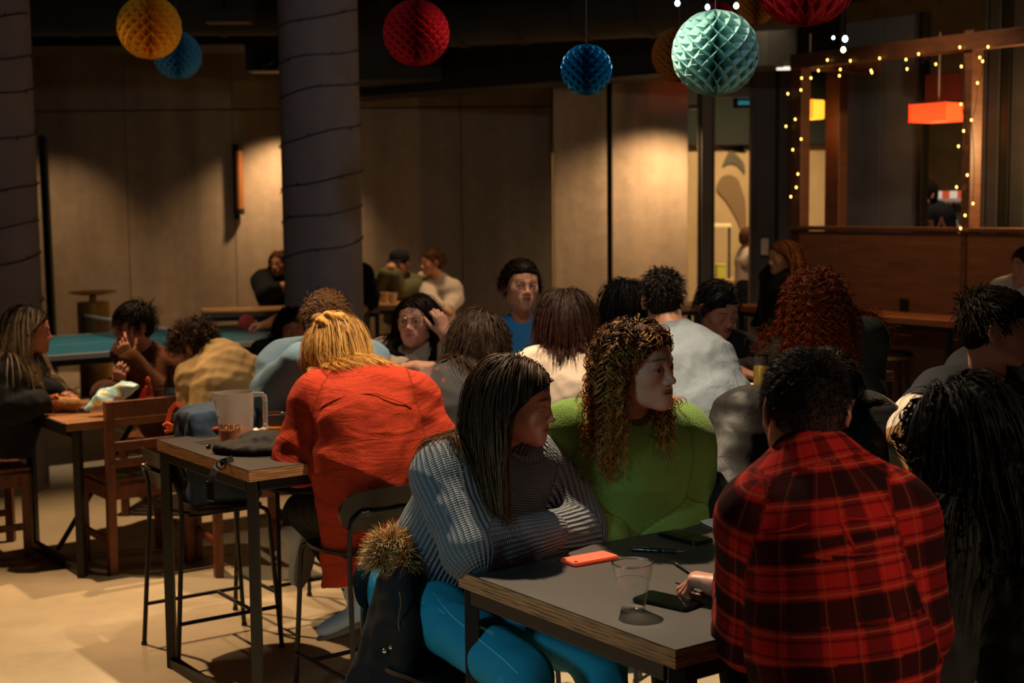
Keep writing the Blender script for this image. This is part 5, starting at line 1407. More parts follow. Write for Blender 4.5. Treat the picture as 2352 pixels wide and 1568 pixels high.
# ================================================================== people
def px(x, y, Y): return aty(x, y, Y)
def plaid_mat():
    mt, nt, b = new_mat('red_plaid_flannel')
    tc = nt.nodes.new('ShaderNodeTexCoord'); sx = nt.nodes.new('ShaderNodeSeparateXYZ'); nt.links.new(tc.outputs['UV'], sx.inputs[0])
    P_ = .115
    def M(op, a, bb=None, c=None):
        n = _n(nt, 'ShaderNodeMath', _operation=op)
        for i, v in enumerate((a, bb, c)):
            if v is None: continue
            if isinstance(v, (int, float)): n.inputs[i].default_value = v
            else: nt.links.new(v, n.inputs[i])
        return n.outputs[0]
    def band(src, lo, hi, soft, ph=0.0):
        fr = M('FRACT', M('ADD', M('DIVIDE', src, P_), ph))
        a = _n(nt, 'ShaderNodeMapRange', _interpolation_type='SMOOTHSTEP'); a.inputs[1].default_value = lo - soft; a.inputs[2].default_value = lo + soft; nt.links.new(fr, a.inputs[0])
        c = _n(nt, 'ShaderNodeMapRange', _interpolation_type='SMOOTHSTEP'); c.inputs[1].default_value = hi - soft; c.inputs[2].default_value = hi + soft; c.inputs[3].default_value = 1; c.inputs[4].default_value = 0; nt.links.new(fr, c.inputs[0])
        return M('MULTIPLY', a.outputs[0], c.outputs[0])
    U, V = sx.outputs[0], sx.outputs[1]
    dk = M('MULTIPLY', M('SUBTRACT', 1.0, M('MULTIPLY', band(U, .30, .72, .03), .62)), M('SUBTRACT', 1.0, M('MULTIPLY', band(V, .30, .72, .03), .90)))
    mid = M('MULTIPLY', M('SUBTRACT', 1.0, M('MULTIPLY', band(U, .14, .20, .015), .3)), M('SUBTRACT', 1.0, M('MULTIPLY', band(V, .12, .17, .012), .6)))
    mid2 = M('SUBTRACT', 1.0, M('MULTIPLY', band(V, .86, .90, .012), .6))
    dk = M('MULTIPLY', M('MULTIPLY', dk, mid), mid2)
    line = M('MAXIMUM', M('MAXIMUM', band(V, .225, .245, .01), band(V, .775, .795, .01)), M('MULTIPLY', M('MAXIMUM', band(U, .205, .225, .01), band(U, .80, .82, .01)), .5))
    mx = _n(nt, 'ShaderNodeMix', _data_type='RGBA'); mx.inputs[6].default_value = (*lin('#0f0b0a'), 1); mx.inputs[7].default_value = (*lin('#b3201c'), 1); nt.links.new(dk, mx.inputs[0])
    m2 = _n(nt, 'ShaderNodeMix', _data_type='RGBA'); m2.inputs[7].default_value = (*lin('#a8603a'), 1); nt.links.new(mx.outputs[2], m2.inputs[6]); nt.links.new(M('MULTIPLY', line, .7), m2.inputs[0])
    nt.links.new(m2.outputs[2], b.inputs['Base Color']); b.inputs['Roughness'].default_value = .9; b.inputs['Specular IOR Level'].default_value = .12
    nz = _n(nt, 'ShaderNodeTexNoise', Scale=700.0); nt.links.new(tc.outputs['UV'], nz.inputs['Vector']); set_bump(nt, b, nz.outputs[0], .2, .002)
    return mt
def gauze_mat(name, color):
    mt, nt, b = new_mat(name); c = lin(color)
    v1 = coords(nt, 'UV', (60, 420, 1)); n1 = _n(nt, 'ShaderNodeTexNoise', Scale=1.0, Detail=3.0, Distortion=.5); nt.links.new(v1, n1.inputs['Vector'])
    v2 = coords(nt, 'UV', (420, 60, 1)); n2 = _n(nt, 'ShaderNodeTexNoise', Scale=1.0, Detail=2.0); nt.links.new(v2, n2.inputs['Vector'])
    ad = _n(nt, 'ShaderNodeMath', _operation='MULTIPLY_ADD'); ad.inputs[1].default_value = .6; nt.links.new(n2.outputs[0], ad.inputs[0]); nt.links.new(n1.outputs[0], ad.inputs[2])
    nt.links.new(ramp(nt, ad.outputs[0], [(.45, tuple(x * .72 for x in c)), (1.0, tuple(min(1, x * 1.2) for x in c))]), b.inputs['Base Color'])
    v3 = coords(nt, 'UV', (5, 16, 1)); n3 = _n(nt, 'ShaderNodeTexNoise', Scale=1.0, Detail=2.0, Distortion=1.5); nt.links.new(v3, n3.inputs['Vector'])
    b0 = _n(nt, 'ShaderNodeBump', Strength=.55, Distance=.02); nt.links.new(n3.outputs[0], b0.inputs['Height'])
    bp = _n(nt, 'ShaderNodeBump', Strength=.55, Distance=.004); nt.links.new(ad.outputs[0], bp.inputs['Height']); nt.links.new(b0.outputs[0], bp.inputs['Normal']); nt.links.new(bp.outputs[0], b.inputs['Normal'])
    b.inputs['Roughness'].default_value = .9; b.inputs['Specular IOR Level'].default_value = .1; return mt

M_PLAID = plaid_mat(); M_REDG = gauze_mat('red_gauze', '#8f2c17')
M_GREYK = knit('grey_knit', '#73767a', .0115, .7, .62, .0065)
M_GREEN = fabric('green_mohair', '#5f7a36', .95, 260, .9, 1.0, .22, .25, 22)
M_JEAN = fabric('teal_jeans', '#217b92', .8, 900, .12, .1, .16, .15, 20)
M_BLKC = fabric('black_cotton', '#1b1b1e', .85, 800, .12, .1, .12, .25, 16)
M_BLKP = fabric('black_trousers', '#141517', .8, 800, .12)
M_DENP = fabric('pale_denim', '#707880', .85, 420, .2, .1, .16, .7, 26)
M_WHT = fabric('white_cotton', '#ab9786', .85, 700, .1, .1, .05, .25, 14)
M_BLUS = fabric('blue_grey_shirt', '#61798a', .8, 600, .12, .1, .08, .35, 14)
M_TAN = fabric('tan_shirt', '#a1865c', .85, 700, .12, .1, .08, .35, 15)
M_BRN = fabric('brown_wool', '#55301a', .95, 500, .35, .4, .18)
M_BLUT = fabric('sky_blue_tee', '#3d93cc', .8, 700, .1)
M_JACK = fabric('dark_grey_jacket', '#1f1d1c', .55, 900, .05, .05, .06, .5, 18)
M_OLIV = fabric('olive_dark', '#2c2c24', .8, 700, .1, .1, .1, .25)
M_OLIVJ = fabric('olive_sweatshirt', '#5b5a3c', .85, 700, .1)
M_CREAM = fabric('cream_knit', '#b7a898', .9, 500, .2)
M_PINK = fabric('dusty_pink', '#b07f74', .9, 600, .1)
M_GREYT = fabric('mid_grey_cloth', '#5a554f', .85, 700, .1)
M_SNEAK = fabric('pale_sneaker', '#a9b3b6', .7, 300, .1)
M_SNK2 = fabric('grey_sneaker', '#57555a', .8, 300, .1)

# ---- 1 grey sweater, profile, arms folded on the table
hd = px(1186, 921, 3.66)
elR, wrR = px(1086, 1266, 3.47), px(1258, 1222, 3.58)
elL, wrL = px(1330, 1218, 3.78), px(1150, 1262, 3.50)
PG, IG = person('woman in grey ribbed sweater and blue jeans leaning on the foreground table', (-.225, 3.86, .735), px(1165, 1036, 3.76), hd, (103, -8, 4), dict(open=.0, brow='#1f130c', lips='#8f4d40', ear=.6),
    dict(mat=M_GREYK, name='sweater', infl=.030, neck='turtle', wr=.006, wf=30, seed=21, hem=-.035, loose=.02, cuff=.75),
    dict(near=1, color='#352214', tip='#5f4228', tip0=.45, n=1500, length=.37, style='long', part=-.01, cap=.010, thick=.014, rep=3, clump=.005, r=.0015, seed=5, wave=.016, back=.45, steps=20, lift=.15, frizz=.02, pull=(px(1175, 1170, 3.42), .17, .35), mass=220, massr=.005, mvox=.007, ylim=.012),
    heading=140, arms={'R': dict(elbow=elR, wrist=wrR), 'L': dict(elbow=elL, wrist=wrL, hand=dict(dir=(-.75, -.35, -.6), dorsal=(-.5, -.5, .6), thumb_side=-1, curl=(25, 35, 25), vox=.003, scale=.9))},
    shoulders=(px(1018, 1095, 3.62), px(1285, 1075, 3.92)), vox=.0065, hvox=.0033, hs=.94, skin='#c8957a',
    legs={'R': ((.02, 3.34, .66), (.06, 3.12, .22)), 'L': ((.21, 3.50, .66), (.26, 3.26, .22))}, pants=dict(mat=M_JEAN, infl=.006, ankle=.05, vox=.007, wr=.006), shoes=dict(mat=M_SNEAK, dir_R=BX, dir_L=BX))

jl = IG['L']; M_THR = plain('jean_thread', '#4fa3b5', .8)
seam(PG, jl, [px(985, 1330, 3.6), px(1010, 1375, 3.5), px(1060, 1425, 3.4), px(1120, 1480, 3.3), px(1180, 1540, 3.2)], .0022, M_THR, 'side_seam', 40, .0005)
seam(PG, jl, [px(940, 1370, 3.6), px(965, 1358, 3.55), px(990, 1372, 3.5)], .002, M_THR, 'pocket_seam', 16, .0005)

# ---- 2 green sweater, curly hair, looks right
hd = px(1467, 840, 3.80)
person('curly haired woman in green sweater looking to the right behind the foreground table', FTC(.68, -.26) + UPV * .735, px(1452, 962, 3.90), hd, (128, 0, 3), dict(open=.95, mouth=.7, brow='#2a1a10', lips='#9a4f42', gaze=(.25, .9, .0), ear=.6),
    dict(mat=M_GREEN, name='sweater', infl=.034, neck='crew', wr=.012, wf=18, seed=8, hem=-.05, loose=.03),
    dict(near=1, color='#452a14', tip='#a06c34', tip0=.2, n=420, length=.29, style='curly', part=.0, cap=.012, thick=.03, rep=3.6, clump=.005, r=.0020, seed=9, curl=(.010, .046), back=.5, steps=16, lift=.3, frizz=.05, inertia=.62, puff=.004, pull=(px(1420, 1040, 3.82), .12, .25), capnoise=.002, mass=160, massr=.006, mvox=.007, ylim=.012),
    heading=158, arms={'R': dict(elbow=px(1300, 1170, 3.98), wrist=px(1390, 1245, 3.80)), 'L': dict(elbow=px(1585, 1170, 4.05), wrist=px(1520, 1260, 3.85))},
    shoulders=(px(1318, 1000, 3.92), px(1568, 1005, 4.02)), vox=.0075, hvox=.0033, skin='#cc9678', legs={'R': (FTC(.58, .12) + UPV * .66, FTC(.58, .2) + UPV * .2), 'L': (FTC(.82, .12) + UPV * .66, FTC(.82, .2) + UPV * .2)}, pants=dict(mat=M_BLKP), shoes=dict(mat=M_SNEAK, dir_R=BX, dir_L=BX))

# ---- 3 red gauze shirt, blond half bun, back view
hd = px(778, 806, 5.16)
PR, IR = person('blond woman in red crinkled shirt bent over the left table seen from behind', (-.50, 4.97, .735), px(822, 885, 5.06), hd, (318, -38, -12), dict(open=0, eyes=False, ear=.7),
    dict(mat=M_REDG, name='shirt', infl=.050, neck='', wr=.014, wf=22, seed=31, hem=-.27, loose=.03, flat=.86, waxis=(0, 0, .6)),
    dict(near=1, color='#7a5530', tip='#c4934c', tip0=.10, n=800, length=(.24, .32), style='long', part=.0, cap=.010, thick=.012, rep=5, clump=.006, r=.0011, seed=15, buns=[((-.024, -.03, .134), (.028, .024, .022)), ((.026, -.034, .130), (.027, .024, .021)), ((0, -.05, .118), (.03, .024, .02))], back=1.0, steps=18, lift=.12, frizz=.03, pull=(px(870, 885, 4.98), .45, .4), faceclear=False),
    heading=324, arms={'R': dict(elbow=px(985, 1010, 5.05), wrist=px(900, 985, 5.40)), 'L': dict(elbow=px(690, 1055, 5.02), wrist=px(700, 990, 5.35))},
    extra=lambda S, d: S.cone(d['p0'], d['p0'] + np.array([-.03, .03, -.30]), .185, .175, k=.05, flat=(d['fw'], .8)), shoulders=(px(945, 925, 5.06), px(735, 925, 5.02)), vox=.0075, hvox=.0035, skin='#c38d70', bulge=.05,
    legs={'R': (px(712, 1195, 5.34), px(826, 1372, 5.16)), 'L': (px(690, 1175, 5.42), px(672, 1225, 5.36))}, pants=dict(mat=M_BLKP, vox=.010, ankle=.05, crop=.28), shoes=dict(mat=M_SNEAK, dir_R=(-.95, -.3, 0), pitch_R=18, dir_L=(-.3, .2, 0), pitch_L=75, sole=plain('sneaker_sole', '#6f655a', .7)))

ka, aa = px(712, 1195, 5.34), px(826, 1372, 5.16)
S_ = Sdf(); S_.cone(aa + (ka - aa) * .16, aa - UPV * .03, .040, .043, k=.01); sv, sq = S_.mesh(.005)
cell = np.stack([np.arctan2(sv[:, 0] - aa[0], -(sv[:, 1] - aa[1])) * .04, sv[:, 2]], 1) / .026; ci = np.floor(cell); fr_ = cell - ci
sc_ = np.tile(np.array(lin('#c9ced0')), (len(sv), 1)); sc_[np.hypot(fr_[:, 0] - .5, fr_[:, 1] - .5) < .27] = lin('#121212')
mesh_np('polka_dot_sock', sv, [sq], vcol_mat('sock_cloth', .9), PR, True, col=sc_)
S_ = Sdf(); S_.cone(aa + (ka - aa) * .36, aa, .040, .036, k=.01); sv, sq = S_.mesh(.008); mesh_np('ankle_skin', sv, [sq], M_SKIN, PR, True, col=np.tile(np.array(lin('#c38d70')), (len(sv), 1)))
S_ = Sdf()
for bx_, by_, br_ in ((742, 738, .030), (776, 730, .028), (760, 752, .032), (752, 724, .020)): S_.ell(px(bx_, by_, 5.10), (br_, br_ * .8, br_ * .8), k=.008)
sv, sq = S_.mesh(.006, wrinkle(.006, 130, 17)); mesh_np('hair_bun', sv, [sq], M_HAIR, PR, True, col=np.tile(np.array(lin('#a87a3e')), (len(sv), 1)) * (1 + .25 * np.sin(sv @ np.array([400., 150, 300]))[:, None]))
S_ = IR['S']; yk = [px(760, 945, 4.9), px(860, 918, 4.88), px(940, 938, 4.92)]
seam(PR, S_, yk, .0022, M_REDG, 'yoke_fold', 30, .0005)

# ---- 4 red plaid shirt, back view
hd = px(1843, 942, 2.86)
PP, IP = person('man in red and black plaid shirt with his back to the camera writing', (.66, 2.70, .735), px(1858, 1050, 2.80), hd, (352, -14, 4), dict(open=0, eyes=False, ear=1.15),
    dict(mat=M_PLAID, name='plaid_shirt', infl=.030, neck='collar', wr=.008, wf=20, seed=44, hem=-.06, loose=.05, flat=.80, ch=.045),
    dict(color='#17100c', n=3200, length=.022, style='crop', cap=.004, rep=1, dens=1, r=.0013, fade='#4a362c', seed=2, comb=(0, .8, .3), lift=.5, steps=4, collide=False, faceclear=False),
    heading=330, arms={'L': dict(elbow=px(1718, 1455, 2.88), wrist=px(1684, 1350, 3.10), hand=dict(dir=(-.75, .62, .05), dorsal=(.25, .1, .9), thumb_side=1, curls=[(35, 55, 35), (45, 60, 40), (60, 65, 45), (70, 70, 45)], thumb=(28, 22), vox=.0026, scale=1.12)), 'R': dict(elbow=px(2100, 1440, 2.72), wrist=px(2040, 1420, 2.98))},
    shoulders=(px(2062, 1195, 2.74), px(1738, 1195, 2.76)), male=True, sw=.2, build=.93, vox=.0065, hvox=.005, skin='#a8705a', bulge=.03)

seam(PP, IP['S'], [px(1740, 1215, 2.6), px(1850, 1165, 2.5), px(1960, 1145, 2.5), px(2070, 1180, 2.6)], .0022, M_PLAID, 'yoke_seam', 30, .0)
seam(PP, IP['S'], [px(1975, 1150, 2.5), px(1998, 1200, 2.5), px(2020, 1265, 2.5)], .0035, M_PLAID, 'back_pleat', 20, -.001)

# ---- 5 long dark hair at the right edge, back view
hd = px(2215, 1005, 3.02)
person('person with long black hair and dark top at the right edge seen from behind', FTC(.86, 1.10) + UPV * .735, px(2262, 1130, 2.95), hd, (325, -30, -8), dict(open=0, eyes=False),
    dict(mat=M_OLIV, name='top', infl=.03, neck='', wr=.008, seed=50, hem=-.05, loose=.03),
    dict(color='#0d0a08', n=560, length=.44, style='long', part=0, cap=.018, thick=.035, rep=2, clump=.008, r=.0016, seed=19, back=.9, steps=16, lift=.15),
    heading=325, bulge=.03, vox=.009, hvox=.006, skin='#a8735a', sw=.17,
    legs={'R': (FTC(.95, .72) + UPV * .66, FTC(.95, .6) + UPV * .2), 'L': (FTC(.72, .72) + UPV * .66, FTC(.72, .6) + UPV * .2)}, pants=dict(mat=fabric('dark_blue_jeans', '#2b3744', .85, 800, .1)))

# ---- 6 hooded man at right, profile
def hood_col(V, tg, uv, T, d):
    c = np.tile(np.array(lin('#1b1b1d')), (len(V), 1)); arm = tg == 1
    c[(arm & (T > .52)) | (tg == 2)] = lin('#b9a894'); c[(tg == 2)] = lin('#8a5f38'); return c
hd = px(2285, 752, 4.45)
person('man in black hooded jacket with white and tan sleeve looking right', (1.72, 4.72, .735), px(2262, 868, 4.60), hd, (98, -4, 0), dict(open=.7, brow='#1a120c', ear=1.1),
    dict(mat=vcol_mat('hoodie_cloth', .85, 0, .25, .12, 500), name='hoodie', infl=.034, neck='hood', wr=.010, wf=24, seed=61, loose=.03, colfn=hood_col),
    dict(color='#1c130d', n=900, length=.045, style='short', cap=.010, rep=1, r=.0022, seed=6, comb=(0, .8, .12), lift=.08, steps=5, collide=False, faceclear=False, top=.02, topy=.01),
    heading=120, arms={'R': dict(elbow=px(2068, 1010, 4.35), wrist=px(2085, 1130, 4.2)), 'L': dict(elbow=px(2400, 1060, 4.7), wrist=px(2330, 1120, 4.4))}, shoulders=(px(2165, 920, 4.50), px(2372, 945, 4.72)),
    male=True, sw=.2, build=1.1, vox=.009, hvox=.0042, skin='#b5806a')

# ---- 7 dark jacket with rings, head bowed behind the plaid man
hd = px(1900, 900, 4.28)
person('person in dark grey jacket with silver rings half hidden behind the plaid shirt', FTC(1.42, -.28) + UPV * .735, px(1880, 945, 4.38), hd, (160, -38, 0), dict(open=0),
    dict(mat=M_JACK, name='jacket', infl=.048, neck='scarf', wr=.012, wf=34, seed=71, loose=.03),
    dict(color='#150e0a', n=500, length=.24, style='long', part=0, cap=.010, thick=.01, rep=2, r=.0018, seed=23, back=.5, steps=14, lift=.1, inertia=.45),
    heading=165, arms={'R': dict(elbow=px(1655, 1110, 4.16), wrist=px(1692, 1160, 3.98), hand=dict(dir=(.45, -.25, .75), dorsal=(-.3, -.9, .2), thumb_side=1, curls=[(60, 70, 40)] * 4, vox=.003, scale=.95)), 'L': dict(elbow=px(1960, 1120, 4.2), wrist=px(1740, 1175, 3.98), hand=dict(dir=(-.8, -.1, .3), dorsal=(.2, -.8, .5), thumb_side=-1, curls=[(50, 60, 40)] * 4, vox=.003, scale=.95))},
    shoulders=(px(1712, 965, 4.34), px(2000, 980, 4.42)), vox=.009, hvox=.005, skin='#b47f66')

# ---- 8 light blue shirt, head behind the blond bun
hd = px(752, 742, 5.62)
person('man in light blue shirt with pushed back hair behind the blond bun', LTC(.66, -.34) + UPV * .735, px(742, 812, 5.80), hd, (176, -22, 6), dict(open=.4, brow='#2a1a10', ear=1.15),
    dict(mat=M_BLUS, name='shirt', infl=.032, neck='collar', wr=.012, wf=24, seed=81, loose=.03),
    dict(color='#4a3018', n=700, length=.06, style='short', cap=.011, rep=1, r=.0024, seed=16, comb=(0, -.9, .35), lift=.35, steps=6, collide=False, faceclear=False, top=.024),
    heading=160, arms={'R': dict(elbow=px(625, 905, 5.72), wrist=px(690, 822, 5.50), hand=dict(dir=(.35, -.1, .55), dorsal=(-.6, -.6, .2), thumb_side=1, curl=(20, 30, 20), vox=.004)), 'L': dict(elbow=px(860, 930, 5.8), wrist=px(780, 960, 5.6))},
    shoulders=(px(645, 838, 5.80), px(842, 832, 5.84)), male=True, build=1.06, vox=.010, hvox=.0045, skin='#b07c64')

# ---- 9 tan shirt, curly head, back view at the wooden table
hd = px(450, 800, 7.08)
person('person with curly brown hair in a tan shirt hunched over the wooden table', (-1.42, 7.0, .575), px(505, 815, 7.04), hd, (296, -34, 0), dict(open=0, eyes=False, ear=1.1),
    dict(mat=M_TAN, name='shirt', infl=.034, neck='collar', wr=.011, wf=44, seed=91, loose=.04, bulge=1, ch=.05),
    dict(color='#3a2818', n=520, length=.075, style='short', cap=.02, rep=2, r=.0026, seed=26, comb=(0, .2, .3), lift=.8, steps=6, collide=False, faceclear=False, curl=(.010, .03), frizz=.2, capnoise=.012),
    heading=318, bulge=.06, arms={'L': dict(elbow=px(448, 925, 7.0), wrist=px(428, 922, 7.25)), 'R': dict(elbow=px(590, 930, 7.1), wrist=px(540, 950, 7.35))},
    shoulders=(px(575, 862, 7.08), px(446, 872, 6.98)), vox=.011, hvox=.006, skin='#b98467', build=1.02)

# ---- 10 brown sweater, hand at the chin
hd = px(306, 748, 7.62)
PB, IB = person('person in brown wool sweater and glasses holding the chin and a chip', (-1.95, 7.95, .575), px(335, 812, 7.72), hd, (232, -6, 0), dict(open=.8, brow='#15100c', ear=1.05),
    dict(mat=M_BRN, name='sweater', infl=.030, neck='', vneck=1, wr=.010, wf=26, seed=101, loose=.02),
    dict(color='#15100d', n=620, length=.085, style='short', cap=.016, rep=1, r=.003, seed=36, comb=(.1, .8, -.1), lift=.2, steps=6, collide=False, faceclear=False, top=.02),
    heading=215, arms={'R': dict(elbow=px(352, 895, 7.50), wrist=px(298, 828, 7.46), hand=dict(dir=(-.35, -.1, .9), dorsal=(.1, -.95, .1), thumb_side=1, curls=[(20, 30, 20), (45, 60, 40), (55, 65, 45), (60, 65, 45)], thumb=(45, 10), vox=.0045)), 'L': dict(elbow=px(240, 910, 7.55), wrist=px(272, 893, 7.38), hand=dict(dir=(.15, -.1, .95), dorsal=(-.2, -.95, .1), thumb_side=-1, curl=(25, 40, 25), vox=.0045))},
    vox=.011, hvox=.005, skin='#b07a5e', sw=.175)
glasses(PB, IB, plain('thin_metal', '#b5946a', .3, .9))

# ---- 11 two-tone blond at the left edge
hd = px(68, 758, 7.18)
person('woman in black with dark roots and long pale blond hair at left edge', (-2.62, 7.2, .575), px(45, 838, 7.22), hd, (82, -4, 0), dict(open=.6, brow='#2a1a10', ear=.6),
    dict(mat=M_BLKC, name='jumper', infl=.04, neck='', wr=.010, seed=111, loose=.04),
    dict(color='#20150f', tip='#a38f76', tip0=.14, n=480, length=.40, style='long', part=0, cap=.014, thick=.03, rep=2, r=.0028, seed=41, back=.2, steps=14, lift=.2),
    heading=85, arms={'R': dict(elbow=px(22, 935, 6.98), wrist=px(88, 926, 7.02)), 'L': dict(elbow=px(95, 900, 7.4), wrist=px(122, 905, 7.2), hand=dict(dir=(.9, -.2, 0), dorsal=(0, 0, 1), thumb_side=-1, vox=.005))}, vox=.012, hvox=.005, skin='#a86c52', sw=.175)

# ---- 12 ping pong player hidden by the column
hd = px(790, 560, 11.6)
person('ping pong player in black shirt mostly hidden behind the middle column', (-1.36, 11.75, .92), px(796, 605, 11.65), hd, (230, -15, 0), dict(open=0, eyes=False),
    dict(mat=M_BLKC, name='shirt', infl=.035, neck='', wr=.01, seed=121, sleeve=.5, loose=.03),
    dict(color='#1a120d', n=0, style='short', cap=.015), heading=225, arms={'R': dict(elbow=px(690, 700, 11.35), wrist=px(606, 746, 10.9), hand=dict(dir=(-.9, -.3, 0), dorsal=(0, 0, 1), thumb_side=-1, curl=(50, 60, 40), vox=.006)), 'L': dict(elbow=px(850, 690, 11.4), wrist=px(820, 730, 11.3))},
    vox=.016, hvox=.008, male=True, sw=.2, skin='#c08a6a', legs={'R': ((-1.5, 11.62, .5), (-1.46, 11.72, .09)), 'L': ((-1.2, 11.72, .5), (-1.18, 11.85, .09))}, pants=dict(mat=M_GREYT, infl=.015), shoes=dict(mat=M_SNK2, dir_R=(-1, -.3, 0), dir_L=(-1, -.3, 0)))

# ---- 13 dark haired head between column and blue shirt
person('person with dark hair peeking out left of the light blue shirt', px(665, 880, 9.0), px(668, 796, 8.9), px(672, 752, 8.85), (165, -12, 0), dict(open=.2, brow='#1a110b'),
    dict(mat=M_BLKC, name='top', infl=.025, neck='', wr=.006, seed=131), dict(color='#120c09', n=260, length=.2, style='bob', cap=.016, rep=1, r=.003, seed=46, steps=9),
    heading=170, vox=.014, hvox=.0065, skin='#8f5a44')

# ---- 14-16 guests at the far tables
person('woman in black coat with clasped hands partly behind the column at far table', (-2.18, 13.2, .68), px(640, 640, 13.1), px(644, 605, 13.05), (205, 0, 0), dict(open=.6),
    dict(mat=M_BLKC, name='coat', infl=.045, neck='scarf', wr=.01, seed=141), dict(color='#5a3a1f', n=200, length=.25, style='long', cap=.014, rep=1, r=.004, seed=51, steps=9),
    heading=195, arms={'R': dict(elbow=px(612, 680, 12.9), wrist=px(634, 664, 12.75), hand=dict(dir=(.6, -.2, .3), dorsal=(0, -1, .2), thumb_side=1, curl=(40, 50, 30), vox=.006))}, vox=.017, hvox=.007, skin='#c08a6a')
hd = px(917, 606, 13.5)
PC_, IC = person('man in black cap and olive sweatshirt eating with both hands', (-1.06, 13.75, .68), px(920, 640, 13.6), hd, (200, -8, 0), dict(open=.4, ear=1.1),
    dict(mat=M_OLIVJ, name='sweatshirt', infl=.035, neck='crew', wr=.01, seed=151), dict(color='#15100d', n=0, style='crop', cap=.008),
    heading=190, male=True, sw=.19, arms={'R': dict(elbow=px(873, 660, 13.3), wrist=px(885, 630, 13.2), hand=dict(dir=(.5, -.1, .8), dorsal=(0, -1, .1), thumb_side=1, curl=(40, 60, 40), vox=.006)), 'L': dict(elbow=px(918, 668, 13.25), wrist=px(908, 632, 13.2), hand=dict(dir=(-.3, -.1, .9), dorsal=(0, -1, .1), thumb_side=-1, curl=(40, 60, 40), vox=.006))}, vox=.017, hvox=.007, skin='#b07a5c')
cp_ = MB(); R_, c_, h_ = IC['R'], IC['head'], 1.0
axc = [R_[:, 0], R_[:, 1], R_[:, 2]]
cp_.lathe([(.098, .04), (.1, .06), (.094, .095), (.07, .122), (.03, .134), (.0, .136)], c_ + R_ @ np.array([0, -.012, 0]), 20, axc)
capo = cp_.build('cap', M_BLKC, PC_, True)
MB().prism(smooth_poly([(-.075, 0), (-.06, .055), (0, .078), (.06, .055), (.075, 0), (0, .015)], 4), c_ + R_ @ np.array([0, .075, .05]), R_[:, 0], norm(R_[:, 1] - .15 * R_[:, 2]), R_[:, 2], .008).build('brim', M_BLKC, capo)
person('woman in pale sweater with hair tied back beside the capped man', (-.72, 13.7, .68), px(1008, 645, 13.6), px(992, 603, 13.5), (250, -4, 0), dict(open=.6),
    dict(mat=M_CREAM, name='sweater', infl=.04, neck='crew', wr=.01, seed=161), dict(color='#4a3018', n=220, length=.1, style='short', comb=(0, -1, -.1), cap=.012, rep=1, r=.003, seed=56, steps=6, collide=False, faceclear=False),
    heading=215, arms={'R': dict(elbow=px(985, 690, 13.3), wrist=px(1008, 705, 13.2), hand=dict(dir=(.8, -.2, -.2), dorsal=(0, -.6, .7), thumb_side=1, vox=.006)), 'L': dict(elbow=px(1045, 685, 13.5), wrist=px(1028, 708, 13.3))}, vox=.017, hvox=.007, skin='#c48a68')

# ---- 17 glasses, white top
hd = px(956, 738, 6.45)
PW, IW = person('woman with round glasses and long dark hair in a white top', (-.46, 6.55, .735), px(965, 805, 6.52), hd, (196, 6, 0), dict(open=.8, brow='#1a110b', lips='#a84a3c', mouth=0),
    dict(mat=M_WHT, name='top', infl=.026, neck='crew', wr=.010, seed=171, sleeve=.78),
    dict(color='#20140d', n=420, length=.32, style='long', part=.02, cap=.010, thick=.02, rep=2, r=.0026, seed=61, steps=14, back=.5, lift=.15),
    heading=188, arms={'R': dict(elbow=px(882, 850, 6.42), wrist=px(955, 842, 6.18), hand=dict(dir=(.9, -.1, .05), dorsal=(0, -.3, .9), thumb_side=1, vox=.0045)), 'L': dict(elbow=px(1040, 845, 6.4), wrist=px(1022, 768, 6.36), hand=dict(dir=(-.25, .1, .95), dorsal=(.5, -.8, .1), thumb_side=-1, curls=[(40, 60, 40)] * 4, vox=.0045))}, vox=.010, hvox=.0048, skin='#c08a70')
glasses(PW, IW, plain('thin_metal', '#b5946a', .3, .9), r=.023)
a_, b_ = IW['ch']['R'][1], IW['ch']['R'][2]
MB().tube([b_ + (a_ - b_) * .14, b_ + (a_ - b_) * .20], .0315, 16).build('wristband', M_BLACKG, PW, True)

# ---- 18 sheer black top, brown hair, back view
def dots_col(V, tg, uv, T, d):
    c = np.tile(np.array(lin('#1c1a1b')), (len(V), 1)); c[(tg == 1)] = lin('#3a3536')
    cell = np.floor(uv / .055); rr = np.modf(np.abs(np.sin(cell[:, 0] * 12.9898 + cell[:, 1] * 78.233) * 43758.5453))[0]
    fr = uv / .055 - cell; m_ = (np.hypot(fr[:, 0] - .3 - .4 * rr, fr[:, 1] - .5) < .13) & (rr > .45); c[m_] = lin('#5e1c1c'); return c
hd = px(1098, 795, 5.40)
person('woman with swept brown hair in sheer black top with tiny red dots', LTC(.82, .96) + UPV * .735, px(1058, 868, 5.30), hd, (25, -22, 8), dict(open=0, eyes=False, ear=.6),
    dict(mat=vcol_mat('sheer_black', .8, 0, .25, .1, 600), name='blouse', infl=.028, neck='', wr=.010, seed=181, loose=.03, colfn=dots_col),
    dict(color='#21160f', tip='#40301f', tip0=.4, n=560, length=.25, style='long', part=0, cap=.014, thick=.012, rep=3, clump=.006, pull=(px(1120, 900, 5.25), .2, .4), r=.0016, seed=66, steps=16, back=.6, lift=.2, wave=.02, wavef=6, frizz=.06),
    heading=345, arms={'L': dict(elbow=px(985, 1000, 5.25), wrist=px(1010, 975, 5.5))}, shoulders=(px(1150, 905, 5.30), px(975, 905, 5.28)), vox=.009, hvox=.006, skin='#b07a60')

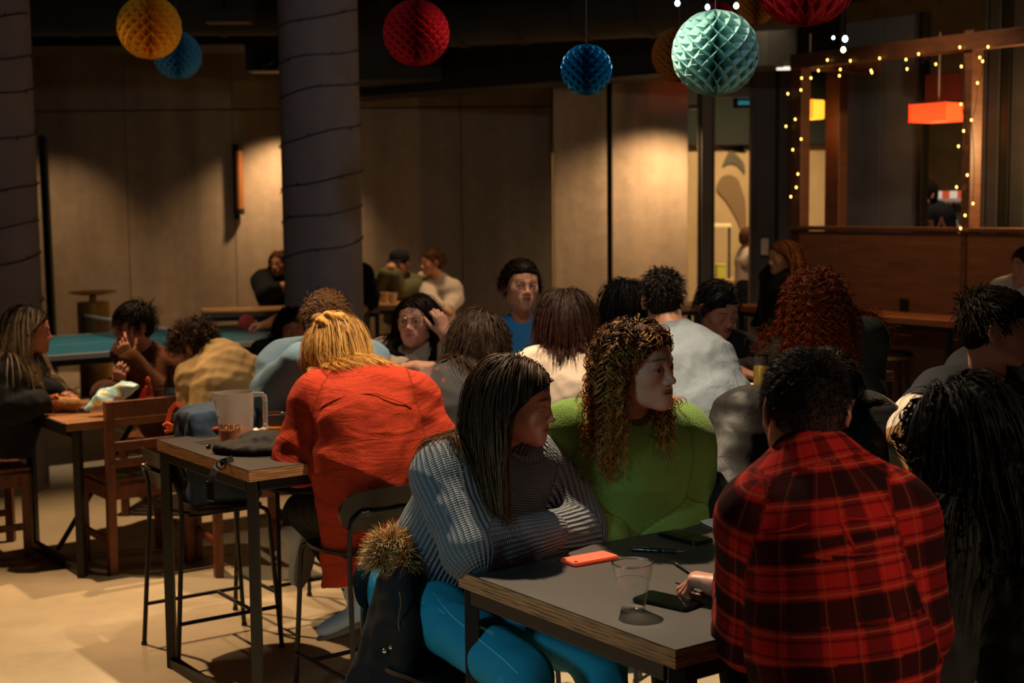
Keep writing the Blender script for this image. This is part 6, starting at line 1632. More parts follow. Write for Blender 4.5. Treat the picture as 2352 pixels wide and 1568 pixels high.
# ---- 19 blue tee
hd = px(1197, 656, 6.55)
PT, IT = person('woman in sky blue tee with hoop earrings and braided dark hair', (.05, 6.75, .735), px(1205, 745, 6.65), hd, (163, 4, -4), dict(open=.75, brow='#1c110b', lips='#8a4438', gaze=(.3, .9, 0)),
    dict(mat=M_BLUT, name='tee', infl=.022, neck='crew', wr=.008, seed=191, sleeve=.45),
    dict(color='#1a100b', n=900, length=.085, style='short', comb=(0, -1, -.05), cap=.006, rep=1, r=.0026, seed=71, curl=(.005, .03), steps=8, lift=.05, front=-.002, collide=False, faceclear=True, top=.004),
    heading=172, vox=.010, hvox=.0045, skin='#c48a6a')
for sg in (-1, 1):
    e0 = IT['head'] + IT['R'] @ np.array([sg * .080, -.012, -.052]); MB().tube([e0 + IT['R'] @ np.array([0, .018 * math.cos(a), .018 * math.sin(a)]) for a in np.linspace(0, 2 * math.pi, 20, endpoint=False)], .0016, 6, closed=True).build('earring', plain('gold', '#c99a4a', .3, .9), PT, True)

# ---- 20 white shirt, bob, back view
hd = px(1300, 738, 5.55)
person('woman with dark brown bob in white shirt seen from behind', (.26, 5.44, .735), px(1318, 815, 5.52), hd, (8, -8, 0), dict(open=0, eyes=False, ear=.6),
    dict(mat=M_WHT, name='shirt', infl=.028, neck='crew', wr=.012, seed=201, loose=.02),
    dict(color='#1d0f0a', tip='#341a11', tip0=.6, n=620, length=.18, style='bob', part=0, cap=.010, thick=.02, rep=3, clump=.006, r=.0018, seed=76, steps=12, back=.5, lift=.35, inertia=.75),
    heading=2, bulge=.03, shoulders=(px(1425, 862, 5.46), px(1222, 852, 5.46)), arms={'L': dict(elbow=px(1235, 1000, 5.5), wrist=px(1260, 975, 5.7)), 'R': dict(elbow=px(1430, 1000, 5.5), wrist=px(1400, 975, 5.75))}, vox=.009, hvox=.006, skin='#c08a70')

# ---- 21 pale denim shirt, back view
hd = px(1524, 688, 5.86)
person('man with short dark hair in pale denim shirt hunched with back to camera', (.80, 5.48, .735), px(1553, 776, 5.78), hd, (10, -12, -6), dict(open=0, eyes=False, ear=1.1),
    dict(mat=M_DENP, name='denim_shirt', infl=.036, neck='', wr=.012, seed=211, loose=.05, flat=.85),
    dict(color='#17100c', n=620, length=.045, style='short', cap=.011, rep=1, r=.0026, seed=81, comb=(0, .3, .3), lift=.6, steps=5, collide=False, faceclear=False, frizz=.12, top=.012),
    heading=355, bulge=.07, male=True, sw=.19, build=1.0, shoulders=(px(1632, 862, 5.66), px(1472, 838, 5.74)), arms={'R': dict(elbow=px(1668, 975, 5.75), wrist=px(1630, 955, 6.0)), 'L': dict(elbow=px(1450, 960, 5.8), wrist=px(1500, 960, 6.05))}, vox=.010, hvox=.006, skin='#b07a5e')

# ---- 22 black hair, pink top
person('person with straight black hair and pink top left of the denim shirt', px(1430, 905, 7.0), px(1425, 770, 6.9), px(1438, 700, 6.85), (20, -12, 0), dict(open=0, eyes=False),
    dict(mat=M_PINK, name='top', infl=.025, neck='crew', wr=.008, seed=221), dict(color='#0d0a0a', n=300, length=.22, style='bob', cap=.016, rep=2, r=.0028, seed=86, steps=9),
    heading=10, vox=.013, hvox=.008, skin='#b07a60')

# ---- 23 woman in black looking down
hd = px(1652, 708, 6.42)
person('dark haired woman in black looking down at her hand on the table', (1.02, 6.62, .80), px(1625, 785, 6.56), hd, (156, -26, 6), dict(open=.0, brow='#150d09', lips='#7d3b30', nose=1.05),
    dict(mat=M_BLKC, name='jumper', infl=.03, neck='crew', wr=.008, seed=231, sleeve=.9),
    dict(color='#120d0b', n=420, length=.12, style='short', comb=(0, -1, -.25), part=0, cap=.008, rep=1, r=.003, seed=91, steps=8, lift=.08, collide=False, faceclear=True, front=-.002),
    heading=165, arms={'L': dict(elbow=px(1735, 860, 6.45), wrist=px(1692, 852, 6.12), hand=dict(dir=(.75, -.3, -.18), dorsal=(.1, -.1, .95), thumb_side=1, curl=(10, 20, 12), spread=7, vox=.004, scale=1.0)), 'R': dict(elbow=px(1570, 850, 6.5), wrist=px(1600, 880, 6.2))}, shoulders=(px(1560, 820, 6.58), px(1702, 808, 6.52)), vox=.010, hvox=.0045, skin='#b97a5e')

# ---- 24 red curls, back view
hd = px(1872, 690, 5.85)
person('woman with long curly auburn hair in dark jacket seen from behind', (1.36, 5.75, .78), px(1885, 775, 5.84), hd, (5, -6, 0), dict(open=0, eyes=False, ear=.5),
    dict(mat=M_OLIV, name='jacket', infl=.04, neck='', wr=.010, seed=241, loose=.03),
    dict(color='#57240f', tip='#7a3515', tip0=.3, n=380, length=.40, style='curly', part=0, cap=.02, thick=.03, rep=2, clump=.014, r=.0026, seed=96, curl=(.014, .04), back=.35, steps=14, lift=.4, frizz=.08, inertia=.66, capnoise=.012, fine=False),
    heading=8, vox=.011, hvox=.008, skin='#b07a60', arms={'L': dict(elbow=px(1800, 900, 5.9), wrist=px(1790, 880, 6.2)), 'R': dict(elbow=px(1985, 905, 5.85), wrist=px(1960, 900, 6.15))}, legs={'R': ((1.5, 6.05, .7), (1.5, 5.95, .12)), 'L': ((1.25, 6.05, .7), (1.25, 5.95, .12))}, pants=dict(mat=M_BLKP, infl=.01))

# ---- 25-28 people glimpsed at the right and behind glass
person('person in white and navy top cut off by the right photo edge', px(2345, 800, 8.2), px(2352, 660, 8.2), px(2362, 612, 8.1), (250, 0, 0), dict(open=.5),
    dict(mat=vcol_mat('white_navy', .85), name='top', infl=.04, neck='crew', wr=.008, seed=251, colfn=lambda V, tg, uv, T, d: np.where((V[:, 2] > d['p3'][2] - .12)[:, None], np.array(lin('#d8cfc6')), np.array(lin('#222c40')))), dict(color='#3a2616', n=0, style='short', cap=.014), heading=250, vox=.016, hvox=.008)
person('person with auburn hair standing at the kiosk corner behind the curls', np.array([1.86, 10.0, .9]), px(1795, 622, 10.0), px(1798, 590, 9.95), (250, -5, 0), dict(open=.5),
    dict(mat=M_BLKC, name='coat', infl=.03, neck='', wr=.008, seed=261), dict(color='#6a3c1c', n=160, length=.24, style='long', cap=.014, rep=1, r=.004, seed=101, steps=8), heading=245, vox=.018, hvox=.008, sw=.13, build=.8, skin='#c08a5c', legs={'R': ((1.93, 10.0, .5), (1.93, 10.02, .09)), 'L': ((1.78, 9.98, .5), (1.78, 10.0, .09))}, pants=dict(mat=M_BLKP), shoes=dict(mat=M_SNK2))
person('cook in white shirt behind the glass door', np.array([2.46, 15.0, .9]), px(1716, 572, 15.0), px(1722, 548, 14.95), (80, -8, 0), dict(open=.5),
    dict(mat=M_WHT, name='shirt', infl=.02, neck='crew', wr=.006, seed=271), dict(color='#4a2a18', n=0, style='short', cap=.010), heading=90, arms={'R': dict(elbow=px(1712, 600, 14.8), wrist=px(1728, 585, 14.75))}, vox=.02, hvox=.009, sw=.14, build=.85, skin='#b5744e', legs={'R': ((2.46, 14.93, .5), (2.46, 14.95, .09)), 'L': ((2.46, 15.1, .5), (2.46, 15.08, .09))}, pants=dict(mat=M_BLKP), shoes=dict(mat=M_SNK2))
kp = lambda a, b, o: kpt(a, b, o)
kq = kp(2138, 640, 1.7); kq = np.array([kq[0], kq[1], .92])
person('person in black hooded coat standing behind the kiosk opening', kq, kp(2134, 486, 1.7), kp(2122, 446, 1.65), (250, 0, 0), dict(open=.5),
    dict(mat=M_BLKC, name='coat', infl=.03, neck='hood', wr=.008, seed=281), dict(color='#1a120d', n=0, style='long', cap=.015), heading=240, vox=.018, hvox=.008, skin='#c08a6a', legs={'R': (kq + np.array([-.05, .08, -.42]), kq + np.array([-.05, .08, -.83])), 'L': (kq + np.array([.05, -.08, -.42]), kq + np.array([.05, -.08, -.83]))}, pants=dict(mat=M_BLKP), shoes=dict(mat=M_SNK2))

# ================================================================== paper honeycomb balls
def paper(name, color, metal=0.0, rough=.75):
    if name in MATS: return MATS[name]
    mt, nt, b = new_mat(name); b.inputs['Base Color'].default_value = (*lin(color), 1); b.inputs['Roughness'].default_value = rough; b.inputs['Metallic'].default_value = metal
    if not metal:
        tr = nt.nodes.new('ShaderNodeBsdfTranslucent'); tr.inputs[0].default_value = (*lin(color), 1); mx = nt.nodes.new('ShaderNodeMixShader'); mx.inputs[0].default_value = .4
        nt.links.new(b.outputs[0], mx.inputs[1]); nt.links.new(tr.outputs[0], mx.inputs[2]); nt.links.new(mx.outputs[0], nt.nodes['Material Output'].inputs[0])
    MATS[name] = mt; return mt
def honeycomb(pxx, pyy, rpx, Y, mat, label, rows=13, N=30, rot=0.0, tilt=0.0, cord=True):
    c = aty(pxx, pyy, Y); R = rpx * Y / F_PX
    t = thing('paper_honeycomb_ball', c, label, 'paper ball', 'paper honeycomb balls hanging from the ceiling')
    V = []; Fq = []; d = 2 * math.pi / N; ct, st_ = math.cos(tilt), math.sin(tilt)
    zz = [-1 + 2 * j / (rows * 2) for j in range(rows * 2 + 1)]
    for i in range(N):
        b0 = len(V)
        for j, z in enumerate(zz):
            ph = (j % 4); tri = (0, 1, 0, -1)[ph]
            off = (d / 2) * .94 * tri * (1 if i % 2 == 0 else -1)
            th = rot + i * d + off; rr = R * math.sqrt(max(0, 1 - z * z)) + .0005
            for f in (.02, .55, 1.0):
                x, y, h = rr * f * math.cos(th), rr * f * math.sin(th), z * R
                V.append(c + np.array([x * ct + h * st_, y, -x * st_ + h * ct]))
        for j in range(len(zz) - 1):
            for k in (0, 1):
                a = b0 + j * 3 + k; Fq.append((a, a + 1, a + 4, a + 3))
    mesh_np('paper_cells', np.array(V), [np.array(Fq)], mat, t, False)
    if cord: MB().tube([c + UPV * R * .99, (c[0], c[1], 4.05)], .0016, 5).build('cord', plain('cord_dark', '#5b5048', .8), t)
    return t
honeycomb(343, 63, 72, 6.9, paper('paper_yellow', '#ffca3a'), 'yellow honeycomb paper ball hanging at upper left', 12, 30, .3)
honeycomb(408, 128, 54, 8.6, paper('paper_blue', '#62b6dc'), 'blue honeycomb paper ball half behind the yellow one', 13, 34, .2)
honeycomb(956, 76, 75, 6.7, paper('paper_red', '#c8202e'), 'red honeycomb paper ball hanging right of the middle column', 14, 34, .1)
honeycomb(1347, 160, 58, 5.7, paper('foil_blue', '#1c8cc0', .5, .3), 'shiny small blue foil honeycomb ball in the centre', 11, 28, .3)
honeycomb(1643, 122, 98, 5.0, paper('paper_teal', '#93c3c2'), 'large pale teal honeycomb paper ball near upper right', 11, 30, .15)
honeycomb(1560, 126, 62, 7.6, paper('paper_orange', '#c47f28'), 'orange honeycomb paper ball half hidden by the large teal ball', 14, 36, 0)
honeycomb(1650, 42, 36, 7.2, paper('paper_red', '#c8202e'), 'small red honeycomb ball peeking over the large teal ball', 12, 30, 0)
honeycomb(1737, 12, 44, 7.0, paper('paper_orange', '#c47f28'), 'orange honeycomb paper ball cut by the top edge beside big red one', 12, 32, .2)
honeycomb(1851, -62, 120, 5.0, paper('paper_red', '#c8202e'), 'big red honeycomb paper ball cut by the top photo edge', 10, 34, .35)

M_BBLUE = plain('bulb_cold', '#cfe6ff', .3, emit='#9fd0ff', estr=14); M_BWARM = plain('bulb_warm', '#fff0c8', .3, emit='#ffe2a0', estr=12)
for k, (x, y, w, r_, lab) in enumerate(((1556, 8, 0, .011, 'cold white bulb at top edge left of the teal ball'), (1625, 17, 0, .010, 'cold white bulb just above the large teal ball'), (1691, 14, 1, .011, 'warm white bulb beside the orange ball at the top edge'), (1914, 87, 0, .007, 'small blue bulb below the big red ball'), (1941, 90, 0, .012, 'bright cold white bulb below the big red ball'), (1937, 115, 1, .011, 'warm white bulb hanging lowest below the big red ball'))):
    c = aty(x, y, 5.6); t = thing('string_bulb', c, lab, 'bulb', 'party bulbs under the ceiling')
    MB().lathe([(.001, -r_), (r_ * .7, -r_ * .7), (r_, 0), (r_ * .75, r_ * .75), (r_ * .4, r_ * 1.2)], c, 12).build('glass', M_BWARM if w else M_BBLUE, t, True)
    MB().lathe([(r_ * .45, r_ * 1.1), (r_ * .45, r_ * 2.3)], c, 10).build('socket', M_BLACK, t, True)
    MB().tube([c + UPV * r_ * 2.2, (c[0] + .05, c[1], 4.05)], .002, 5).build('cable', M_BLACK, t)

# ================================================================== foreground table things
def frame_from(pa, pb, z):
    a, b = atz(*pa, z), atz(*pb, z); u = norm(b - a); return a, b, u, np.array([-u[1], u[0], 0])
def rounded_slab(c, u, v, L, W, T, r, n=5):
    """points of a rounded rectangle prism"""
    poly = []
    for sx_, sy_, a0 in ((1, 1, 0), (-1, 1, 90), (-1, -1, 180), (1, -1, 270)):
        for k in range(n + 1):
            a = math.radians(a0 + 90 * k / n); poly.append((sx_ * (L / 2 - r) + r * math.cos(a), sy_ * (W / 2 - r) + r * math.sin(a)))
    return poly
def phone(c, u, label, body, screen_up, L=.148, W=.073, T=.0095, hole=False):
    v = np.array([-u[1], u[0], 0]); t = thing('smartphone', c, label, 'phone', 'phones on the foreground table')
    poly = rounded_slab(c, u, v, L, W, T, .011); z0 = c + UPV * .0006
    m_ = MB().prism(poly, z0, u, v, UPV, T); b = m_.build('case', body, t)
    bm = bmesh.new(); bm.from_mesh(b.data); bmesh.ops.dissolve_limit(bm, angle_limit=.01, verts=bm.verts, edges=bm.edges)
    bmesh.ops.bevel(bm, geom=[e for e in bm.edges if len(e.link_faces) == 2 and e.calc_face_angle(0) > 1.2], offset=.0022, segments=2, affect='EDGES'); bm.to_mesh(b.data); bm.free()
    if screen_up: MB().prism(rounded_slab(c, u, v, L - .007, W - .007, .001, .009), z0 + UPV * (T - .0002), u, v, UPV, .0006).build('screen', plain('phone_glass', '#08090a', .08, spec=.6), t)
    if hole:
        MB().lathe([(.0055, 0), (.0055, .0006)], z0 + UPV * T - u * (L / 2 - .014) - v * (W / 2 - .014), 16).build('camera_ring', plain('phone_hole', '#7a2a22', .4), t)
        MB().lathe([(.0038, 0), (.0038, .0012)], z0 + UPV * T - u * (L / 2 - .014) - v * (W / 2 - .014), 16).build('lens', M_BLACKG, t)
    for s_ in (.012, .028): MB().box(z0 + u * (s_) - v * (W / 2 + .0003) + UPV * T * .5, (.006, .0006, .0015), [u, v, UPV]).build('side_button', body, t)
    return t
a, b, u, v = frame_from((1306, 1296), (1400, 1279), .9)
phone((a + b) / 2 + UPV * 0, u, 'orange phone case lying face down on the foreground table', plain('orange_case', '#e2502e', .55), False, .14, .068, .0095, True)
a, b, u, v = frame_from((1527, 1225), (1624, 1251), .9); phone((a + b) / 2, u, 'black phone with dark screen lying beyond the pen', M_BLACKG, True)
a, b, u, v = frame_from((1478, 1372), (1590, 1397), .9); phone((a + b) / 2, u, 'black phone lying beside the empty plastic cup', M_BLACKG, True, .15, .074)
# pen
a, b, u, v = frame_from((1452, 1266), (1573, 1272), .9)
t = thing('ballpoint_pen', (a + b) / 2, 'black ballpoint pen with metal clip lying on the foreground table', 'pen')
L = np.linalg.norm(b - a); axp = [v, UPV, u]; c0 = a + UPV * .0058
MB().lathe([(.0045, 0), (.0055, .002), (.0055, L * .58)], c0, 14, axp).build('barrel', M_BLACKG, t, True)
MB().lathe([(.0056, L * .58), (.0056, L * .60)], c0, 14, axp).build('ring', plain('chrome', '#c8c0b4', .2, .95), t, True)
MB().lathe([(.0053, L * .60), (.0053, L * .85)], c0, 14, axp).build('grip', M_BLACK, t, True)
MB().lathe([(.0052, L * .85), (.0035, L * .95), (.001, L)], c0, 14, axp).build('tip', plain('chrome', '#c8c0b4', .2, .95), t, True)
MB().bar(c0 + UPV * .0063, c0 + UPV * .0063 + u * L * .3, .003, .0012).build('clip', plain('chrome', '#c8c0b4', .2, .95), t)
for k in range(3): MB().bar(c0 + u * L * (.14 + .13 * k) - v * .0056 + UPV * .001, c0 + u * L * (.22 + .13 * k) - v * .0056 + UPV * .001, .0004, .0016).build('print_mark', plain('print_teal', '#5fb5b0', .5), t)
# pen in the plaid man's hand
a, b = atz(1541, 1288, .945), atz(1640, 1352, .925); u = norm(b - a)
t = thing('ballpoint_pen', (a + b) / 2, 'black pen held in the hand of the plaid shirted man', 'pen')
x_ = norm(np.cross(u, UPV)); y_ = np.cross(x_, u)
MB().lathe([(.001, 0), (.0045, .012), (.0052, .03), (.0052, .135), (.004, .14)], a, 12, [x_, y_, u]).build('barrel', M_BLACKG, t, True)
MB().lathe([(.0055, .028), (.0055, .031)], a, 12, [x_, y_, u]).build('ring', plain('chrome', '#c8c0b4', .2, .95), t, True)
# empty plastic cup
M_PLAST = plain('clear_plastic', '#ffffff', .04, trans=1.0, ior=1.32, spec=.5)
def cup(c, rb, rt, h, label, group=None, liquid=None, cat='cup'):
    t = thing('plastic_cup', c, label, cat, group); w = .0009
    MB().lathe([(rb * .3, .001), (rb * .96, .0012), (rb, .004), (rb + (rt - rb) * .62, h * .62), (rb + (rt - rb) * .62 + .001, h * .625), (rt, h - .004), (rt + .0022, h - .003), (rt + .0022, h), (rt, h + .0008), (rt - w, h - .003), (rb + (rt - rb) * .62 - w, h * .62), (rb - w, .005), (rb * .3, .003)], c, 40, cap=False).build('wall', M_PLAST, t, True)
    MB().lathe([(rt - .0005, h - .001), (rt + .0024, h - .003), (rt + .0026, h), (rt, h + .0012)], c, 40, cap=False).build('rim', M_PLAST, t, True)
    if liquid: MB().lathe([(rb - .0012, .004), (rb + (rt - rb) * liquid[0] - .0015, h * liquid[0])], c, 36).build('beer', liquid[1], t, True)
    return t
M_BEER = plain('beer', '#e8801c', .1, trans=.3, ior=1.33)
c = atz(1453, 1401, .9); cup(c, .0275, .0445, .108, 'empty clear plastic cup standing on the foreground table')
# sheet of paper
P = [atz(*q, .9015) for q in ((1606, 1197), (1690, 1184), (1760, 1215), (1690, 1238))]
t = thing('paper_sheet', np.mean(P, 0), 'white printed sheet of paper at the far side of foreground table', 'paper')
MB().raw(list(P) + [p + UPV * .0006 + UPV * .004 * (k == 0) for k, p in enumerate(P)], [(3, 2, 1, 0), (4, 5, 6, 7), (0, 1, 5, 4), (1, 2, 6, 5), (2, 3, 7, 6), (3, 0, 4, 7)]).build('sheet', plain('paper_white', '#e3d3c2', .8), t)
u = norm(P[2] - P[3]); w = norm(P[0] - P[3])
for k in range(5):
    o = P[3] + w * (.02 + .016 * k) + u * .01 + UPV * .0012
    MB().bar(o, o + u * (.09 - .012 * (k % 3)), .0012, .0003).build('print_line', plain('print_grey', '#a08c7c', .8), t)

# rings on the clasped hand
c = px(1700, 1142, 3.955); t = thing('silver_ring', c, 'silver ring on the clasped hand beside the plaid shirt', 'ring')
MB().tube([c + np.array([.009 * math.cos(a), 0, .009 * math.sin(a)]) for a in np.linspace(0, 2 * math.pi, 20, endpoint=False)], .0016, 6, closed=True).build('band', plain('silver', '#d6cfc6', .2, .95), t, True)

# ================================================================== coat with fur collar over the stool back
cb = FTC(.10, -.24) - BX * .225
t = thing('winter_coat', (cb[0], cb[1], 0), 'black winter coat with fur collar hanging over the stool backrest', 'coat')
S = Sdf(); w0 = AX; dn = -UPV
for k in range(6):
    c0 = px(906 + 5 * k, 1305, 3.70 - .01 * k); c1 = px(866 + 14 * k, 1440, 3.68 - .02 * k + .01 * math.sin(2.4 * k)); c2 = px(770 + 30 * k, 1720, 3.66 - .02 * k + .015 * math.sin(2 * k))
    S.cone(c0, c1, .03, .032, k=.03); S.cone(c1, c2, .032, .03, k=.03)
vv, qq = S.mesh(.010, wrinkle(.012, 38, 77, (0.8, .5, 0)))
mesh_np('coat_body', vv, [qq], fabric('coat_black', '#1b1a1a', .8, 800, .1, .1, .1, .2, 14), t, True, uv=np.stack([vv @ w0, vv[:, 2]], 1))
# fur
nf = 5200; r = np.random.default_rng(3); arc = np.array([px(872, 1298, 3.66), px(874, 1266, 3.66), px(890, 1244, 3.67), px(912, 1246, 3.68), px(926, 1272, 3.67), px(920, 1300, 3.64)])
tt = r.uniform(0, len(arc) - 1.001, nf); i0 = tt.astype(int); fr = (tt - i0)[:, None]; base = arc[i0] * (1 - fr) + arc[i0 + 1] * fr; tan = arc[i0 + 1] - arc[i0]; tan /= np.linalg.norm(tan, axis=1, keepdims=True)
d = r.normal(size=(nf, 3)); d -= tan * (d * tan).sum(1, keepdims=True) * .7; d /= np.linalg.norm(d, axis=1, keepdims=True)
L = r.uniform(.025, .058, nf); fp = []; p = base + d * .012; dd = d + tan * .4
for k in range(6):
    fp.append(p.copy()); dd = dd + np.array([-.12, -.05, -.10]) + r.normal(size=(nf, 3)) * .22; dd /= np.linalg.norm(dd, axis=1, keepdims=True); p = p + dd * (L / 5)[:, None]
fp = np.stack(fp, 1); rr = .0015 * np.linspace(1, .2, 6)[None] * np.ones((nf, 1)); cols = np.array(lin('#b8925e')) * r.uniform(.4, 1.4, (nf, 1))
fv, fq, fc = ribbons_np(fp.astype(np.float32), rr.astype(np.float32), cols, arc.mean(0), r); fo_ = mesh_np('fur_trim', fv, [fq], M_HAIR, t, True, col=fc); fo_['kind'] = 'stuff'
MB().tube(list(arc), .016, 8).build('collar_roll', fabric('fur_base', '#5f4729', .95), t, True)
for x, y in ((883, 1494), (898, 1485)):
    c = px(x, y, 3.57); MB().lathe([(.0065, 0), (.0055, .003), (.002, .004)], c, 14, [[1, 0, 0], [0, 0, 1], [0, -1, 0]]).build('snap_button', plain('silver', '#d6cfc6', .2, .95), t, True)
zp = [px(918 + 3 * math.sin(k), 1360 + 14 * k, 3.545) for k in range(9)]
MB().tube(zp, .0022, 5).build('zip', plain('zip_brass', '#7c6a4c', .4, .8), t, True)

# ================================================================== left bar table things
# pitcher
c = atz(543, 1019, .9); hgt = .198; rb, rt_ = .061, .072
t = thing('beer_pitcher', c, 'frosted plastic beer pitcher with green lettering and beer inside', 'pitcher')
M_FROST = plain('frosted_plastic', '#d8cfc6', .38, trans=.85, ior=1.2)
n = 40; prof = [(0, .004), (.22, .004), (.5, 0), (1, 0)]
V = []; prof = [(rb * .98, .0), (rb, .006), (rb + (rt_ - rb) * .5, hgt * .5), (rt_, hgt), (rt_ - .002, hgt), (rb + (rt_ - rb) * .5 - .002, hgt * .5), (rb - .002, .008), (.002, .006)]
for r_, z in prof:
    for k in range(n):
        a = 2 * math.pi * k / n; sp = math.exp(-((a - math.pi) / .28) ** 2) * .022 * max(0, (z / hgt - .8) / .2)    # spout on the left
        V.append(c + np.array([(r_ + sp) * math.cos(a), r_ * math.sin(a), z]))
fs = [(i * n + k, i * n + (k + 1) % n, (i + 1) * n + (k + 1) % n, (i + 1) * n + k) for i in range(len(prof) - 1) for k in range(n)] + [list(range(n))[::-1]]
MB().raw(V, fs).build('jug', M_FROST, t, True)
MB().lathe([(rb - .0025, .008), (rb + .002, .058)], c, n).build('beer', M_BEER, t, True)
hp = [c + np.array([x, 0, z]) for x, z in ((rt_ - .004, hgt - .012), (rt_ + .020, hgt - .008), (rt_ + .036, hgt - .012), (rt_ + .041, hgt - .03), (rt_ + .040, hgt - .12), (rt_ + .038, hgt - .135))]
hm_ = MB()
for p, q in zip(hp[:-1], hp[1:]): hm_.bar(p, q, .017, .019 if abs(p[2] - q[2]) > abs(p[0] - q[0]) else .02, up=(0, 1, 0), bev=.003)
hm_.build('handle', M_FROST, t)
def text_on_cyl(name, body, size, c, r0, ang0, z, mat, parent, bold=0.0, rz=0.0):
    cu = bpy.data.curves.new(name, 'FONT'); cu.body = body; cu.size = size; cu.extrude = .0003; cu.offset = bold
    o = bpy.data.objects.new(name, cu); COL.objects.link(o); me = bpy.data.meshes.new_from_object(o.evaluated_get(bpy.context.evaluated_depsgraph_get())); COL.objects.unlink(o); bpy.data.objects.remove(o)
    V = np.empty(len(me.vertices) * 3, np.float32); me.vertices.foreach_get('co', V); V = V.reshape(-1, 3); rr = r0 + rz * (V[:, 1] + z) + .0008 + V[:, 2]
    a = ang0 + V[:, 0] / r0; W = np.stack([c[0] + rr * np.cos(a), c[1] + rr * np.sin(a), c[2] + z + V[:, 1]], 1); me.calc_loop_triangles()
    return mesh_np(name, W, [np.array([tuple(q.vertices) for q in me.loop_triangles])], mat, parent, False)
M_GRN = plain('print_green', '#123c28', .6)
text_on_cyl('lettering', 'TUBORG', .029, c, rb, math.radians(186), .062, M_GRN, t, .0004, (rt_ - rb) / hgt)
MB().lathe([(.008, 0), (.006, .0008)], c + np.array([-.058, -.034, .108]), 10, [[.5, -.86, 0], [0, 0, 1], [-.86, -.5, 0]]).build('crown_mark', plain('print_grey2', '#8a8178', .6), t)
# cups with beer
c = atz(632, 999, .9); cup(c, .034, .047, .088, 'clear plastic cup with a little beer beside the pitcher', 'beer cups on the left table', (.38, M_BEER))
c = atz(668, 985, .9); cup(c, .033, .046, .07, 'low clear plastic cup half hidden by the red sleeve', 'beer cups on the left table', (.3, M_BEER))
# crumpled napkin
c = atz(600, 1000, .9); S = Sdf(); S.ell(c + UPV * .012, (.055, .03, .012), k=.01).ell(c + np.array([.03, .02, .016]), (.03, .03, .016), k=.01); vv, qq = S.mesh(.005, wrinkle(.010, 120, 9))
mesh_np('crumpled_wrapper', vv, [qq], plain('wrapper_clear', '#cbbba8', .4), tag(empty('plastic_wrapper', c), 'crumpled pale wrapper between pitcher and beer cup', 'wrapper'), True)
# dark pouch with strap
c = atz(590, 1040, .9); t = thing('fabric_pouch', c, 'dark olive fabric pouch lying on the left table with strap hanging down', 'bag')
S = Sdf(); u = norm(atz(660, 1050, .9) - atz(520, 1050, .9)); v = np.array([-u[1], u[0], 0])
A3 = np.array([u, v, UPV])
S.ell(c + UPV * .022, (.145, .085, .032), A3, k=.03).ell(c + UPV * .045 + u * .02 + v * .02, (.075, .05, .035), A3, k=.05).ell(c + UPV * .015 - u * .10 - v * .0, (.06, .05, .02), A3, k=.03)
S.plane(c + UPV * .002, -UPV, .004); vv, qq = S.mesh(.006, wrinkle(.008, 55, 12))
mesh_np('pouch_body', vv, [qq], fabric('pouch_cloth', '#1c1815', .75, 900, .1, .1, .08, .2, 20), t, True, uv=vv[:, :2])
sp_ = [atz(535, 1052, .915), atz(520, 1058, .91), px(506, 1062, 4.93), px(494, 1078, 4.90), px(487, 1092, 4.89), px(483, 1108, 4.89)]
for p, q in zip(sp_[:-1], sp_[1:]): pass
stp = MB()
for p, q in zip(sp_[:-1], sp_[1:]): stp.bar(p, q, .022, .003, up=(.3, -1, .2))
stp.build('strap', M_BLACK, t)
MB().box(sp_[-1] - UPV * .03, (.018, .004, .035), [[.8, -.5, 0], [.5, .8, 0], [0, 0, 1]], bev=.004).build('buckle', M_BLACKG, t)
MB().tube([px(508, 1068, 4.91) + np.array([.016 * math.cos(a), 0, .016 * math.sin(a)]) for a in np.linspace(0, 2 * math.pi, 18, endpoint=False)], .003, 6, closed=True).build('strap_ring', M_BLACKG, t, True)
# tiny black bluetooth piece on the table
c = atz(479, 1030, .9); t = thing('earbud', c, 'tiny black earbud standing on the left table near its edge', 'earbud')
MB().lathe([(.008, 0), (.010, .006), (.008, .013), (.003, .016)], c, 14).build('shell', M_BLACKG, t, True)
MB().tube([c + np.array([0, .004, .008]), c + np.array([0, .018, .012]), c + np.array([0, .03, .010])], [.005, .004, .0035], 8).build('stem', M_BLACKG, t, True)

# backpack on the stool
c = np.array([-1.19, 5.66, .612]); t = thing('backpack', c, 'navy blue backpack with orange loops standing on the left bar stool', 'backpack')
u = norm([.82, .57, 0]); v = np.array([-u[1], u[0], 0]); A3 = np.array([u, v, UPV]); M_NAVY = fabric('navy_canvas', '#39475a', .8, 700, .15, .1, .1, .3, 16)
S = Sdf(); S.box(c + UPV * .19, (.12, .07, .16), A3, .03, k=.03).ell(c + UPV * .34, (.135, .085, .06), A3, k=.04).box(c + UPV * .14 - v * .085, (.085, .03, .09), A3, .02, k=.02)
S.plane(c + UPV * .002, -UPV, .004); vv, qq = S.mesh(.008, wrinkle(.011, 36, 55))
mesh_np('pack_body', vv, [qq], M_NAVY, t, True, uv=np.stack([vv @ u, vv[:, 2]], 1))
M_ORG = plain('orange_strap', '#d8552a', .6)
lp = [px(388, 985, 5.62), px(385, 968, 5.62), px(392, 940, 5.62), px(404, 926, 5.62), px(418, 930, 5.63), px(435, 946, 5.64), px(452, 962, 5.65)]
lpm = MB()
for p, q in zip(lp[:-1], lp[1:]): lpm.bar(p, q, .018, .003, up=(.2, -1, .3))
lpm.build('grab_loop', M_ORG, t)
MB().tube([px(376, 978, 5.6), px(384, 972, 5.6), px(394, 976, 5.6), px(392, 988, 5.6), px(380, 992, 5.6)], .009, 8).build('strap_end', M_ORG, t, True)
MB().tube([px(474, 993, 5.56), px(485, 986, 5.55), px(505, 982, 5.55)], .008, 6).build('zip_pull', M_ORG, t, True)

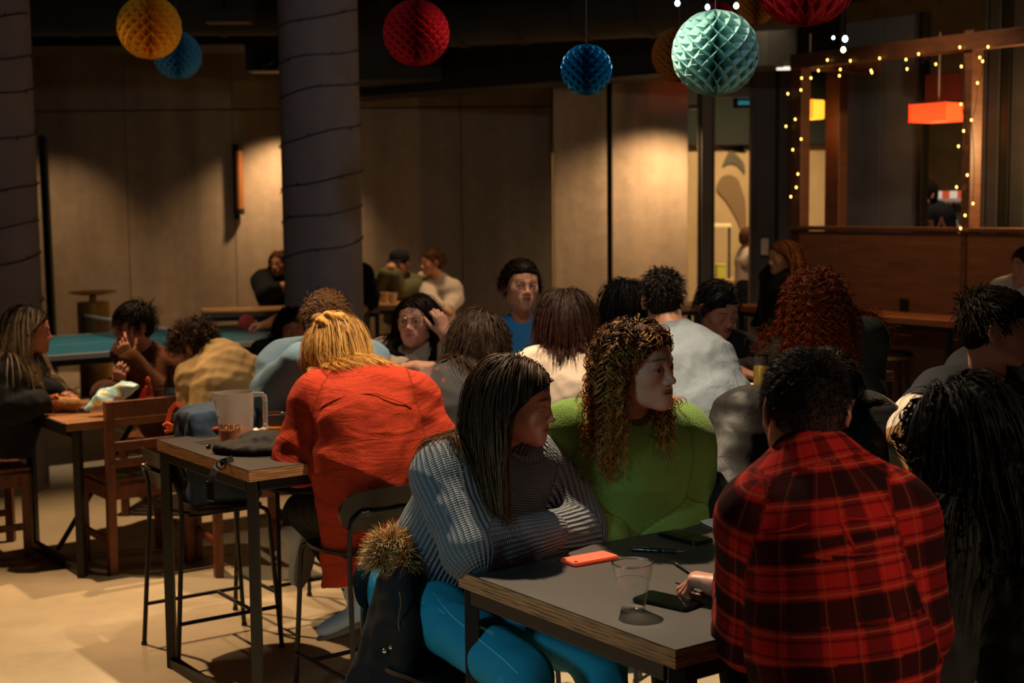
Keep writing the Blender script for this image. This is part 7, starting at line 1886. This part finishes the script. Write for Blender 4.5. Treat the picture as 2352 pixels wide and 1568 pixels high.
# tent cards
c = atz(1036, 974, .9); t = thing('tent_card', c, 'white beer brand tent card beside the brown haired woman', 'card'); u = norm([.95, .18, 0]); v = np.array([-u[1], u[0], 0])
Hc = .140; Wc = .075; M_CARD = plain('card_white', '#d9c6b2', .75)
for sg in (-1, 1):
    base_ = c + v * .028 * sg; nrm = norm(v * sg * Hc + UPV * .028); upd = norm(UPV * Hc - v * sg * .028)
    MB().box(base_ + upd * Hc * .51, (Wc / 2, .0008, Hc * .51), [u, nrm, upd]).build('card_leaf', M_CARD, t)
    if sg == -1:
        fo2 = base_ - u * Wc * .42 + upd * Hc * .60 + nrm * .0012 * 1
        text_obj('lettering', 'Carlsberg', .019, base_ - u * Wc * .40 + upd * Hc * .60 + nrm * .0014, u, upd, M_GRN, t, .0003, bold=.0006)
        MB().tube([base_ - u * Wc * .30 + upd * Hc * .645 + nrm * .0015 + (u * math.cos(a) + upd * math.sin(a)) * .0125 for a in np.linspace(.9, 5.2, 14)], .0022, 5).build('initial_swash', M_GRN, t, True)
        for du, dz, L_ in ((.010, .33, .016), (.026, .40, .012), (.032, .31, .011)):
            o = base_ - u * Wc * .42 + u * du + upd * Hc * dz + nrm * .0014; MB().bar(o, o + u * L_ + upd * L_ * .55, .006, .0006, up=tuple(nrm)).build('print_stroke', plain('print_red', '#8e2a20', .7), t)
        for k in range(4):
            o = base_ - u * Wc * .42 + upd * Hc * (.24 - .035 * k) + nrm * .0014; MB().bar(o, o + u * .05, .0014, .0004, up=tuple(nrm)).build('print_line', plain('print_grey', '#a08c7c', .8), t)
c = px(874, 850, 6.02); t = thing('tent_card', c, 'blank white tent card in front of the woman with glasses', 'card'); u = np.array([1., 0, 0]); v = np.array([0, 1., 0])
for sg in (-1, 1):
    upd = norm(UPV * .09 - v * sg * .02); nrm = norm(v * sg * .09 + UPV * .02); MB().box(c + v * .02 * sg + upd * .046, (.036, .0008, .046), [u, nrm, upd]).build('card_leaf', M_CARD, t)

# ================================================================== wooden table things
zt = .765
c = atz(171, 939, zt); t = thing('drink_can', c, 'pale beige drink can standing on the wooden table', 'can')
MB().lathe([(.026, 0), (.032, .006), (.033, .012), (.033, .098), (.028, .108)], c, 28).build('can_body', plain('can_beige', '#b59b6d', .35, .3), t, True)
MB().lathe([(.028, .108), (.0285, .112), (.026, .111), (.02, .109)], c, 28).build('lid', plain('can_alu', '#a9a29a', .3, .9), t, True)
MB().lathe([(.0333, .012), (.0333, .03)], c, 28, cap=False).build('print_band', plain('can_brown', '#6b5a3a', .4), t, True)
for k in range(3): MB().lathe([(.0333, .060 + .010 * k), (.0333, .064 + .010 * k)], c, 28, cap=False).build('print_ring', plain('print_dark', '#7a6643', .6), t, True)
c = atz(1748, 892, 1.06); t = thing('drink_can', c, 'gold drink can with upturned glass on top beside the plaid man', 'can')
MB().lathe([(.024, 0), (.030, .006), (.030, .085), (.027, .092)], c, 28).build('can_body', plain('can_gold', '#a8843c', .3, .7), t, True)
MB().lathe([(.027, .092), (.028, .097), (.024, .097)], c, 28).build('lid', plain('can_alu', '#a9a29a', .3, .9), t, True)
MB().lathe([(.028, .098), (.027, .135), (.026, .136), (.026, .1)], c, 28, cap=False).build('glass_top', plain('smoked_glass', '#4a4038', .1, trans=.5), t, True)
MB().lathe([(.0272, .130), (.0272, .1375)], c, 28).build('black_cap', M_BLACKG, t, True)
c = px(1768, 832, 6.75); t = thing('paper_bag', c, 'cream paper bag behind the gold can', 'bag')
MB().box(c, (.07, .03, .05), bev=.012).build('bag_body', plain('bag_cream', '#c9ab86', .8, noise=.1, nscale=20), t)
MB().box(c + UPV * .052, (.066, .024, .006), bev=.003).build('bag_fold', plain('bag_cream2', '#bfa07a', .8), t)
c = atz(1700, 884, 1.0605); t = thing('paper_sheet', c, 'cream sheet of paper under the dark haired woman\'s hand', 'paper')
MB().box(c + UPV * .0008, (.075, .05, .0006), [AX, -BX, UPV]).build('sheet', plain('paper_cream', '#d3b392', .8), t)

# bread roll with paper wrap
c = atz(140, 946, zt); t = thing('bread_roll', c, 'toasted bread roll held in an orange paper sleeve', 'bread')
S = Sdf(); S.cone(c + np.array([-.02, 0, .045]), c + np.array([.075, -.01, .042]), .038, .034, k=.02); vv, qq = S.mesh(.006, wrinkle(.004, 110, 5)); mesh_np('crust', vv, [qq], plain('bread_crust', '#b07f4c', .8, noise=.35, nscale=45, bump=.4), t, True)
S = Sdf(); S.cone(c + np.array([-.075, .01, .05]), c + np.array([-.012, 0, .048]), .036, .048, k=.02).cone(c + np.array([-.07, .02, .06]), c + np.array([-.045, .03, .105]), .03, .01, k=.03)
S.cone(c + np.array([-.005, 0, .048]), c + np.array([.1, -.01, .045]), .043, .043, k=.004, op='sub'); vv, qq = S.mesh(.006, wrinkle(.006, 60, 6)); mesh_np('paper_sleeve', vv, [qq], plain('orange_paper', '#c46a33', .7), t, True)
MB().lathe([(.007, -.004), (.008, 0), (.007, .004)], c + np.array([-.02, -.055, .01]), 12, [[1, 0, 0], [0, 0, 1], [0, -1, 0]]).build('snap', plain('silver', '#d6cfc6', .2, .95), t, True)

# crisp bag
c = atz(245, 948, zt); t = thing('crisp_bag', c, 'pale blue crisp bag with yellow print lying on the wooden table', 'crisp bag')
S = Sdf(); a0 = px(198, 940, 6.98); a1 = px(286, 893, 7.02); ax_ = norm(a1 - a0)
S.cone(a0, a0 + (a1 - a0) * .5, .012, .052, k=.03, flat=(norm([.3, -.6, .7]), .6)).cone(a0 + (a1 - a0) * .5, a1, .052, .046, k=.03, flat=(norm([.3, -.6, .7]), .6)); S.ell(a1 + ax_ * .02, (.05, .05, .02), k=.02)
vv, qq = S.mesh(.006, wrinkle(.010, 60, 15))
bc = np.tile(np.array(lin('#a9cfd0')), (len(vv), 1)); q_ = np.array([((vv - a0) @ ax_) / np.linalg.norm(a1 - a0), (vv - a0) @ norm(np.cross(ax_, [0, -1, 0]))]).T
for cu, cv, ru, rv, cl in ((.30, .0, .10, .014, '#dfae3e'), (.62, .03, .14, .02, '#e6dcd0'), (.45, .02, .12, .018, '#e6dcd0'), (.55, -.03, .06, .012, '#dfae3e'), (.85, .02, .07, .014, '#dfae3e'), (.95, -.02, .05, .012, '#dfae3e'), (.42, .022, .035, .006, '#c77a22'), (.2, .01, .06, .008, '#dfae3e')):
    bc[((q_[:, 0] - cu) / ru) ** 2 + ((q_[:, 1] - cv) / rv) ** 2 < 1] = lin(cl)
mesh_np('foil_bag', vv, [qq], vcol_mat('crisp_foil', .35, 0, .5), t, True, col=bc)
MB().box(a0 - ax_ * .012, (.03, .003, .012), bev=.001).build('end_seal', plain('foil_dark', '#2c4552', .5), t)
c = px(291, 846, 7.4); t = thing('potato_crisp', c, 'single potato crisp held up between fingers', 'crisp')
MB().prism(smooth_poly([(-.012, -.02), (.012, -.018), (.014, .012), (0, .024), (-.013, .01)], 4), c, (1, 0, 0), (0, .2, .98), (0, -1, 0), .003).build('crisp_slice', plain('crisp_yellow', '#d6b566', .7), t)

# bottles and glasses
def bottle(c, prof, body, cap_, label, cap_prof, labelband=None):
    t = thing('bottle', c, label, 'bottle', 'bottles on the wooden table')
    MB().lathe(prof, c, 24).build('glass', body, t, True); MB().lathe(cap_prof, c, 16).build('cap', cap_, t, True)
    if labelband: MB().lathe([(labelband[0], labelband[1]), (labelband[0], labelband[2])], c, 24, cap=False).build('label_band', labelband[3], t, True)
    return t
c = atz(392, 926, zt); bottle(c, [(.030, 0), (.033, .006), (.033, .095), (.028, .115), (.014, .145), (.013, .185)], plain('bottle_clear', '#4d4a48', .08, trans=.75, ior=1.4), M_BLACKG, 'dark glass bottle with blue label on the wooden table', [(.015, .18), (.015, .205)], (.0336, .02, .085, plain('label_blue', '#3b6f90', .5, noise=.5, nscale=50)))
c = atz(342, 930, zt); bottle(c, [(.024, 0), (.027, .006), (.026, .06), (.018, .10), (.012, .125)], plain('bottle_red', '#a8371f', .2, trans=.3), plain('cap_orange', '#d8602a', .5), 'red sauce bottle with orange cap on the wooden table', [(.013, .123), (.012, .14), (.005, .150)], (.0274, .015, .05, plain('label_pale', '#b58c76', .6)))
c = atz(328, 934, zt); t = thing('snack_packet', c, 'crumpled red snack packet beside the sauce bottle', 'packet')
S = Sdf(); S.cone(c + np.array([-.012, 0, .02]), c + np.array([.018, .01, .10]), .018, .010, k=.01, flat=(np.array([.2, .9, .1]), .5)); vv, qq = S.mesh(.005, wrinkle(.006, 90, 8)); mesh_np('packet_foil', vv, [qq], plain('packet_red', '#c2301c', .4), t, True)
c = atz(368, 927, zt); cup(c, .026, .036, .085, 'clear plastic cup between the two bottles', 'cups on the wooden table')

# ================================================================== far table cups, bat
for k, (x, y, lab) in enumerate(((884, 678, 'white paper cup standing left on the far table'), (903, 688, 'white paper cup standing right on the far table'))):
    c = px(x, y, 13.0 - .1 * k); c[2] = .9; t = thing('paper_cup', c, lab, 'cup', 'paper cups on the far table')
    MB().lathe([(.028, 0), (.038, .085), (.0405, .086), (.0405, .091), (.037, .091), (.027, .004)], c, 20, cap=False).build('cup_wall', plain('cup_cream', '#e6c48e', .6), t, True)
    MB().lathe([(.027, .004), (.001, .005)], c, 20).build('cup_base', plain('cup_cream', '#e6c48e', .6), t, True)
c = px(567, 739, 10.9); t = thing('ping_pong_bat', c, 'red ping pong bat held over the blue table', 'bat'); A3 = [norm([.9, .3, .2]), norm([-.1, .3, .95]), norm([.25, -.95, .2])]
A3[1] = norm(A3[1] - A3[0] * (A3[1] @ A3[0])); A3[2] = np.cross(A3[0], A3[1])
MB().lathe([(.001, -.004), (.055, -.004), (.062, 0), (.055, .004), (.001, .004)], c, 28, A3).build('blade', plain('bat_red', '#8e2024', .6), t, True)
MB().lathe([(.0635, -.003), (.0635, .003)], c, 28, A3, cap=False).build('edge_tape', plain('bat_wood', '#c08a55', .6), t, True)
MB().bar(c + A3[0] * .055 - A3[1] * .03, c + A3[0] * .15 - A3[1] * .06, .026, .018, bev=.004).build('grip', plain('bat_wood', '#c08a55', .6), t)
# pendant on kiosk corner: orange cup shaped lamp glimpsed beyond the auburn hair
